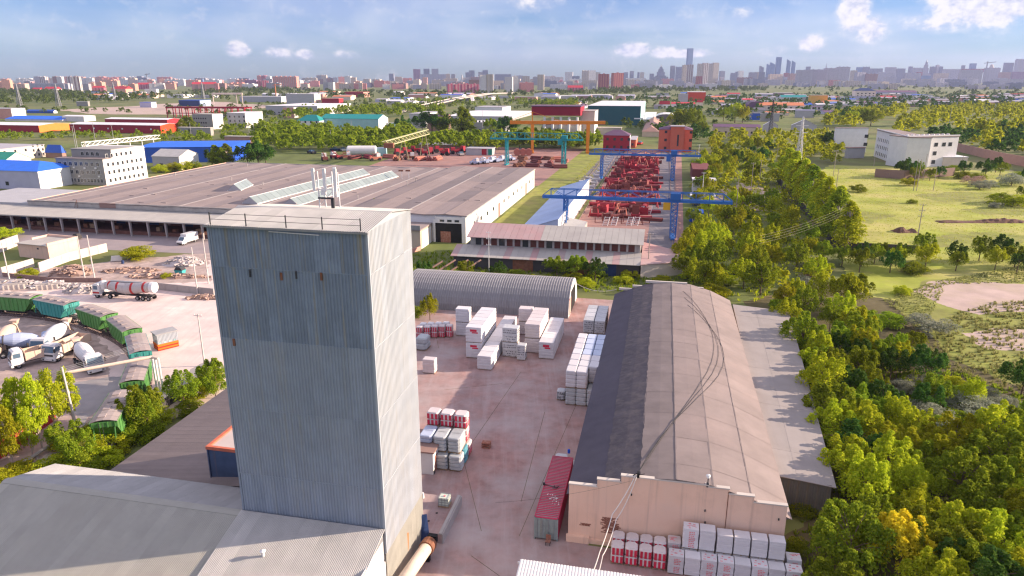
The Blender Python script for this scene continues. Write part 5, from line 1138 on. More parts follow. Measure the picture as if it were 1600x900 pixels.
pole('thin white pole with crossarms before the workshop left end', 764, 425, 10, m='steel_white', arms=3, al=1.2, r=.1); pole('pale wooden pole at the workshop right corner', 1012, 428, 10, m='pole_wood', arms=1)
for k, (u, v) in enumerate(((675, 430), (695, 428), (715, 428), (735, 428))): x, y = G(u, v); MB().bar((x - 2.5, y, .2), (x + 2.5, y + 2, 3.0), .3).build('leaning_beam', 'brick_brown', loc=(0, 0, 0), label='brown beam leaning against the bank left of the workshop', cat='beam')
# blue-roofed long shed and its grey annex
bs = thing('blue_long_shed', 'long shed with lavender-blue roof and white wall beside the stockyard road', 'shed', S(192, -38.5), RZ)
MB().prism([(0, 0), (11, 0), (11, 7.0), (0, 3.4)], 0, 84).build('wall', 'white_wall', bs); MB().prism([(.02, 0), (10.98, 0), (10.98, 6.98), (.02, 3.4)], -.05, 0).build('front_face', 'sky_roof', bs)  # lavender on the front gable paints in its shade; the wall is white
for k in range(14): MB().sheet([(-.3, 3.42), (11.25, 7.2)], k * 6.0 - .2, k * 6.0 + 5.95, .12).build('roof_panel', 'sky_roof', bs)
MB().add([(0, 0, 3.2), (6, 0, 2.8), (6, 17, 2.8), (0, 17, 4.0), (0, 0, 0), (6, 0, 0), (6, 17, 0), (0, 17, 0)], [(0,1,2,3), (0,4,5,1), (1,5,6,2), (2,6,7,3), (3,7,4,0)]).build('low_annex', 'roof_zinc_pale', loc=S(194, -27.2), rz=RZ, label='low grey sloping roof at the foot of the blue crane leg', cat='shed')
# ------------------------------------------------------------------ gantry cranes
def lattice(mb, p, q_, w, n, t=.16, taper=1.0):
    p, q_ = Vector(p), Vector(q_); d = (q_ - p); ax = d.normalized(); a = ax.cross(Vector((0, 1, 0)));  a = Vector((1, 0, 0)) if a.length < .1 else a.normalized(); b = ax.cross(a).normalized()
    def c(k, i): f = w / 2 * (1 + (taper - 1) * k / n); s = ((-1, -1), (1, -1), (1, 1), (-1, 1))[i]; return p + d * (k / n) + a * (s[0] * f) + b * (s[1] * f)
    for i in range(4):
        mb.bar(c(0, i), c(n, i), t * 1.3)
        for k in range(n): mb.bar(c(k, i), c(k + 1, (i + 1) % 4), t * .7); mb.bar(c(k + 1, i), c(k + 1, (i + 1) % 4), t * .6)
    return mb
def gantry(label, a, bL, bR, oL, oR, h, m, hook=None, tall=2.2, cabin=True):
    t = thing('gantry_crane', label, 'crane', S(a, 0), RZ)
    MB().box(bL - oL, bR + oR, -1.0, -.6, h, h + .8).box(bL - oL, bR + oR, .6, 1.0, h, h + .8).build('girder', m, t)
    mb = MB(); n = max(6, int((bR - bL + oL + oR) / 4.2)); xs = [bL - oL + 2.5 + (bR - bL + oL + oR - 5) * k / n for k in range(n + 1)]
    for y in (-.95, .95):
        mb.bar((xs[0], y, h + tall + .6), (xs[-1], y, h + tall + .6), .18); mb.bar((bL - oL, y, h + .8), (xs[0], y, h + tall + .6), .16); mb.bar((bR + oR, y, h + .8), (xs[-1], y, h + tall + .6), .16)
        for k, x in enumerate(xs):
            mb.bar((x, y, h + .7), (x, y, h + tall + .6), .14)
            if k < n: mb.bar((x, y, (h + .8) if k % 2 else (h + tall + .6)), (xs[k + 1], y, (h + tall + .6) if k % 2 else (h + .8)), .12)
    mb.build('truss', m, t)
    for x in (bL, bR):
        for y, sy in ((-.8, -2.6), (.8, 2.6)): lattice(MB(), (x, sy, .5), (x, y, h), .9 if x == bL else 1.6, 7, taper=1.2).build('leg', m, t)
        MB().box(x - .6, x + .6, -3.6, 3.6, .1, .6).build('bogie_beam', m, t); MB().bar((x, -2.0, 3.5), (x, 2.0, 3.5), .2).build('tie', m, t)
        for y in (-3.2, -2.4, 2.4, 3.2): MB().tube([(x - .15, y, .3), (x + .15, y, .3)], .3, 10).build('wheel', 'dark_metal', t)
    if cabin: MB().box(bR - 3.2, bR - 1.2, -1.2, 1.2, h - 2.2, h).build('trolley_cab', 'crane_yellow' if hook else m, t); MB().box(bR - 1.3, bR + 1.6, -1.4, 1.4, h + .8, h + 2.6).build('hoist_house', m, t)
    return t
gantry('near blue gantry crane with truss beam over the stockyard', 206, -27.3, 4.4, 7, 16, 10.6, 'crane_blue', True)
gantry('far blue gantry crane in front of the red brick houses', 330, -27.3, 5.2, 6, 12, 10.8, 'crane_blue', False)
gantry('teal gantry crane behind the warehouse corner', 372, -82, -51, 9, 10, 13.5, 'crane_teal', False, 3.0)
og = thing('orange_gantry', 'big orange box-girder gantry crane in the scrapyard', 'crane', G(874, 239), RZ * .2)
MB().box(-31, 28, -1.1, 1.1, 17.6, 19.6).build('girder', 'crane_orange', og)
for x in (-17, 17.5):
    for s in (-1, 1): MB().add([(x - .7, s * 3.4 - .6, 0), (x + .7, s * 3.4 - .6, 0), (x + .7, s * 3.4 + .6, 0), (x - .7, s * 3.4 + .6, 0), (x - 1.1, s * .8 - .5, 17.6), (x + 1.1, s * .8 - .5, 17.6), (x + 1.1, s * .8 + .5, 17.6), (x - 1.1, s * .8 + .5, 17.6)], [(0,1,5,4), (1,2,6,5), (2,3,7,6), (3,0,4,7)]).build('leg', 'crane_orange', og)
    MB().box(x - .9, x + .9, -4.2, 4.2, 0, 1.2).build('bogie_beam', 'crane_orange', og)
MB().bar((-17, 0, 19.6), (-17, 0, 25), .5).bar((-17, 0, 25), (-31, 0, 19.7), .2).bar((-17, 0, 25), (0, 0, 19.7), .2).build('mast', 'crane_orange', og)
gg = thing('lattice_gantry', 'old pale green lattice gantry crane behind the warehouse', 'crane', (0, 0, 0))
l0, l1 = G(631, 252), G(664, 246); d = Vector((l1[0] - l0[0], l1[1] - l0[1], 0)); P0 = Vector((*l0, 0)) - d * .8; P1 = Vector((*l1, 0)) + d * .15
b = MB(); lattice(b, P0 + Vector((0, 0, 11)), P1 + Vector((0, 0, 14.5)), 2.6, 12, .3); b.build('beam', 'crane_green', gg)
for q_, hh in ((l0, 11.5), (l1, 13.5)):
    for s in (-3, 3): MB().bar((q_[0] + s, q_[1], 0), (q_[0] + s * .2, q_[1], hh), .4).build('leg', 'crane_green', gg)
MB().box(P0.x, P0.x + 5, P0.y - 2, P0.y + 2, 9, 11.5).build('machine_house', 'rust', gg)
# rails of the cranes and road
for k, b_ in enumerate((-27.3, -25.6, -33.5, 4.4, 6.6)):
    MB().box(b_ - .12, b_ + .12, 170, 470, .03, .22).build('crane_rail', 'rail', loc=(0, 0, 0), rz=RZ, label='straight crane rail along the stockyard', cat='rail')
# ------------------------------------------------------------------ stockyard contents
def frame_proto(kind, m):
    t = thing('steel_assembly', 'red steel', 'steel part', group='red steel parts in the stockyard')
    if kind == 0:
        mb = MB()
        for x in (-1.6, 1.6): mb.bar((x, -1, 0), (x * .7, 0, 3), .22).bar((x, 1, 0), (x * .7, 0, 3), .22)
        mb.bar((-1.1, 0, 3), (1.1, 0, 3), .25).bar((-1.4, -.6, 1.2), (1.4, -.6, 1.2), .18).build('trestle', m, t)
    elif kind == 1:
        for k in range(3): MB().box(-3, 3, -.9 + k * .7, -.5 + k * .7, .1, .2).box(-3, 3, -.75 + k * .7, -.65 + k * .7, .2, .8).box(-3, 3, -.9 + k * .7, -.5 + k * .7, .8, .9).build('beam', m, t)
    elif kind == 2:
        MB().box(-1.4, 1.4, -1.0, 1.0, 0, .2).box(-1.4, -1.2, -1, 1, .2, 2.2).box(1.2, 1.4, -1, 1, .2, 2.2).box(-1.2, 1.2, -.1, .1, .2, 1.8).build('bracket', m, t)
    else:
        MB().tube([(-2.4, 0, .7), (2.4, 0, .7)], .7, 10).build('pipe', m, t); MB().box(-2.5, -2.3, -.9, .9, 0, 1.5).build('flange', m, t); MB().box(2.3, 2.5, -.9, .9, 0, 1.5).build('flange', m, t)
    return proto(t)
SP_ = [frame_proto(k % 4, m) for k, m in enumerate(['steel_red', 'steel_red', 'steel_brown', 'steel_brown', 'steel_salmon', 'steel_brown', 'steel_red', 'steel_red'])]
ORDW = ['first', 'second', 'third', 'fourth', 'fifth', 'sixth', 'seventh', 'eighth', 'ninth']
rs = random.Random(12); spots = []
for r_ in range(19):
    a = 234 + r_ * 10.2
    for c in range(9): spots.append((a + rs.uniform(-3, 3), -21.5 + c * 2.35 + rs.uniform(-.6, .6)))
SK = ['trestle', 'beam stack', 'bracket', 'flanged pipe']; SC = ['red', 'red', 'brown', 'brown', 'salmon', 'brown', 'red', 'red']
for i, (a, b_) in enumerate(spots):
    p = S(a, b_); k = i if i < 8 else rs.randrange(8); row = int((a - 230) / 22); lab = SC[k] + ' steel ' + SK[k % 4] + ' in stockyard strip ' + ORDW[max(0, min(8, row))] + ' from the near crane'
    if i < 8: o = SP_[i]; o.location = (*p, 0); o.rotation_euler = (0, 0, RZ + rs.uniform(-.4, .4)); o['label'] = lab
    else: dup(SP_[k], p, RZ + rs.choice((0, math.pi / 2)) + rs.uniform(-.35, .35), label=lab, scale=(1.25, 1.25, rs.uniform(.9, 1.5)))
for i, (u, v) in enumerate(((947, 352), (960, 352), (984, 352), (994, 352), (1001, 334), (1014, 334))):
    t = thing('white_rack', 'leaning white tube rack on the stockyard ground', 'rack', G(u, v), RZ); 
    for s in (-1, 1): MB().bar((s * .75 - .3, -.8, 0), (s * .75 + .3, .8, 2.6), .16).build('rail', 'steel_white', t)
    for k in range(5): MB().bar((-.9 + k * .14, -.6 + k * .34, .35 + k * .52), (.65 + k * .14, -.6 + k * .34, .35 + k * .52), .13).build('rung', 'steel_white', t)
for i in range(8): MB().bar((0, 0, 0), (2.6, 0, 0), .25).bar((0, 0, 0), (0, 0, 1.7), .25).bar((2.6, 0, 0), (2.6, 0, 1.7), .25).build('trestle_stand', 'steel_brown', loc=S(224 + (i % 2) * 3, -20 + i * 2.1), rz=RZ, label='brown trestle stand in the row under the near crane', cat='trestle')
for i in range(12): MB().box(-2.2, 2.2, -.3, .3, .1, .8).box(-2.0, -1.5, -.4, .4, 0, 1.2).box(1.5, 2.0, -.4, .4, 0, 1.2).build('white_girder', 'steel_white', loc=S(300 + i * 12, -29.5), rz=RZ + .1, label='short white girder in the line beside the crane track', cat='girder')
shed('site_cabin', 'long white site cabin stack right of the stockyard', 'cabin', *S(296, 13), 9, 6, 5, RZ, 'white_wall', 'white_roof', wins=[(1, 2, 3, 4), (4, 5, 3, 4), (7, 8, 3, 4)])
shed('site_cabin', 'blue and white gate cabin below the white cabin', 'cabin', *S(262, 12), 7, 6, 3.6, RZ, 'blue_door', 'white_roof', over=1.0, wins=[(1, 3, 1, 2.4), (4, 6, 1, 2.4)])
shed('storage_container', 'dark red storage container right of the stockyard', 'container', *S(330, 14), 8, 26, 5, RZ, 'steel_brown', 'steel_brown', over=0)
shed('blue_hut', 'small blue hut beside the near crane right leg', 'hut', *S(232, 10), 4, 5, 3, RZ, 'blue_wall', 'blue_roof2', rise=.8)
wallp('white post fence along the crane road', [S(190, 10), S(250, 11.5)], 1.2, 'concrete_pale', .12, 4)
tk2 = dumper('brown flatbed truck parked on the stockyard road', S(296, -33), math.pi / 2 + RZ, 'truck_white', 'steel_brown'); dumper('grey truck parked behind the brown one on the road', S(308, -31.5), math.pi / 2 + RZ, 'truck_white', 'grey_wall')
pole('tall white lamp mast right of the stockyard', 1096, 320, 12, m='steel_white', arms=1); pole('second white lamp mast by the white cabin', 1090, 262, 12, m='steel_white', arms=1)
# ------------------------------------------------------------------ scrapyard clutter behind the warehouse
def clutter(name, label, cat, u, v, kind, m, sc=1.0, group=None):
    t = thing(name, label, cat, G(u, v), random.uniform(0, 3), group)
    if kind == 'pipes':
        for k in range(5): MB().tube([(-3, -1 + (k % 3) * .9 + (k > 2) * .45, .45 + (k > 2) * .75), (3, -1 + (k % 3) * .9 + (k > 2) * .45, .45 + (k > 2) * .75)], .42, 8).build('pipe', m, t)
    elif kind == 'tractor':
        MB().box(-1.2, .4, -.8, .8, .8, 2.8).build('cab', m, t); MB().box(.4, 2.2, -.6, .6, .8, 1.8).build('bonnet', m, t)
        for x, r_ in ((-.7, .85), (1.6, .55)):
            for s in (-1, 1): MB().tube([(x, s * .75, r_), (x, s * 1.1, r_)], r_, 10).build('wheel', 'tyre', t)
    elif kind == 'coil':
        for k in range(3): MB().tube([(k * 2.2 - 2.2, -1, 1.3), (k * 2.2 - 2.2, 1, 1.3)], 1.3, 14).build('coil', m, t)
    elif kind == 'car':
        MB().box(-2.1, 2.1, -.85, .85, .35, .95).build('body', m, t); MB().frus(-1.3, 1.0, -.8, .8, .95, -.9, .5, -.65, .65, 1.5).build('cabin', 'windscreen', t)
        for x in (-1.3, 1.3):
            for s in (-1, 1): MB().tube([(x, s * .7, .34), (x, s * .9, .34)], .34, 10).build('wheel', 'tyre', t)
    elif kind == 'machine':
        MB().box(-2.5, 2.5, -1, 1, .6, 1.6).build('frame', m, t); MB().bar((-2, 0, 1.5), (1.5, .4, 3.2), .3).bar((2, -.6, 1.5), (-1, .3, 2.8), .25).build('boom', m, t); MB().box(.5, 2.0, -.9, .9, 1.6, 2.9).build('cab', 'truck_white', t)
        for x in (-1.6, 1.6):
            for s in (-1, 1): MB().tube([(x, s * .8, .6), (x, s * 1.15, .6)], .6, 10).build('wheel', 'tyre', t)
    t.scale = (sc, sc, sc); return t
rc = random.Random(5)
for i in range(9): clutter('red_tractor', 'red tractor in the row beyond the lattice crane', 'tractor', 622 + i * 12.5, 243 - (i % 3) * 2.2, 'tractor', 'red_wall', 1.5, 'parked tractors')
for i in range(8): clutter('farm_machine', 'blue-white farm machine behind the raised warehouse roof', 'machine', 742 + i * 8, 257 - i * .9, 'machine', 'truck_blue', 1.1, 'farm machines')
for i in range(12): clutter('pipe_stack', 'stack of rusty pipes on the scrapyard ground', 'pipes', 815 + (i % 4) * 20 + rc.uniform(-5, 5), 248 + (i // 4) * 7 + rc.uniform(-2, 2), 'pipes', rc.choice(['rust', 'steel_brown', 'concrete', 'steel_salmon']), 1.2, 'pipe stacks in the scrapyard')
clutter('steel_coil', 'row of three pinkish steel coils by the teal crane leg', 'coil', 817, 243, 'coil', 'steel_salmon', 1.6)
for i in range(12): clutter('scrap_heap', 'pile of red and rusty scrap behind the warehouse roof', 'scrap', 510 + i * 16 + rc.uniform(-4, 4), 249 + rc.uniform(-2, 2), rc.choice(['machine', 'pipes']), rc.choice(['rust', 'steel_red', 'steel_salmon', 'steel_brown']), 1.4, 'scrap behind the warehouse')
for i, (u, v, m_) in enumerate(((536, 236, 'truck_white'), (524, 236, 'blue_door'), (487, 240, 'truck_dark'), (548, 232, 'truck_white'), (700, 240, 'truck_white'), (720, 243, 'concrete'), (985, 228, 'truck_white'), (1000, 226, 'truck_red'), (815, 238, 'truck_white'))): clutter('parked_car', 'distant parked ' + {'truck_white': 'white', 'blue_door': 'dark blue', 'truck_dark': 'dark', 'concrete': 'grey', 'truck_red': 'red'}[m_] + ' vehicle behind the works', 'car', u, v, 'car', m_, 1.6)
tkk = thing('storage_tank', 'large lying white storage tank behind the warehouse', 'tank', G(566, 243), .05); MB().tube([(-9, 0, 3), (-8.2, 0, 3), (8.2, 0, 3), (9, 0, 3)], [2.0, 2.9, 2.9, 2.0], 18).build('shell', 'white_wall', tkk)
for x in (-5, 5): MB().box(x - .5, x + .5, -2.4, 2.4, 0, 1.2).build('saddle', 'concrete', tkk)
shed('blue_green_container', 'blue-green container beside the white storage tank', 'container', *G(578, 243), 10, 3, 4.2, 0, 'teal_wall', 'sky_roof', over=0)
# ------------------------------------------------------------------ buildings of the middle distance
def wgrid(w, h, nx, nz, x0=1.0, z0=1.0, ww=1.2, wh_=1.4, m='glass_dark', z1=None):
    z1 = h - .8 if z1 is None else z1; out = []
    for i in range(nx):
        for j in range(nz):
            x = x0 + (w - 2 * x0 - ww) * i / max(1, nx - 1); z = z0 + (z1 - wh_ - z0) * j / max(1, nz - 1); out.append((x, x + ww, z, z + wh_, m))
    return out
# four-storey office block with set-back top floor
X, Y = G(167, 290); A_, B_ = AX()
ofc = thing('office_block', 'grey and white four-storey office block behind the warehouse roof', 'building', (X - 24 * B_[0], Y - 24 * B_[1]), RZ)
oh = 11.2
MB().box(0, 24, 0, 26, 0, oh).build('wall', 'white_wall', ofc); MB().box(.0, 24, -.06, 0, 0, oh).build('front_face', 'grey_wall', ofc); MB().box(3.5, 24.02, 5.5, 26.02, oh, oh + 3.6).build('top_floor', 'white_wall', ofc); MB().box(3.5, 24, 5.44, 5.5, oh, oh + 3.6).build('top_front', 'grey_wall', ofc)  # front faces coloured grey over white walls
MB().box(-.3, 24.2, -.3, 5.4, oh, oh + .35).build('terrace', 'wh_felt', ofc); MB().box(3.2, 24.3, 5.2, 20, oh + 3.6, oh + 3.9).box(5, 24.3, 20, 26.3, oh + 2.6, oh + 2.9).build('roof', 'grey_wall', ofc)
def pane(parent, x0, x1, z0, z1, y=-.12, m='glass_dark', side=None):
    if side is None: o = MB().box(x0 - .1, x1 + .1, y - .02, y + .08, z0 - .1, z1 + .1).build('window', 'white_paint', parent); MB().box(x0, (x0 + x1) / 2 - .05, y - .05, y - .02, z0, z1).box((x0 + x1) / 2 + .05, x1, y - .05, y - .02, z0, z1).build('pane', m, o)
    else: o = MB().box(side - .02, side + .05, x0 - .1, x1 + .1, z0 - .1, z1 + .1).build('window', 'white_paint', parent); MB().box(side + .05, side + .08, x0, x1, z0, z1).build('pane', m, o)
for z, n_ in ((1.2, 13), (4.8, 8), (8.3, 8)):
    for i in range(n_): pane(ofc, 1.2 + i * (22.0 / n_), 1.2 + i * (22.0 / n_) + (1.0 if n_ > 8 else 1.4), z, z + 1.6)
for i in range(4): pane(ofc, 8.5 + i * 2.6, 9.9 + i * 2.6, oh + 1, oh + 2.5, 5.38)
for z in (1.2, 4.6, 8.0, 11.8):
    for i in range(8): pane(ofc, 2 + i * 2.9, 3.2 + i * 2.9, z, z + 1.5, side=24.02, m='glass_dark') if not (z > 11 and i > 5) else None
for x, z in ((3, 7.2), (8.5, 7.2), (14, 7.0), (19.5, 7.1), (4, 3.6), (10.5, 3.4), (20.6, 3.5)): MB().box(x, x + .9, -.45, -.1, z, z + .7).build('air_conditioner', 'white_paint', ofc)
# cream building left edge, green-roofed shed, blue roofs
fshed('cream_building', 'cream two-storey building with small windows at the left edge', 'building', -330, -110, 72, 268, 246, 'cream_wall', 'grey_roof', swins=wgrid(60, 8, 9, 1, 2, 4.5, 1.3, 1.5, z1=6.5) + [(62 + 3.2 * (k % 3), 63.2 + 3.2 * (k % 3), 1.2 + 2.6 * (k // 3), 2.6 + 2.6 * (k // 3)) for k in range(9)])
fshed('green_roof_shed', 'white gabled shed with green roof below the cream building', 'shed', -60, 8, 50, 262, 252, 'white_wall', 'green_roof', rise=4.0, ridge='x')
fshed('blue_roof_hall', 'low hall with bright blue hipped roof at the left edge', 'hall', -110, 64, 76, 297, 268, 'lilac_wall', 'blue_roof', rise=3.0, ridge='hip', depth=22, side='white_wall', wins=wgrid(50, 6, 7, 1, 8, 1.5, 1.6, 1.6, z1=3.6))  # lilac wall colour holds the shade of the front; right side stays white
fshed('blue_roof_house', 'small house with a blue hipped roof behind the office block', 'house', 72, 98, 104, 247, 239, 'brown_wall', 'blue_roof2', rise=4.5, ridge='hip')
fshed('blue_hall', 'big bright blue metal hall behind the warehouse', 'hall', 217, 365, 381, 253, 229, 'blue_door', 'blue_roof', hd=-6, depth=40, front='blue_roof2', side='blue_wall', rise=.6, ridge='x')
fshed('white_gable_shed', 'white shed with lit gable in front of the blue hall', 'shed', 240, 282, 312, 266, 245, 'grey_wall2', 'roof_zinc_pale', side='white_wall', rise=3.0, ridge='x', wins=[(4, 6, 1.5, 3.2), (12, 14, .2, 3)])
fshed('brick_house', 'brown brick house with pale flat roof right of the blue hall', 'house', 352, 391, 398, 228, 214, 'brick_brown', 'canopy_roof')
# red-orange sheds
fshed('red_shed', 'long red shed with orange end wall and white roof on the left', 'shed', -260, 62, 112, 207, 196, 'red_wall', 'white_roof', side='orange_wall', rise=1.2, ridge='x', wins=[(20 + 14 * k, 21.4 + 14 * k, 3, 4.2, 'white_paint') for k in range(8)])
fshed('red_shed', 'long red shed with white roof behind the hedge', 'shed', 110, 252, 279, 209, 196, 'red_wall', 'white_roof', side='redorange_wall', rise=1.2, ridge='x', wins=[(10 + 14 * k, 11.4 + 14 * k, 3, 4.2, 'white_paint') for k in range(8)])
fshed('red_shed', 'crimson shed with white roof set back from the hedge', 'shed', 165, 262, 282, 197, 187, 'red_wall', 'white_roof', rise=1, ridge='x')
fshed('grey_office', 'grey three-storey office with a white end wall and poplars beside', 'building', 303, 334, 350, 202, 179, 'grey_wall', 'canopy_roof', side='white_wall', wins=wgrid(15, 11, 6, 3, 1, 1.2, 1.3, 1.3))
fshed('blue_roof_shed', 'low white shed with long blue roof beyond the red sheds', 'shed', 8, 98, 130, 190, 187, 'white_wall', 'blue_roof', rise=3, ridge='x')
fshed('blue_roof_shed', 'second blue-roofed shed at the far left', 'shed', 42, 84, 90, 177, 174, 'blue_roof2', 'blue_roof2', rise=2, ridge='x', side='white_wall')
fshed('pink_block', 'pink building with white side wall at the far left', 'building', -60, 20, 42, 186, 170, 'pink_wall', 'grey_roof', side='white_wall', wins=wgrid(60, 10, 6, 2, 6, 2, 2, 2))
fshed('white_block', 'white sheds with low grey roofs left of the centre trees', 'shed', 98, 132, 150, 190, 182, 'white_wall', 'white_roof', rise=1, ridge='x')
fshed('blue_kiosk', 'blue-roofed white filling station shop in the clearing', 'shop', 219, 237, 245, 168, 160, 'lilac_wall', 'blue_roof', side='white_wall')
fshed('filling_station', 'white canopy on posts at the edge of the wood', 'canopy', 120, 138, 141, 166, 159, 'grey_wall', 'white_roof')
fshed('white_house_group', 'white two-part building with dark windows right of the grey office', 'building', 357, 385, 412, 200, 177, 'grey_wall2', 'white_roof', side='white_wall', wins=wgrid(20, 12, 4, 3, 2, 1.5, 1.4, 1.8))
fshed('grey_warehouse', 'large grey warehouse with white lit side wall', 'warehouse', 416, 497, 549, 180, 166, 'grey_wall2', 'white_roof', side='white_wall', wins=wgrid(70, 8, 10, 1, 4, 2, 2.2, 1.4, z1=5))
fshed('white_tower_hut', 'white and red stair block against the grey warehouse', 'building', 443, 460, 467, 184, 168, 'white_wall', 'grey_roof', front='pink_wall')
fshed('teal_roof_house', 'white house with dark green hipped roof at the centre left', 'house', 465, 500, 512, 204, 189, 'white_wall', 'teal_roof', rise=5, ridge='hip', wins=wgrid(22, 9, 4, 2, 2, 1.5, 1.6, 1.8))
fshed('teal_hall', 'long pale teal hall with dark green roof and white end', 'hall', 502, 592, 607, 204, 186, 'teal_wall', 'teal_roof', side='white_wall', rise=3.5, ridge='x')
fshed('teal_hut', 'small pale blue shed right of the teal hall', 'shed', 607, 624, 626, 202, 192, 'teal_wall', 'grey_roof')
fshed('red_box_hall', 'plain crimson box hall in the middle distance', 'hall', 503, 530, 537, 166, 154, 'red_wall', 'pink_wall')
fshed('plant_hall', 'pale factory hall with rounded bays behind the crimson box hall', 'hall', 448, 492, 502, 166, 147, 'grey_wall2', 'white_roof', side='cream_wall')
fshed('far_shed', 'wide pale shed far left of the plant hall', 'shed', 375, 440, 450, 160, 151, 'grey_wall2', 'white_roof', side='white_wall')
fshed('far_red_house', 'dark red roofed house between the plant hall and the wood', 'house', 538, 568, 578, 152, 144, 'red_wall', 'red_roof', side='pink_wall')
fshed('white_silo_shed', 'white block with light side between dark poplars', 'shed', 640, 665, 690, 200, 178, 'grey_wall2', 'grey_roof', side='white_wall')
fshed('dark_red_shed', 'dark red house half hidden by poplars', 'house', 668, 700, 705, 205, 182, 'brick_brown', 'purple_roof', rise=2, ridge='x')
fshed('window_band_hall', 'pale hall with bands of windows behind the green hedge', 'hall', 735, 790, 800, 208, 192, 'grey_wall2', 'white_roof', wins=wgrid(38, 11, 12, 2, 1.5, 1.2, 1.6, 1.6))
fshed('white_long_roof', 'long white sloping roof right of the overpass', 'shed', 700, 800, 835, 188, 182, 'grey_wall2', 'white_roof', rise=2, ridge='x')
fshed('white_shed_overpass', 'white shed under trees below the overpass', 'shed', 742, 785, 798, 176, 168, 'white_wall', 'grey_roof', side='white_wall')
fshed('brick_long_shed', 'long low reddish shed along the scrapyard', 'shed', 655, 722, 728, 234, 227, 'brick_brown', 'grey_roof', rise=1.2, ridge='x')
fshed('tin_shed', 'grey tin shed with red and green doors behind the scrapyard', 'shed', 728, 768, 774, 243, 233, 'grey_wall2', 'grey_roof', wins=[(10, 13, .3, 4, 'red_wall'), (14, 16.5, .3, 4, 'green_roof')])
# crimson building with concrete foot, dark green hall
cb = fshed('crimson_plant', 'tall crimson-clad plant building over a ruined white base', 'building', 847, 905, 918, 222, 196, 'concrete_pale', 'brown_wall', over=0)
X1, Y1 = G(905, 222); w_ = 36; zt = ZV(167, Y1); zb_ = ZV(181, Y1)
MB().box(-w_, 0, -.8, 24, zb_, zt).build('upper_storey', 'crimson_wall', cb).location = (w_ - 8, 0, 0)
MB().box(-w_ - .5, .5, -1.2, 24.5, zt, zt + .6).build('upper_roof', 'purple_roof', cb).location = (w_ - 8, 0, 0)
for k in range(5): MB().tube([(2 + k * 6, -2, 0), (2 + k * 6, -2, zb_ - 1)], .9, 10).build('silo_tube', 'white_wall', cb)
fshed('ruined_block', 'ragged pale concrete block beside the crimson plant', 'building', 906, 928, 933, 220, 174, 'concrete_pale', 'concrete', side='white_wall')
fshed('dark_green_hall', 'very large dark green hall with pale roof edge', 'hall', 918, 1000, 1010, 196, 166, 'dkgreen_wall', 'white_roof', side='teal_wall', wins=[(46, 55, 6, 7.2, 'white_paint'), (64, 73, 6, 7.2, 'white_paint')])
fshed('red_house', 'crimson two-storey house with dark hipped roof behind the far crane', 'house', 942, 983, 986, 236, 212, 'red_wall', 'purple_roof', rise=3.2, ridge='hip', depth=14, side='white_wall', wins=wgrid(19, 9, 4, 2, 2, 1.6, 1.5, 1.7))
fshed('salmon_house', 'salmon three-storey brick house with dark hipped corners', 'house', 1028, 1080, 1084, 238, 203, 'salmon_wall', 'purple_roof', rise=2.4, ridge='hip', depth=16, wins=wgrid(24, 14, 2, 3, 3.5, 1.6, 1.6, 1.6) + [(11.5, 12.6, 4, 11)])
fshed('salmon_porch', 'flat stair tower of the salmon house', 'tower', 1046, 1067, 1069, 238.5, 198, 'salmon_wall', 'grey_roof', depth=8, wins=[(4.2, 5.2, 4, 11)])
fshed('low_red_wing', 'low red wing beside the crimson house', 'wing', 984, 993, 996, 231, 219, 'salmon_wall', 'grey_roof', wins=[(1, 2.4, 1.5, 3)])
fshed('pipe_gallery', 'pale raised pipe gallery left of the crimson house', 'gallery', 925, 970, 974, 218, 200, 'grey_wall', 'concrete_pale', depth=5)
fshed('brown_hip_house', 'low house with wide brown hipped roof behind the crimson house', 'house', 1003, 1030, 1036, 214, 206, 'beige_wall', 'brick_brown', rise=4, ridge='hip')
fshed('white_arch_hall', 'white arched hall with dark front beside the dark green hall', 'hall', 1024, 1056, 1062, 195, 184, 'dark_roof', 'white_roof', rise=3.5, ridge='arch', depth=40)
fshed('car_yard_shed', 'small grey shed among parked cars beside the arched hall', 'shed', 1002, 1022, 1028, 195, 187, 'grey_wall', 'white_roof')
fshed('tan_long_house', 'long tan building with purple roof and small windows', 'building', 1114, 1187, 1190, 213, 199, 'beige_wall', 'purple_roof', rise=2, ridge='x', depth=14, wins=wgrid(60, 6, 11, 1, 4, 2, 1.5, 1.6, z1=4.6))
fshed('white_tent_hall', 'white tent hall in front of the grey shed', 'hall', 1192, 1215, 1240, 206, 196, 'grey_wall2', 'white_roof', rise=4, ridge='y')
fshed('white_tent_hall', 'broad white tent hall beside the tree row', 'hall', 1236, 1275, 1325, 208, 196, 'grey_wall2', 'white_roof', rise=5, ridge='y')
fshed('grey_shed', 'grey metal shed left of the broad tent hall', 'shed', 1188, 1217, 1222, 190, 178, 'grey_wall2', 'white_roof', rise=1, ridge='arch')
fshed('grey_shed', 'wide grey shed with lilac roof beyond the tent halls', 'shed', 1242, 1272, 1288, 184, 173, 'grey_wall2', 'lilac_roof', rise=1.5, ridge='x')
fshed('blue_billboard', 'deep blue flat billboard shed before the grey shed', 'billboard', 1168, 1187, 1188, 188, 177, 'blue_door', 'grey_roof', front='blue_roof2', depth=4)
fshed('purple_tent', 'dark purple arched tent hall near the centre right', 'hall', 1168, 1195, 1202, 172, 165, 'purple_roof', 'purple_roof', rise=6, ridge='arch', depth=40)
fshed('orange_roof_hall', 'long low building with orange roof on the right', 'building', 1186, 1256, 1262, 173, 165, 'cream_wall', 'orange_roof', rise=4, ridge='x', depth=26, wins=wgrid(110, 8, 14, 1, 4, 2, 3, 3, z1=6))
fshed('yellow_block', 'plain yellow building right of the orange roof', 'building', 1266, 1292, 1296, 163, 149, 'yellow_wall', 'canopy_roof', depth=24)
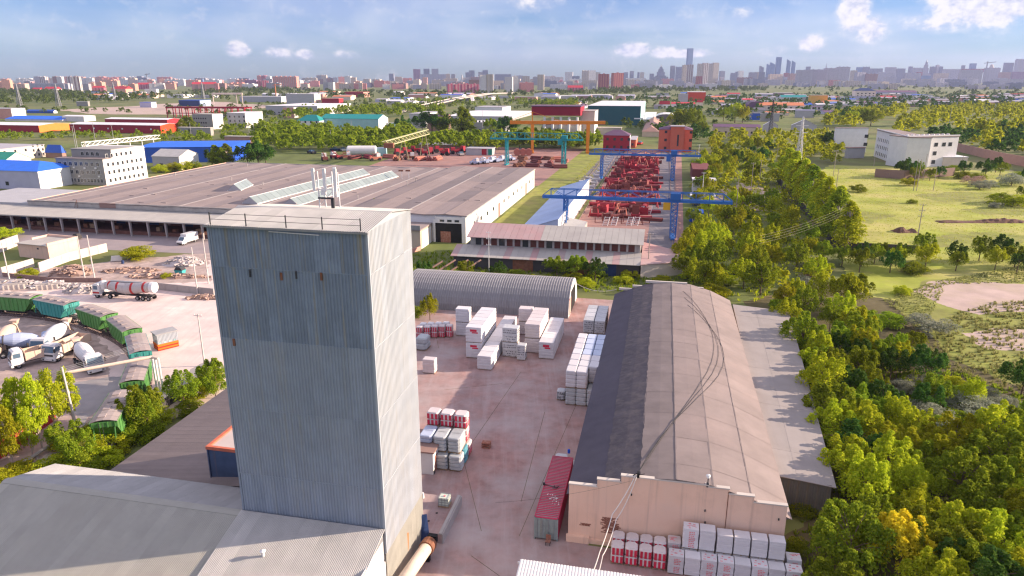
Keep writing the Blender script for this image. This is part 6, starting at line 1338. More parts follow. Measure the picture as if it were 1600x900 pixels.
fshed('teal_roof_hall', 'white hall with teal roof beyond the orange roof', 'building', 1220, 1260, 1264, 158, 152, 'white_wall', 'teal_roof', rise=4, ridge='x', depth=30)
fshed('cream_office', 'cream office with dark blue hipped roof in the far right', 'building', 1335, 1367, 1371, 156, 142, 'cream_wall', 'blue_door', rise=6, ridge='hip', depth=30, wins=wgrid(58, 15, 7, 3, 4, 2, 3, 2.2))
fshed('purple_long_roof', 'long purple-blue roofed shed right of the cream office', 'shed', 1370, 1432, 1436, 151, 144, 'lilac_wall', 'purple_roof', rise=4, ridge='x', depth=40)
fshed('red_hall', 'red hall with white roof edge near the centre', 'hall', 1074, 1102, 1107, 158, 144, 'redorange_wall', 'white_roof', depth=50)
fshed('white_silo_block', 'tall white silo block before the red hall', 'silo', 1059, 1074, 1082, 165, 147, 'grey_wall2', 'white_roof', side='white_wall')
fshed('red_gable_house', 'house with bright red gables near the centre trees', 'house', 1030, 1046, 1060, 170, 163, 'white_wall', 'red_roof', rise=5, ridge='x')
fshed('red_gable_house', 'small red-roofed house right of the silo block', 'house', 1088, 1098, 1102, 166, 160, 'cream_wall', 'red_roof', rise=4, ridge='hip')
# L-shaped white institute on the right
X, Y = G(1412, 262)
LI = thing('white_institute', 'white L-shaped three-storey building with rows of narrow windows', 'building', (X, Y), RZ)
h_ = ZV(214, Y) - .5
lw = MB().box(0, 11, 0, 57, 0, h_).build('long_wing', 'white_wall', LI); MB().box(-.3, 11.3, -.2, 57.3, h_, h_ + .5).build('long_roof', 'wh_felt', LI); MB().box(-.3, 0, -.2, 57, h_ + .5, h_ + 1.0).build('parapet', 'white_wall', LI)
fw = MB().box(0, 32, 0, 13, 0, h_ + .1).build('front_wing', 'white_wall', LI, rz=R(26)); MB().box(-.1, 32.3, -.3, 13.2, h_ + .1, h_ + .62).build('front_roof', 'wh_felt', LI, rz=R(26)); MB().box(0, 32.3, -.3, 0, h_ + .62, h_ + 1.1).build('parapet', 'white_wall', LI, rz=R(26))
for z in (1.5, 5.5, 9.5):
    for k in range(15):
        if z + 1.8 < h_: MB().box(-.08, 0, 3 + k * 3.5, 4.1 + k * 3.5, z, z + 1.9).build('window', 'glass_dark', LI)
for x, z in ((8, 3), (8, 8), (8, 11.4), (17, 6), (17, 10.5), (22, 10.5), (26, 10.5), (17, 1.5)): 
    if z + 2 < h_: o = MB().box(x, x + 2.2, -.08, 0, z, z + 2.0).build('window', 'glass_dark', LI, rz=R(26))
for k in range(9): MB().tube([(2 + k * 3.2, 3, h_ + .5), (2 + k * 3.2, 3, h_ + 1.5)], .7, 8).build('roof_vent', 'white_paint', LI, rz=R(26))
fshed('institute_side_block', 'plain white block left of the institute with a grey annex', 'building', 1303, 1352, 1368, 238, 200, 'white_wall', 'wh_felt', hd=0, wins=[(18, 20.4, 9, 11), (18, 20.4, 4, 6)], swins=[(4, 6, 10, 12), (4, 6, 5, 7)])
fshed('institute_annex', 'low grey annex before the plain white block', 'annex', 1324, 1350, 1356, 247, 231, 'grey_wall2', 'brown_wall', hd=-10)
fshed('institute_low_wing', 'low cream wing at the right of the institute', 'wing', 1472, 1510, 1520, 260, 246, 'cream_wall', 'white_roof', hd=0, depth=12)
wallp('long brown perimeter wall climbing right behind the institute', [G(1490, 235), G(1560, 252), G(1640, 268)], 5.0, 'brick_brown', .4, 6)
wallp('grey panel fence in front of the institute', [G(1366, 277), G(1412, 280), G(1490, 275)], 4.0, 'brown_wall', .3, 6)
wallp('dark panel fence along the foot of the poplar row', [G(1214, 284), G(1250, 325), G(1308, 390)], 2.6, 'fence_dark', .15, 3.2)
wallp('dark low fence across the near side of the field', [G(1308, 390), G(1430, 396)], 2.2, 'fence_dark', .15, 4)
# power poles on the right, lattice mast
for i, (u, v, h, ar, l) in enumerate(((1316, 392, 13, 3, 'tall pole with three crossarms at the near field corner'), (1430, 393, 13, 3, 'tall pole with crossarms in front of the soil mound'), (1302, 275, 12, 1, 'thin pole left in front of the institute annex'), (1427, 298, 13, 0, 'double timber pole in the middle of the field'), (1432, 298, 13, 0, 'second leg of the double timber pole in the field'), (1442, 282, 12, 0, 'thin timber pole by the institute hedge'), (1458, 298, 9, 0, 'short thin pole right of the double pole'), (1365, 260, 8, 0, 'white pole at the institute yard'), (1306, 298, 9, 1, 'braced pole at the left field edge'), (1500, 272, 9, 0, 'pole in the hedge right of the institute'), (1150, 330, 11, 0, 'braced timber pole in the clearing by the belt'), (1173, 300, 12, 1, 'tall timber pole in the middle of the clearing'), (1186, 290, 11, 1, 'farther timber pole in the clearing'), (1212, 262, 12, 0, 'timber pole beside the poplar tops'))):
    pole(l, u, v, h, 'pole_wood', ar, .16, group='poles on the right')
p_, q_ = G(1316, 392), G(1430, 393)
for k in range(4): cable('field_wire', 'thin wire running left from the field corner pole', [(*G(1180, 440), 9 + .6 * k), (p_[0], p_[1], 10.5 + .7 * k)], .014, 'pole_wood', .8)
lm = thing('lattice_mast', 'white lattice power mast standing behind the poplar row', 'pylon', G(1246, 262)); mb = MB(); lattice(mb, (0, 0, 0), (0, 0, 26), 2.8, 14, .15, .16); mb.build('tower_lattice', 'steel_white', lm)
for z in (18, 21.5): MB().bar((-3.2, 0, z), (3.2, 0, z), .3).build('crossarm', 'steel_white', lm)
lm2 = thing('lattice_mast', 'dark lattice power mast left of the tent halls', 'pylon', G(1202, 222)); mb = MB(); lattice(mb, (0, 0, 0), (0, 0, 30), 2.8, 14, .16, .16); mb.build('tower_lattice', 'dark_metal', lm2); MB().bar((-4, 0, 22), (4, 0, 22), .35).bar((-4, 0, 26), (4, 0, 26), .35).build('crossarm', 'dark_metal', lm2)
for u, v in ((92, 166), (32, 168), (318, 155), (180, 156)):
    t = thing('lattice_mast', 'slender distant power mast before the left skyline', 'pylon', G(u, v)); mb = MB(); lattice(mb, (0, 0, 0), (0, 0, 36), 6, 9, .5, .12); mb.build('tower_lattice', 'steel_grey', t); MB().bar((-7, 0, 28), (7, 0, 28), .6).bar((-5, 0, 33), (5, 0, 33), .6).build('crossarm', 'steel_grey', t)
for i, (u, v, h) in enumerate(((118, 230, 14), (121, 232, 16), (150, 226, 15), (417, 222, 12), (430, 228, 10), (442, 226, 10), (518, 232, 12), (550, 212, 12), (754, 213, 20), (1006, 205, 14), (1020, 208, 16), (1480, 210, 22), (178, 222, 12), (300, 222, 14), (390, 215, 16), (398, 214, 16), (660, 222, 10), (703, 222, 12))):
    pole('distant pale pole among the middle-distance trees', u, v, h, 'steel_grey', 1 if i % 3 == 0 else 0, .2)
# red open steel frame building
rf = thing('red_steel_hall', 'unfinished hall of red steel columns and roof beams', 'hall', G(262, 184), RZ * .55); n = 13; L_ = 96
for k in range(n):
    for y in (0, 18): MB().box(k * L_ / (n - 1) - .4, k * L_ / (n - 1) + .4, y - .4, y + .4, 0, 11).build('column', 'red_wall', rf)
    MB().bar((k * L_ / (n - 1), 0, 11.2), (k * L_ / (n - 1), 18, 11.2), .8).build('roof_beam', 'red_wall', rf)
for y in (0, 6, 12, 18): MB().box(-1, L_ + 1, y - .5, y + .5, 11, 12.4).build('purlin', 'red_wall', rf)
MB().box(-1, L_ + 1, -.4, .4, 5, 5.8).build('girt', 'red_wall', rf); MB().box(L_ * .62, L_, 0, 18, 0, 5).build('infill_wall', 'white_wall', rf)
wg = thing('white_portal_frame', 'white portal frame standing behind the red steel hall', 'frame', G(334, 163), 0)
for x in (0, 42, 52): MB().box(x - .6, x + .6, -.6, .6, 0, 17).build('column', 'cream_wall', wg)
MB().box(-1, 53, -1, 1, 17, 20).build('girder', 'cream_wall', wg)
fshed('blue_long_box', 'long dark blue box shed behind the red steel hall', 'shed', 280, 313, 330, 166, 157, 'blue_door', 'blue_roof2', side='sky_roof', depth=30)
# pipe bridge
pb = thing('pipe_bridge', 'white lattice pipe bridge between office block and blue hall', 'bridge', (0, 0, 0)); p0, p1 = Vector((*G(134, 246), 0)), Vector((*G(250, 232), 0)); mb = MB()
for s in (-1.2, 1.2):
    for z in (6.5, 8.8): mb.bar(p0 + Vector((s, 0, z)), p1 + Vector((s, 0, z)), .35)
    for k in range(16): a, b = p0.lerp(p1, k / 16), p0.lerp(p1, (k + 1) / 16); mb.bar(a + Vector((s, 0, 6.5)), a + Vector((s, 0, 8.8)), .25); mb.bar(a + Vector((s, 0, 6.5)), b + Vector((s, 0, 8.8)), .2)
mb.build('truss', 'white_paint', pb)
for k in range(6): c = p0.lerp(p1, (k + .5) / 6); MB().bar((c.x, c.y, 0), (c.x, c.y, 6.5), .5).build('pier', 'white_paint', pb)
fshed('pipe_rack', 'white pipe rack on posts below the grey office', 'rack', 280, 330, 336, 212, 200, 'grey_wall', 'concrete_pale', depth=4)
# overpass with cars
ov = thing('overpass', 'long concrete road overpass rising towards the city', 'bridge', (0, 0, 0)); OP = [(*G(618, 176), 1.0), (*G(668, 169), 4.5), (*G(715, 160), 7.5), (*G(765, 152), 8.5), (*G(800, 149), 6)]; mb = MB(); pr = MB()
for p, q_ in zip(OP, OP[1:]):
    p, q_ = Vector(p), Vector(q_); d = (q_ - p); n_ = Vector((d.y, -d.x, 0)).normalized() * 9
    mb.add([p - n_, p + n_, q_ + n_, q_ - n_, p - n_ - Vector((0, 0, 1.2)), p + n_ - Vector((0, 0, 1.2)), q_ + n_ - Vector((0, 0, 1.2)), q_ - n_ - Vector((0, 0, 1.2))], [(0,1,2,3), (7,6,5,4), (0,4,5,1), (1,5,6,2), (2,6,7,3), (3,7,4,0)])
    for s in (-1, 1): pr.bar(p + n_ * s + Vector((0, 0, .5)), q_ + n_ * s + Vector((0, 0, .5)), .4, 1.2)
mb.build('deck', 'asphalt', ov); pr.build('parapet', 'concrete_pale', ov)
for p in OP[1:4]: MB().box(p[0] - 7, p[0] + 7, p[1] - .8, p[1] + .8, 0, p[2] - 1.2).build('pier', 'concrete_pale', ov)
for i, (t_, m_, s) in enumerate(((.3, 'truck_white', -4), (.9, 'truck_red', 4), (1.3, 'truck_white', 4), (1.8, 'truck_dark', -4), (2.2, 'truck_white', -4), (2.6, 'truck_white', 4), (3.2, 'truck_dark', 4), (.6, 'concrete', 4))):
    k = int(t_); p, q_ = Vector(OP[k]), Vector(OP[k + 1]); c = p.lerp(q_, t_ - k); d = q_ - p; n_ = Vector((d.y, -d.x, 0)).normalized() * s
    o = clutter('road_car', 'tiny vehicle driving on the overpass', 'car', 800, 400, 'car', m_, 1.2); o.location = c + n_; o.rotation_euler = (0, 0, math.atan2(d.y, d.x))
# random low industrial roofs filling the plain beyond
rg = random.Random(21); n_f = 0
mats_ = [('grey_wall2', 'white_roof'), ('grey_wall2', 'lilac_roof'), ('lilac_wall', 'grey_roof'), ('white_wall', 'grey_roof'), ('beige_wall', 'grey_roof'), ('grey_wall2', 'dark_roof'), ('white_wall', 'blue_roof2'), ('pink_wall', 'grey_roof'), ('cream_wall', 'orange_roof'), ('lilac_wall', 'purple_roof'), ('white_wall', 'red_roof'), ('brown_wall', 'lilac_roof')]
mn = {'white_roof': 'white', 'lilac_roof': 'lilac', 'grey_roof': 'grey', 'dark_roof': 'dark', 'blue_roof2': 'blue', 'orange_roof': 'orange', 'purple_roof': 'purple', 'red_roof': 'red'}
for k in range(200):
    u = rg.uniform(560, 1600) if k % 3 else rg.uniform(1100, 1600); v = rg.choice([rg.uniform(150, 158), rg.uniform(156, 170), rg.uniform(164, 182)])
    if 600 < u < 860 and v > 158: continue
    if 910 < u < 1015 and v > 160: continue
    if u > 1330 and v > 168: continue
    if u < 640 and v > 152: continue
    wpx = rg.uniform(12, 38); wl, rf_ = rg.choice(mats_)
    fshed('low_industrial_shed', 'low ' + mn[rf_] + '-roofed shed ' + ('far off' if v < 157 else 'midway' if v < 168 else 'nearer') + ' on the plain, ' + ('left of the plant' if u < 850 else 'behind the dark green hall' if u < 1020 else 'near the silo block' if u < 1160 else 'around the orange roof' if u < 1320 else 'right of the cream office'), 'shed', u, u + wpx, u + wpx + rg.uniform(3, 8), v, v - rg.uniform(3.2, 5.5), wl, rf_, depth=rg.uniform(15, 50), rise=rg.choice((0, 1.5, 2.5)), ridge=rg.choice(('x', 'x', 'arch')), group='low sheds of the far plain')
for k in range(42):
    u = rg.uniform(120, 640); v = rg.choice([rg.uniform(148, 154), rg.uniform(152, 160), rg.uniform(158, 168)])
    if u < 300 and v > 156: continue
    if 255 < u < 420 and v > 154: continue
    if 380 < u < 560 and v > 158: continue
    wpx = rg.uniform(12, 34); wl, rf_ = rg.choice(mats_[:5] + mats_[6:9])
    fshed('low_industrial_shed', 'low ' + mn[rf_] + '-roofed shed ' + ('at the wood edge' if v < 154 else 'before the wood') + ', ' + ('left of the red steel hall' if u < 260 else 'behind the red steel hall' if u < 420 else 'left of the overpass'), 'shed', u, u + wpx, u + wpx + rg.uniform(4, 12), v, v - rg.uniform(3.5, 6), wl, rf_, depth=rg.uniform(15, 50), rise=rg.choice((0, 1.5, 2.5)), ridge='x', side=rg.choice((None, 'white_wall')), group='low sheds of the far plain')
# ------------------------------------------------------------------ the city on the horizon
facade('f_cream', (.70, .55, .44)); facade('f_peach', (.78, .40, .27)); facade('f_white', (.76, .72, .70), wx=.45); facade('f_pink', (.70, .28, .25)); facade('f_coral', (.74, .25, .17), stripe=(.62, .42, .36)); facade('f_rose', (.52, .08, .14), stripe=(.64, .30, .30))
facade('f_grey', (.42, .40, .42)); facade('f_lilac', (.48, .46, .52)); facade('f_brown', (.40, .24, .20)); facade('f_darkred', (.36, .07, .06), stripe=(.56, .18, .10)); facade('f_blueglass', (.20, .30, .48), (.12, .20, .36), 4, 4, .8, .7); facade('f_slate', (.26, .28, .36)); facade('f_beige', (.58, .48, .38), stripe=(.66, .58, .50)); facade('f_violet', (.30, .17, .26)); facade('f_striped', (.72, .66, .62), stripe=(.34, .24, .22), bay=4)
FN = {'f_cream': 'cream', 'f_peach': 'peach', 'f_white': 'white', 'f_pink': 'pink', 'f_coral': 'coral', 'f_rose': 'crimson', 'f_grey': 'grey', 'f_lilac': 'lilac-grey', 'f_brown': 'brown', 'f_darkred': 'dark red', 'f_blueglass': 'blue glass', 'f_slate': 'slate blue', 'f_beige': 'beige', 'f_violet': 'violet', 'f_striped': 'brown and white striped'}
def tower(label, u0, u1, vt, vb, m, top='lift', depth=None, hd=None, name='apartment_block', cat='building', group='city skyline blocks'):
    vb = 129.5 + (vb - 122) * .25 if vb < 128 else 131 + (vb - 128) * .6 if vb < 134 else vb + .6
    uc = (u0 + u1) / 2; x, y = G(uc, vb); zc = y * CP + H * SP; w = (u1 - u0) * zc / F; d = depth or max(12, min(30, w * .6)); h = max(6, ZV(vt, y))
    hd = random.uniform(-14, 18) if hd is None else hd
    t = thing(name, label, cat, (x, y), -R(hd), group); a = w * .92
    if top == 'slant': MB().add([(-a/2, 0, 0), (a/2, 0, 0), (a/2, d, 0), (-a/2, d, 0), (-a/2 * .9, 0, h), (a/2 * .9, 0, h * .9), (a/2 * .9, d, h * .9), (-a/2 * .9, d, h)], [(0,1,5,4), (1,2,6,5), (2,3,7,6), (3,0,4,7), (4,5,6,7)]).build('shaft', m, t)
    elif top == 'cone': MB().tube([(0, d/2, 0), (0, d/2, h * .25), (0, d/2, h * .55), (0, d/2, h)], [a * .55, a * .48, a * .26, .3], 12).build('shaft', m, t)
    elif top == 'spire':
        z = 0
        for k, (f, g_) in enumerate(((1, .42), (.74, .2), (.5, .14), (.3, .1))): MB().box(-a/2*f, a/2*f, d/2 - d/2*f, d/2 + d/2*f, z, z + h * g_).build('tier', m, t); z += h * g_
        MB().tube([(0, d/2, z), (0, d/2, h)], [a * .1, .2], 8).build('spire', 'steel_grey', t)
        for sx in (-1, 1): MB().box(sx * a * .62 - a * .12, sx * a * .62 + a * .12, 0, d, 0, h * .36).build('side_tower', m, t)
    elif top == 'dome': MB().box(-a/2, a/2, 0, d, 0, h * .6).build('body', m, t); MB().tube([(0, d/2, h * .6), (0, d/2, h * .8), (0, d/2, h * .95), (0, d/2, h)], [a * .4, a * .36, a * .2, .3], 14).build('dome', m, t)
    else:
        MB().box(-a/2, a/2, 0, d, 0, h).build('body', m, t)
        r = random.random()
        if top == 'lift':
            n = max(1, int(w / 26))
            for k in range(n): c = -a/2 + a * (k + .5) / n; ww = min(6, a * .25); MB().box(c - ww/2, c + ww/2, d * .3, d * .7, h, h + 2.6).build('lift_house', m, t)
        elif top == 'crown':
            for k in range(5): c = -a/2 + a * (k + .5) / 5; MB().box(c - a * .06, c + a * .06, d * .1, d * .9, h, h + 3 + (2 if k % 2 == 0 else 0)).build('crown', m, t)
        elif top == 'roof': MB().prism([(0, h), (d, h), (d/2, h + d * .25)], -a/2, a/2, axis='x').build('roof', 'red_roof', t)
        if w > 60:
            for k in range(1, int(w / 22)): MB().box(-a/2 + k * 22 - 1.2, -a/2 + k * 22 + 1.2, -.9, 0, 0, h - 1).build('bay', m, t)
    return t
L = [  # u0, u1, top row, base row, facade, top
 (-10,12,128,141,'f_peach','lift'), (5,18,125,141.5,'f_peach','lift'), (17,44,130.5,140.5,'f_cream','flat'), (43,106,130,142,'f_lilac','flat'), (46,55,124,133,'f_white','lift'), (55,65,119.5,134,'f_lilac','lift'), (63,74,120,134.5,'f_striped','lift'), (74,84,122,133,'f_grey','lift'), (83,92,119.5,134,'f_brown','lift'), (90,99,119.8,134.5,'f_white','lift'), (105,114,131,141.5,'f_white','flat'), (107,117,119.5,141,'f_striped','lift'), (115,127,119.5,142,'f_striped','lift'), (126,135,122,132,'f_white','lift'), (135,146,121.5,132,'f_white','lift'), (127,140,131,141,'f_grey','flat'), (140,148,129,139,'f_peach','lift'), (150,162,128,138.5,'f_peach','lift'), (145,163,137,143,'f_rose','roof'), (172,200,139,147,'f_peach','roof'), (50,64,139,144,'f_peach','roof'), (68,90,139,144,'f_cream','roof'),
 (160,185,121,131,'f_pink','lift'), (186,198,122,130,'f_white','lift'), (200,213,122,131,'f_cream','lift'), (214,224,119,130,'f_slate','flat'), (222,232,121,131,'f_slate','lift'), (200,213,131,141,'f_peach','lift'), (215,242,132,139,'f_rose','roof'), (226,245,139,146,'f_white','flat'), (249,258,123,132,'f_peach','lift'), (256,290,124,133,'f_white','lift'), (290,312,125,135,'f_peach','lift'), (314,318,123,131,'f_blueglass','flat'), (318,345,125,134,'f_white','lift'), (300,338,131.5,142,'f_brown','roof'), (336,342,130,143,'f_pink','flat'), (343,353,130,141,'f_brown','lift'), (353,384,130.5,138.5,'f_peach','lift'), (355,372,123,131,'f_white','lift'), (369,380,122,130,'f_slate','lift'), (381,390,122,130,'f_slate','lift'), (383,402,125,138,'f_violet','lift'),
 (402,409,118,131,'f_pink','lift'), (408,417,118,131,'f_rose','lift'), (416,424,119,132,'f_white','lift'), (402,410,127,138,'f_rose','lift'), (410,420,126,138,'f_rose','lift'), (424,467,119.5,136,'f_coral','lift'), (430,437,130,136,'f_white','flat'), (470,482,131,140,'f_cream','flat'), (472,478,122,131,'f_grey','lift'), (477,496,121.5,131,'f_beige','lift'), (483,496,128,134,'f_pink','flat'), (495,503,118,129,'f_grey','crown'), (502,511,118,129,'f_beige','crown'), (512,519,121,129,'f_slate','lift'), (521,528,121,129,'f_slate','lift'), (505,513,128.5,140,'f_grey','flat'), (512,522,128.5,140,'f_white','flat'), (524,538,129,138,'f_peach','lift'), (529,540,120,131,'f_pink','lift'), (538,549,119,132,'f_white','lift'), (548,557,121,133,'f_cream','lift'), (551,564,127,135,'f_peach','lift'), (564,580,129,136,'f_lilac','flat'), (584,602,126,136,'f_pink','lift'),
 (608,616,115,127,'f_slate','flat'), (602,610,127,137,'f_pink','lift'), (617,629,120,131,'f_cream','lift'), (629,645,122,131,'f_pink','lift'), (610,636,130,138,'f_brown','lift'), (646,658,108,126,'f_violet','flat'), (662,672,108,127,'f_slate','crown'), (675,686,107.5,127,'f_slate','flat'), (655,700,116,128,'f_slate','flat'), (645,656,124,133,'f_cream','lift'), (660,668,121,130,'f_peach','lift'), (697,704,115.5,129,'f_cream','lift'), (705,712,116,129,'f_grey','lift'), (719,724,115,128,'f_white','spire'), (727,735,113,127,'f_slate','lift'), (733,742,110.5,127,'f_slate','crown'), (748,757,112.5,127,'f_grey','lift'), (754,763,110,127,'f_slate','crown'), (698,752,131.5,145,'f_rose','lift'), (732,752,124.5,143,'f_brown','flat'), (750,761,117,146,'f_white','flat'), (760,771,116,146,'f_beige','flat'), (772,800,116,127,'f_slate','lift'), (688,720,127,134,'f_lilac','flat'), (771,788,126,137,'f_cream','flat'), (788,801,120,145,'f_white','flat'), (800,810,119,143,'f_white','lift'),
 (808,818,118,131,'f_slate','lift'), (816,828,119,134,'f_beige','lift'), (812,835,129,143,'f_pink','lift'), (839,850,116.5,140,'f_beige','flat'), (832,840,120,132,'f_grey','lift'), (850,860,119,130,'f_lilac','lift'), (860,868,118.5,128,'f_cream','lift'), (873,882,124,131,'f_pink','dome'), (882,895,112.5,127,'f_white','flat'), (893,905,119,131,'f_slate','lift'), (885,895,127,137,'f_lilac','flat'), (897,903,126,134,'f_pink','lift'), (908,920,111,131,'f_beige','crown'), (919,931,111,131,'f_white','crown'), (929,938,113,130,'f_beige','lift'), (935,952,115.5,139,'f_darkred','lift'), (957,975,114,138,'f_darkred','lift'), (974,981,113,125,'f_slate','lift'), (984,990,111,125,'f_slate','flat'), (995,999,113,125,'f_slate','lift'), (1000,1006,113,126,'f_beige','lift'), (977,1010,122,131,'f_white','flat'), (992,1030,127,133,'f_lilac','lift'), (858,885,132,139,'f_white','flat'), (886,912,137,143,'f_rose','roof'), (918,930,134,139,'f_white','flat'),
 (1014,1021,115,126,'f_slate','flat'), (1024,1041,101,126,'f_slate','spire'), (1047,1054,102.5,127,'f_slate','flat'), (1054,1065,105,127,'f_slate','crown'), (1071.5,1080.5,75.5,126,'f_blueglass','flat'), (1065,1072,101.5,133,'f_beige','lift'), (1072,1082,101,133.5,'f_striped','lift'), (1088,1097,100.5,132,'f_beige','crown'), (1096,1106,99.5,132,'f_striped','crown'), (1105,1113,100,131,'f_beige','crown'), (1112,1122,99,131,'f_beige','crown'), (1087,1097,119,134,'f_darkred','flat'), (1124,1132,111,127,'f_slate','lift'), (1125,1131,120,131,'f_lilac','flat'), (1140,1150,114,126,'f_slate','lift'), (1148,1155,112,126,'f_slate','lift'), (1153,1161,110.5,128,'f_white','flat'), (1168,1182,113,131,'f_lilac','lift'), (1175,1184,113,131,'f_cream','lift'), (1183,1194,112.5,131,'f_slate','lift'), (1150,1175,121,131,'f_brown','lift'), (1185,1192,103,125,'f_slate','slant'), (1196,1202,100,125,'f_blueglass','slant'), (1201,1209,97.5,126,'f_blueglass','slant'), (1210,1218,90,126,'f_blueglass','crown'), (1226,1232.5,92.5,126,'f_blueglass','slant'), (1233.5,1240,94.5,126,'f_blueglass','slant'), (1257,1264,104,124,'f_slate','flat'), (1286,1292,98,123,'f_slate','cone'),
 (1243,1268,109.5,134,'f_lilac','lift'), (1264,1290,108.5,133.5,'f_lilac','lift'), (1286,1308,106.5,133,'f_lilac','lift'), (1306,1326,104.5,132.5,'f_lilac','lift'), (1200,1224,116,130,'f_cream','lift'), (1224,1232,114,128,'f_darkred','lift'), (1232,1243,115,130,'f_brown','lift'), (1276,1288,126,134,'f_cream','flat'), (1296,1312,125,134,'f_pink','flat'), (1327,1337,110,129,'f_beige','lift'), (1336,1352,113,131,'f_lilac','lift'), (1350,1371,115.5,131,'f_brown','lift'), (1337,1345,105,123,'f_blueglass','flat'), (1345,1356,105,123,'f_slate','crown'), (1357,1378,107,124,'f_slate','flat'), (1381,1398,105,123,'f_lilac','flat'), (1370,1400,113,127,'f_lilac','lift'), (1398,1412,107,123,'f_slate','flat'), (1417,1423,104,122,'f_slate','lift'), (1424,1438,106,123,'f_lilac','lift'), (1438,1450,92,123,'f_lilac','spire'), (1451,1459,104,123,'f_slate','lift'), (1459,1464,101.5,123,'f_lilac','lift'), (1464,1470,104,123,'f_slate','lift'), (1470,1500,108,124,'f_lilac','flat'), (1410,1440,114,127,'f_slate','lift'), (1430,1439,112.5,126,'f_darkred','flat'), (1440,1453,118,128,'f_blueglass','flat'), (1458,1482,114.5,127,'f_cream','flat'), (1499,1504,102,122,'f_slate','flat'), (1512,1521,99,122,'f_blueglass','flat'), (1496,1535,109,127,'f_grey','lift'), (1541,1552,100,122,'f_beige','dome'), (1536,1560,106,124,'f_lilac','lift'), (1565,1579,98,123,'f_slate','flat'), (1582,1600,93,124,'f_lilac','crown'), (1560,1578,113,127,'f_brown','flat'), (1580,1612,112,127,'f_violet','flat'), (1598,1616,104,124,'f_slate','lift')]
for u0, u1, vt, vb, m, tp in L:
    kind = {'spire': 'tiered tower with a thin spire', 'cone': 'pointed tent-like tower', 'slant': 'tower with slanted top', 'dome': 'domed building', 'crown': 'tower block with crowned top', 'roof': 'block with red roof'}.get(tp, 'tall tower' if vb - vt > 2.2 * (u1 - u0) else 'long apartment slab' if u1 - u0 > 22 else 'apartment block')
    tower(FN[m] + ' ' + kind + ' on the ' + ('left' if u0 < 420 else 'middle-left' if u0 < 800 else 'middle-right' if u0 < 1130 else 'right') + ' skyline', u0, u1, vt, vb, m, tp)
t = thing('red_portal', 'red roof frame on the grey block at the right skyline', 'building', G(1516, 129.9), 0); y_ = G(1516, 129.9)[1]; s_ = (y_ * CP) / F
MB().box(-18 * s_, 18 * s_, -6, 0, ZV(113, y_), ZV(107.5, y_)).build('red_fascia', 'steel_red', t)
rk = random.Random(33)
pal = {0: ['f_white', 'f_cream', 'f_peach', 'f_pink', 'f_grey', 'f_coral'], 1: ['f_white', 'f_cream', 'f_pink', 'f_grey', 'f_brown', 'f_beige', 'f_lilac'], 2: ['f_white', 'f_lilac', 'f_beige', 'f_pink', 'f_slate', 'f_grey'], 3: ['f_lilac', 'f_slate', 'f_grey', 'f_beige', 'f_lilac']}
for k in range(190):
    u = -20 + 1640 * (k + rk.random()) / 190; z_ = 0 if u < 420 else 1 if u < 800 else 2 if u < 1130 else 3; w = rk.uniform(9, 26); vb = rk.choice((129, 132, 135, 139)); vt = vb - rk.uniform(4.5, 9.5) + (1 if u > 560 and u < 640 else 0)
    m = rk.choice(pal[z_]); tower('low ' + FN[m] + ' infill block in the ' + ['left', 'middle-left', 'middle-right', 'right'][z_] + ' city band', u, u + w, vt, vb, m, 'lift')
# tower cranes and smoke-thin masts
for u, vt, vb in ((1537, 96, 130), (432, 131, 158), (231, 115, 132)):
    t = thing('tower_crane', 'thin distant tower crane above the roofs', 'crane', G(u, vb)); y_ = G(u, vb)[1]; h = ZV(vt, y_); w_ = y_ / 900
    MB().bar((0, 0, 0), (0, 0, h), w_).build('mast', 'orange_roof' if u == 432 else 'steel_grey', t); MB().bar((-h * .15, 0, h * .92), (h * .4, 0, h * .98), w_ * .8).build('jib', 'orange_roof' if u == 432 else 'steel_grey', t)
# ------------------------------------------------------------------ vegetation
def leafcloud(rng, clumps, per, size, mix=.6, flat=.75):
    """many small leaf quads on the shells of clumps; clumps: (x,y,z,r)"""
    C = np.array(clumps); n = len(C) * per; idx = np.repeat(np.arange(len(C)), per)
    d = rng.normal(size=(n, 3)); d /= np.linalg.norm(d, axis=1)[:, None]; d[:, 2] = np.where(d[:, 2] < -.35, -d[:, 2], d[:, 2])
    rad = C[idx, 3] * (.55 + .5 * rng.random(n) ** .6); p = C[idx, :3] + d * rad[:, None] * np.array([1, 1, flat])
    nn = d * mix + rng.normal(size=(n, 3)) * .55; nn /= np.linalg.norm(nn, axis=1)[:, None]
    t = np.cross(nn, rng.normal(size=(n, 3))); t /= np.linalg.norm(t, axis=1)[:, None]; b = np.cross(nn, t)
    s = size * (.6 + .8 * rng.random(n))[:, None]; a = s * t; c = s * b * .62
    V = np.stack([p - a * .5, p + c * .6, p + a * .7, p - c * .6], 1).reshape(-1, 3)
    return V, np.arange(n * 4).reshape(-1, 4)
def quadmesh(name, V, Fq, m):
    me = bpy.data.meshes.new(name); me.vertices.add(len(V)); me.vertices.foreach_set('co', V.astype(np.float32).ravel()); k = len(Fq)
    me.loops.add(k * 4); me.loops.foreach_set('vertex_index', Fq.astype(np.int32).ravel()); me.polygons.add(k)
    me.polygons.foreach_set('loop_start', np.arange(0, k * 4, 4, dtype=np.int32)); me.polygons.foreach_set('loop_total', np.full(k, 4, dtype=np.int32))
    me.update(calc_edges=True); me.materials.append(MATS[m]); return me
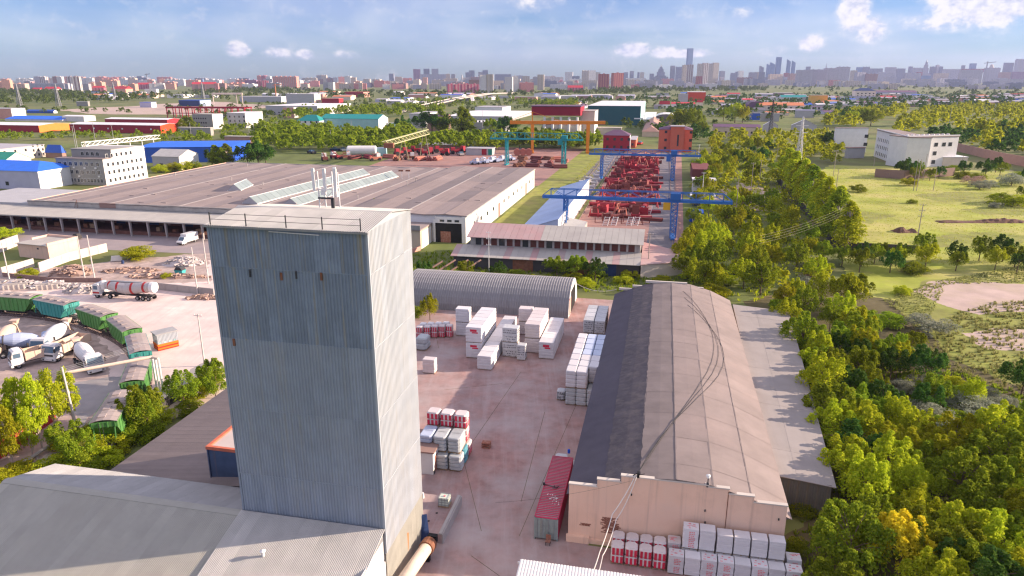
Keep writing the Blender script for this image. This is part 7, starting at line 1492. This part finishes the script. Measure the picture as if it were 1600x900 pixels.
def crown_clumps(rng, kind, n):
    out = []
    for i in range(n):
        if kind == 'poplar':
            z = rng.uniform(.12, 1.0); r = .15 * math.sin(math.pi * min(1, (z + .12) / 1.12) ** .8) + .02; a = rng.uniform(0, 6.28); q_ = r * math.sqrt(rng.uniform(0, 1)); out.append((q_ * math.cos(a), q_ * math.sin(a), z * .97, .075 * (1.15 - .6 * z)))
        elif kind == 'upright':
            z = rng.uniform(.3, .98); r = .26 * math.sin(math.pi * ((z - .2) / .85) ** .8) + .02; a = rng.uniform(0, 6.28); q_ = r * math.sqrt(rng.uniform(.1, 1)); out.append((q_ * math.cos(a), q_ * math.sin(a), z, rng.uniform(.06, .10)))
        elif kind == 'bush':
            a = rng.uniform(0, 6.28); q_ = .5 * math.sqrt(rng.uniform(0, 1)); z = rng.uniform(.15, .8) * (1 - q_ * .9); out.append((q_ * math.cos(a), q_ * math.sin(a), z, rng.uniform(.12, .22)))
        elif i % 4 == 3:                                 # low inner mass
            a = rng.uniform(0, 6.28); q_ = .33 * math.sqrt(rng.uniform(0, 1)); out.append((q_ * math.cos(a), q_ * math.sin(a), rng.uniform(.28, .6), rng.uniform(.09, .15)))
        elif i % 4 == 0:                                 # an upright shoot of three clumps, tapering to a ragged tip
            a = rng.uniform(0, 6.28); q_ = .40 * math.sqrt(rng.uniform(0, 1)); zt = (1.0 - 1.9 * q_ * q_) * rng.uniform(.84, 1.04); x, y = q_ * math.cos(a), q_ * math.sin(a)
            for f, r in ((1.0, .045), (.9, .07), (.76, .10)): out.append((x * (1.1 - .1 * f), y * (1.1 - .1 * f), zt * f - .02, r * rng.uniform(.8, 1.25)))
    return out
def trunk_mb(rng, kind, clumps, H_=1.0):
    mb = MB(); top = .9 if kind in ('poplar', 'upright') else .55 if kind == 'tree' else .3
    pts = [(0, 0, -.01), (rng.uniform(-.01, .01), rng.uniform(-.01, .01), top * .4), (rng.uniform(-.03, .03), rng.uniform(-.03, .03), top)]
    mb.tube(pts, [.022, .016, .006] if kind != 'poplar' else [.016, .012, .003], 7)
    for c in clumps[::max(1, len(clumps) // 11)]: z0 = max(.1, min(top * .9, c[2] - .22)); mb.tube([(0, 0, z0), (c[0] * .5, c[1] * .5, (z0 + c[2]) / 2 + .02), c[:3]], [.009, .006, .002], 4)
    return mb
PROT = {}
def tree_proto(key, kind, leaf, bark, seed, ncl, per, size):
    rng = np.random.default_rng(seed); cl = crown_clumps(rng, kind, ncl); V, Fq = leafcloud(rng, cl, per, size, flat={'poplar': 1.5, 'tree': 1.15, 'upright': 1.2}.get(kind, .9))
    PROT[key] = (quadmesh('crown', V, Fq, leaf), trunk_mb(rng, kind, cl).mesh('trunk', bark))
for s in range(3):
    tree_proto(('green', s), 'tree', 'leaf_green', 'bark', 10 + s, 76, 95, .030); tree_proto(('bright', s), 'tree', 'leaf_bright', 'bark', 20 + s, 76, 95, .030); tree_proto(('dark', s), 'tree', 'leaf_dark', 'bark', 30 + s, 60, 80, .036)
    tree_proto(('silver', s), 'bush', 'leaf_silver', 'bark', 40 + s, 38, 130, .036); tree_proto(('bush', s), 'bush', 'leaf_bright', 'bark', 50 + s, 40, 150, .042); tree_proto(('poplar', s), 'poplar', 'leaf_green', 'bark_pale', 60 + s, 70, 70, .026)
    tree_proto(('yellow', s), 'tree', 'leaf_yellow', 'bark', 70 + s, 76, 95, .030); tree_proto(('gbush', s), 'bush', 'leaf_green', 'bark', 80 + s, 40, 140, .042); tree_proto(('bpoplar', s), 'poplar', 'leaf_bright', 'bark_pale', 90 + s, 70, 80, .026); tree_proto(('upright', s), 'upright', 'leaf_bright', 'bark_pale', 110 + s, 60, 100, .030); tree_proto(('pink', s), 'bush', 'leaf_pink', 'bark', 100 + s, 30, 90, .036)
NT = [0]; rt = random.Random(77)
KN = {'green': 'green leafy tree', 'bright': 'sunlit yellow-green tree', 'dark': 'dark green tree', 'silver': 'silvery grey-green bush', 'bush': 'bright yellow-green bush', 'poplar': 'slender green poplar', 'yellow': 'golden yellow tree', 'gbush': 'round green bush', 'bpoplar': 'sunlit poplar', 'pink': 'dry pinkish bush', 'upright': 'upright young poplar'}
def plant(kind, x, y, h, where, wide=1.0, group=None, z=0.0):
    cr, tr_ = PROT[(kind, rt.randrange(3))]; nm = 'bush' if kind in ('silver', 'bush', 'gbush', 'pink') else 'poplar_tree' if 'poplar' in kind or kind == 'upright' else 'tree'
    t = thing(nm, KN[kind] + ' ' + where, 'bush' if nm == 'bush' else 'tree', (x, y, z), rt.uniform(0, 6.28), group or ('trees ' + where))
    w = h * wide; t.scale = (w, w * rt.uniform(.9, 1.1), h); ob('crown', cr, t); ob('trunk', tr_, t); NT[0] += 1; return t
def inpoly(u, v, P):
    c = False; j = len(P) - 1
    for i in range(len(P)):
        if (P[i][1] > v) != (P[j][1] > v) and u < (P[j][0] - P[i][0]) * (v - P[i][1]) / (P[j][1] - P[i][1]) + P[i][0]: c = not c
        j = i
    return c
def scatter(poly, n, gap, fn, seed=1, tries=40):
    """spread over the ground region whose base outline the photo shows"""
    rg_ = random.Random(seed); W = [G(u, v) for u, v in poly]; x0, x1 = min(p[0] for p in W), max(p[0] for p in W); y0, y1 = min(p[1] for p in W), max(p[1] for p in W); pts = []
    for k in range(n * tries):
        if len(pts) >= n: break
        x, y = rg_.uniform(x0, x1), rg_.uniform(y0, y1)
        if not inpoly(x, y, W): continue
        if any((x - a) ** 2 + (y - b) ** 2 < gap * gap for a, b in pts): continue
        pts.append((x, y)); fn(x, y, rg_)
    return pts
def mixp(where, kinds, h0, h1, wide=(1.0, 1.2)):
    def f(x, y, r_): k = r_.choice(kinds); hh = r_.uniform(h0, h1) * (.5 if k in ('silver', 'bush', 'gbush', 'pink') else 1); plant(k, x, y, hh, where, r_.uniform(*wide) * (1.5 if k in ('silver', 'bush', 'gbush', 'pink') else 1))
    return f
# near belt right of the barn
scatter([(1300, 770), (1285, 640), (1240, 560), (1310, 560), (1400, 660), (1500, 720), (1660, 740), (1760, 960), (1290, 985)], 48, 3.7, mixp('in the thicket right of the barn', ['green', 'bright', 'green', 'bright', 'green', 'dark', 'bright'], 5.5, 8.5), 1)
scatter([(1235, 560), (1200, 500), (1215, 475), (1290, 470), (1420, 520), (1440, 590), (1300, 575)], 20, 4.4, mixp('beside the far end of the lean-to', ['green', 'bright', 'gbush', 'green', 'bright'], 4.5, 7.5), 2)
for u, v, k, h, w in ((1400, 905, 'yellow', 7.0, 1.05), (1330, 860, 'gbush', 4.2, 1.3), (1480, 930, 'green', 7.0, 1.1), (1300, 700, 'bright', 6.5, 1.2), (1270, 595, 'bright', 5.5, 1.2), (1320, 560, 'green', 7, 1.2), (1450, 520, 'silver', 4.6, 1.6), (1505, 640, 'silver', 4.0, 1.7), (1445, 665, 'silver', 4.0, 1.6), (1550, 668, 'silver', 3.8, 1.6), (1590, 690, 'silver', 3.4, 1.5), (1480, 690, 'silver', 3.6, 1.5), (1595, 620, 'dark', 6, 1.2), (1265, 440, 'pink', 3.2, 1.2), (1270, 455, 'silver', 3.0, 1.2), (1330, 480, 'green', 7.5, 1.25), (1408, 460, 'bush', 2.6, 1.4), (1238, 860, 'gbush', 1.6, 1.6), (1250, 800, 'gbush', 1.8, 1.8), (1560, 905, 'bright', 7.0, 1.2), (1600, 860, 'bright', 6.5, 1.2), (1310, 930, 'gbush', 2.2, 1.8), (1290, 960, 'gbush', 2.4, 1.8)):
    plant(k, *G(u, v), h, {'yellow': 'at the bottom right corner', 'silver': 'at the edge of the dirt clearing', 'pink': 'beyond the barn end'}.get(k, 'at the edge of the thicket'), w)
scatter([(1330, 575), (1430, 570), (1600, 650), (1680, 735), (1500, 715), (1400, 655)], 30, 3.3, mixp('on the slope below the dirt clearing', ['silver', 'gbush', 'green', 'bright', 'silver', 'dark', 'bush'], 4.2, 6.2), 41)
# belt right of the gantry yard
scatter([(1085, 300), (1092, 250), (1120, 240), (1150, 262), (1140, 300), (1125, 340), (1170, 380), (1215, 430), (1230, 470), (1120, 470), (1070, 448), (1068, 395)], 34, 4.6, mixp('in the belt right of the blue cranes', ['bright', 'green', 'bright', 'bright', 'green', 'bush'], 5.5, 8.5), 3)
scatter([(1145, 330), (1210, 310), (1240, 380), (1300, 430), (1240, 460), (1180, 400)], 14, 6, mixp('between the crane belt and the dark fence', ['green', 'bright', 'silver', 'gbush', 'bush'], 4.5, 7), 4)
scatter([(1110, 262), (1130, 232), (1200, 228), (1240, 250), (1220, 300), (1170, 290)], 22, 7, mixp('around the pole clearing', ['green', 'bright', 'green', 'gbush', 'dark'], 5, 9), 5)
scatter([(1060, 440), (1075, 390), (1120, 350), (1180, 390), (1230, 450), (1200, 475), (1110, 472)], 26, 3.4, mixp('in the thicket beyond the far barn end', ['bright', 'green', 'bright', 'green', 'bush'], 5, 8.5), 31)
scatter([(1130, 345), (1150, 300), (1210, 300), (1240, 350), (1310, 430), (1250, 468), (1190, 400)], 22, 4.5, mixp('on the strip left of the dark fence', ['green', 'bright', 'bush', 'silver', 'gbush', 'bright'], 4.5, 7.5), 32)
# poplar row along the dark fence
for k in range(17):
    t_ = k / 16; x0, y0 = G(1226, 283); x1, y1 = G(1318, 392); plant('bpoplar' if k % 3 else 'poplar', x0 + (x1 - x0) * t_ + rt.uniform(-1, 1), y0 + (y1 - y0) * t_ + rt.uniform(-1, 1), rt.uniform(12.5, 16.5), 'in the poplar row beside the field', rt.uniform(1.3, 1.7), 'poplar row beside the field')
# bushes in front of the field
scatter([(1310, 415), (1390, 402), (1480, 405), (1620, 410), (1700, 430), (1600, 432), (1480, 428), (1330, 432)], 20, 4.5, mixp('between the field and the dirt path', ['green', 'bright', 'green', 'silver', 'gbush', 'dark'], 5, 7.5), 6)
for u, v, k, h in ((1530, 296, 'silver', 5), (1518, 288, 'pink', 6), (1545, 292, 'silver', 4), (1580, 290, 'silver', 7), (1420, 290, 'bush', 4.5), (1340, 300, 'gbush', 4), (1425, 318, 'gbush', 2.0), (1560, 318, 'bush', 5.5), (1590, 322, 'bush', 6), (1610, 318, 'green', 8), (1555, 325, 'silver', 3), (1318, 299, 'silver', 2.4)): plant(k, *G(u, v), h, 'standing in the open field', 1.5)
scatter([(1400, 274), (1490, 266), (1600, 268), (1640, 288), (1500, 282), (1410, 284)], 16, 6, mixp('in the dark hedge before the institute', ['dark', 'green', 'dark', 'gbush'], 6, 9), 7)
# shrubs behind the hangar and along the works
scatter([(648, 445), (800, 442), (905, 448), (960, 446), (1000, 440), (1060, 445), (1010, 432), (760, 432), (650, 436)], 20, 3.4, mixp('between the arched hangar and the workshop', ['gbush', 'bush', 'green', 'bush', 'dark'], 3.6, 6.0, (1.0, 1.3)), 8)
plant('bright', *G(672, 500), 5.2, 'before the hangar beside the tower', .9); plant('gbush', *G(648, 495), 3.0, 'before the hangar beside the tower', 1.2)
for u, v in ((590, 345), (605, 343), (620, 345), (628, 346)): plant('gbush', *G(u, v), 9, 'on the warehouse forecourt behind the tower', .8)
plant('bush', *G(217, 404), 4.2, 'growing on the rubble before the canopy', 1.9); plant('bush', *G(44, 432), 2.6, 'over the pale wall stub', 1.5); plant('bush', *G(10, 372), 4, 'at the left end of the canopy', 2.0); plant('bush', *G(262, 434), 1.6, 'on the rubble near the teal skip', 1.6)
# left poplars and bushes by the sheds
for u, v, h in ((8, 712, 9.5), (38, 700, 9.3), (66, 700, 9.6), (90, 682, 9.0), (116, 665, 8.0), (22, 735, 8.2), (-22, 735, 9.5), (52, 716, 6.5)): plant('upright', *G(u, v), h, 'along the red fence', .62, 'poplars along the red fence')
scatter([(70, 745), (120, 700), (165, 680), (230, 668), (215, 690), (130, 745)], 13, 2.0, mixp('beside the front shed roof', ['gbush', 'bush', 'green', 'gbush'], 4.5, 6.5), 9)
scatter([(275, 640), (335, 592), (345, 600), (345, 628), (285, 655), (230, 690), (215, 680)], 9, 2.2, mixp('between the siding and the rear shed', ['gbush', 'green', 'bush', 'gbush'], 4.0, 6.0), 10)
for u, v in ((20, 750), (5, 765), (40, 745)): plant('bush', *G(u, v), 2.5, 'at the left end of the front shed', 1.5)
# middle distance trees as individuals
for u, v, k, h in ((388, 262, 'dark', 13), (404, 262, 'dark', 14), (416, 260, 'dark', 12), (338, 260, 'poplar', 11), (348, 261, 'poplar', 10), (356, 260, 'poplar', 12), (333, 258, 'dark', 9), (272, 268, 'bush', 6), (290, 268, 'bush', 6.5), (252, 270, 'bush', 5.5), (302, 267, 'gbush', 6), (292, 205, 'poplar', 13), (300, 205, 'poplar', 12), (285, 206, 'poplar', 11), (630, 206, 'dark', 14), (660, 208, 'dark', 18), (675, 208, 'dark', 18), (690, 208, 'poplar', 20), (700, 208, 'dark', 16), (722, 210, 'poplar', 22), (729, 210, 'poplar', 20), (786, 212, 'dark', 16), (800, 212, 'dark', 15), (770, 210, 'green', 14), (1070, 205, 'green', 22), (1082, 206, 'green', 20), (1060, 204, 'bright', 18), (1148, 192, 'bright', 20), (1160, 192, 'bright', 18), (1130, 190, 'green', 16), (1100, 212, 'green', 12), (1345, 195, 'green', 18), (1320, 192, 'dark', 16), (1360, 197, 'green', 16), (1330, 196, 'bright', 14), (1294, 232, 'dark', 12), (1300, 236, 'dark', 12), (830, 232, 'bright', 13), (850, 232, 'green', 13), (812, 232, 'dark', 12), (875, 230, 'green', 12)):
    plant(k, *G(u, v), h, 'in the middle distance', 1.3 if 'poplar' not in k else 2.0)
print('individual trees', NT[0])
# ------------------------------------------------------------------ woods that read as one mass
def lowtree(seed, m):
    rng = np.random.default_rng(seed); cl = crown_clumps(rng, 'tree', 16); cl = [(c[0], c[1], c[2] * .95, c[3] * 1.35) for c in cl]; return leafcloud(rng, cl, 11, .13)
LT = [lowtree(s, '') for s in range(6)]
def wood(name, label, regions, m, seed):
    rg_ = np.random.default_rng(seed); VS = []; k = 0
    for poly, n, h0, h1 in regions:
        W = [G(u, v) for u, v in poly]; x0, x1 = min(p[0] for p in W), max(p[0] for p in W); y0, y1 = min(p[1] for p in W), max(p[1] for p in W); c = 0
        for _ in range(n * 40):
            if c >= n: break
            x, y = rg_.uniform(x0, x1), rg_.uniform(y0, y1)
            if not inpoly(x, y, W): continue
            V, _f = LT[rg_.integers(6)]; h = rg_.uniform(h0, h1); a = rg_.uniform(0, 6.28); ca, sa = math.cos(a), math.sin(a); w = h * rg_.uniform(1.0, 1.5)
            VS.append(np.stack([(V[:, 0] * ca - V[:, 1] * sa) * w + x, (V[:, 0] * sa + V[:, 1] * ca) * w + y, V[:, 2] * h], 1)); c += 1
    V = np.concatenate(VS); o = ob(name, quadmesh(name, V, np.arange(len(V)).reshape(-1, 4), m)); o['kind'] = 'stuff'; o['label'] = label; o['category'] = 'trees'; return o
wood('far_wood', 'wide belt of distant woodland below the city', [
  ([(-60, 167), (-60, 142), (60, 143), (150, 147), (230, 150), (260, 158), (120, 164)], 520, 9, 15), ([(200, 152), (420, 142), (620, 144), (800, 146), (1000, 142), (1200, 137), (1200, 143), (800, 152), (560, 156), (330, 160)], 520, 9, 16),
  ([(260, 146), (400, 138), (480, 140), (400, 148)], 120, 10, 16), ([(850, 150), (1000, 138), (1100, 136), (1180, 140), (900, 152)], 160, 12, 18), ([(1150, 140), (1400, 132), (1600, 134), (1640, 150), (1300, 150)], 170, 10, 16)], 'leaf_far', 1)
wood('far_wood', 'loose trees and hedges of the middle-left plain', [
  ([(-40, 222), (300, 218), (300, 210), (120, 213), (-40, 212)], 80, 4, 6), ([(120, 230), (330, 218), (420, 212), (420, 220), (200, 228)], 60, 4, 7), ([(395, 222), (470, 212), (640, 210), (640, 236), (440, 238), (400, 232)], 120, 7, 12), ([(440, 186), (470, 178), (600, 172), (690, 174), (690, 182), (610, 184), (470, 192)], 90, 9, 14), ([(620, 232), (740, 220), (800, 222), (930, 228), (930, 238), (740, 230), (640, 240)], 90, 7, 12), ([(400, 205), (470, 200), (470, 212), (400, 218)], 30, 8, 12), ([(620, 168), (700, 170), (900, 160), (900, 170), (780, 164), (640, 176)], 140, 7, 11), ([(290, 206), (300, 190), (430, 190), (440, 206), (300, 216)], 60, 5, 8), ([(400, 210), (640, 206), (660, 228), (560, 240), (400, 238)], 100, 7, 12), ([(690, 226), (930, 214), (935, 232), (700, 238)], 60, 7, 12), ([(560, 160), (800, 156), (840, 160), (700, 166)], 60, 7, 11)], 'leaf_green', 2)
wood('right_wood', 'dense sunlit wood filling the upper right', [
  ([(1395, 225), (1400, 190), (1500, 168), (1660, 172), (1700, 262), (1600, 258), (1520, 236), (1500, 210), (1440, 206)], 210, 9, 15), ([(1280, 200), (1330, 178), (1420, 170), (1400, 190), (1330, 202)], 80, 9, 14), ([(1100, 300), (1110, 240), (1300, 240), (1330, 258), (1240, 262), (1215, 300), (1160, 330)], 80, 4, 7), ([(1130, 430), (1130, 340), (1180, 320), (1215, 300), (1240, 330), (1300, 400), (1320, 430), (1240, 470)], 90, 2.5, 5), ([(1100, 235), (1120, 215), (1300, 214), (1320, 240), (1300, 262), (1250, 240)], 90, 6, 10)], 'leaf_bright', 3)
wood('far_wood', 'green trees filling the plain between the far roofs', [
  ([(-60, 178), (-60, 170), (200, 172), (430, 162), (640, 158), (860, 156), (860, 172), (640, 186), (470, 200), (400, 186), (200, 182)], 300, 5, 9), ([(860, 206), (860, 160), (1000, 150), (1640, 146), (1640, 172), (1330, 176), (1100, 205), (1000, 210)], 420, 6, 11)], 'leaf_far', 5)
wood('right_wood', 'darker trees scattered through the right-hand plain', [
  ([(1010, 180), (1120, 160), (1340, 160), (1600, 156), (1640, 172), (1400, 178), (1200, 190)], 260, 7, 12), ([(820, 165), (1000, 152), (1300, 148), (1640, 146), (1640, 160), (1300, 162), (1000, 170)], 300, 7, 12), ([(1420, 215), (1600, 200), (1680, 240), (1560, 244)], 60, 8, 12), ([(1010, 208), (1100, 200), (1110, 225), (1090, 232)], 24, 7, 11)], 'leaf_dark', 4)
# ------------------------------------------------------------------ grass tufts and weeds
def tufts(name, label, poly, n, h0, h1, m, seed, blades=14):
    rg_ = np.random.default_rng(seed); W = [G(u, v) for u, v in poly]; x0, x1 = min(p[0] for p in W), max(p[0] for p in W); y0, y1 = min(p[1] for p in W), max(p[1] for p in W); P = []
    while len(P) < n:
        x, y = rg_.uniform(x0, x1), rg_.uniform(y0, y1)
        if inpoly(x, y, W): P.append((x, y))
    P = np.repeat(np.array(P), blades, 0); k = len(P); h = rg_.uniform(h0, h1, n).repeat(blades) * rg_.uniform(.5, 1, k); a = rg_.uniform(0, 6.28, k); r_ = rg_.uniform(0, .8, k) * h; bx, by = P[:, 0] + np.cos(a) * r_ * .7, P[:, 1] + np.sin(a) * r_ * .7; tx, ty = P[:, 0] + np.cos(a) * r_ * 1.4, P[:, 1] + np.sin(a) * r_ * 1.4; w = .05 + .05 * h; z = np.zeros(k); px_, py_ = -np.sin(a) * w, np.cos(a) * w
    V = np.stack([np.stack([bx - px_, by - py_, z], 1), np.stack([bx + px_, by + py_, z], 1), np.stack([tx + px_ * .5, ty + py_ * .5, h], 1), np.stack([tx - px_ * .5, ty - py_ * .5, h], 1)], 1).reshape(-1, 3)
    o = ob(name, quadmesh(name, V, np.arange(len(V)).reshape(-1, 4), m)); o['kind'] = 'stuff'; o['label'] = label; o['category'] = 'grass'
tufts('grass', 'rough yellow-green grass of the field', [(1240, 300), (1300, 262), (1420, 264), (1620, 274), (1660, 300), (1660, 410), (1480, 415), (1330, 392)], 9000, .1, .34, 'grass_blade', 1, 7)
tufts('weeds', 'low weeds on the dirt clearing', [(1490, 490), (1560, 470), (1680, 480), (1700, 600), (1590, 620), (1500, 590), (1440, 560)], 1100, .2, .7, 'weed', 2, 18)
tufts('weeds', 'dry tufts along the dirt path', [(1380, 470), (1460, 440), (1660, 405), (1680, 440), (1480, 445), (1440, 520)], 1300, .15, .5, 'weed', 3, 12)
tufts('undergrowth', 'dark undergrowth between the thicket trees', [(1230, 960), (1245, 800), (1290, 760), (1240, 560), (1440, 560), (1660, 640), (1760, 980)], 2600, .25, .7, 'leaf_green', 4, 14)
tufts('grass', 'rough grass along the works road', [(862, 330), (880, 300), (925, 250), (945, 250), (900, 330)], 700, .2, .5, 'grass_blade', 5, 8)
tufts('undergrowth', 'undergrowth of the crane belt', [(1070, 460), (1090, 250), (1150, 240), (1240, 300), (1300, 430), (1230, 480)], 2200, .4, 1.2, 'leaf_bright', 6, 10)
tufts('grass', 'grass behind the hangar', [(640, 450), (640, 400), (720, 390), (1060, 435), (1060, 460)], 1500, .3, .9, 'leaf_green', 7, 10)
# ------------------------------------------------------------------ haze
hz = MB().box(-14050, 14050, -13950, 14050, -1.5, 420).build('haze', 'white_paint'); hz['kind'] = 'stuff'; hz['label'] = 'pale blue haze over the whole plain'
vm = bpy.data.materials.new('haze'); vm.use_nodes = True; vm.node_tree.nodes.clear()
vo = vm.node_tree.nodes.new('ShaderNodeOutputMaterial'); pv = vm.node_tree.nodes.new('ShaderNodeVolumePrincipled')
pv.inputs['Color'].default_value = (.56, .62, 1.0, 1); pv.inputs['Density'].default_value = HAZE; pv.inputs['Anisotropy'].default_value = .2
vm.node_tree.links.new(pv.outputs[0], vo.inputs['Volume']); hz.data.materials.clear(); hz.data.materials.append(vm)
# ------------------------------------------------------------------ labels: number alike things from the left
bpy.context.view_layer.update()
ORD = ['first', 'second', 'third', 'fourth', 'fifth', 'sixth', 'seventh', 'eighth', 'ninth', 'tenth', 'eleventh', 'twelfth']
from collections import defaultdict
bylab = defaultdict(list)
for o in LABELLED:
    if o.parent is None and not o.get('nonum'): bylab[o['label']].append(o)
for lab, os_ in bylab.items():
    if len(os_) < 2: continue
    if len(os_) > 40: continue
    os_.sort(key=lambda o: pix(o.location.x, max(1, o.location.y), o.location.z)[0])
    for i, o in enumerate(os_):
        n_ = len(os_)
        w = 'leftmost' if i == 0 else 'rightmost' if i == n_ - 1 else (ORD[i] if i < 12 else str(i + 1) + ('st' if (i+1) % 10 == 1 else 'nd' if (i+1) % 10 == 2 else 'rd' if (i+1) % 10 == 3 else 'th')) + ' from left'
        o['label'] = lab + ', ' + w
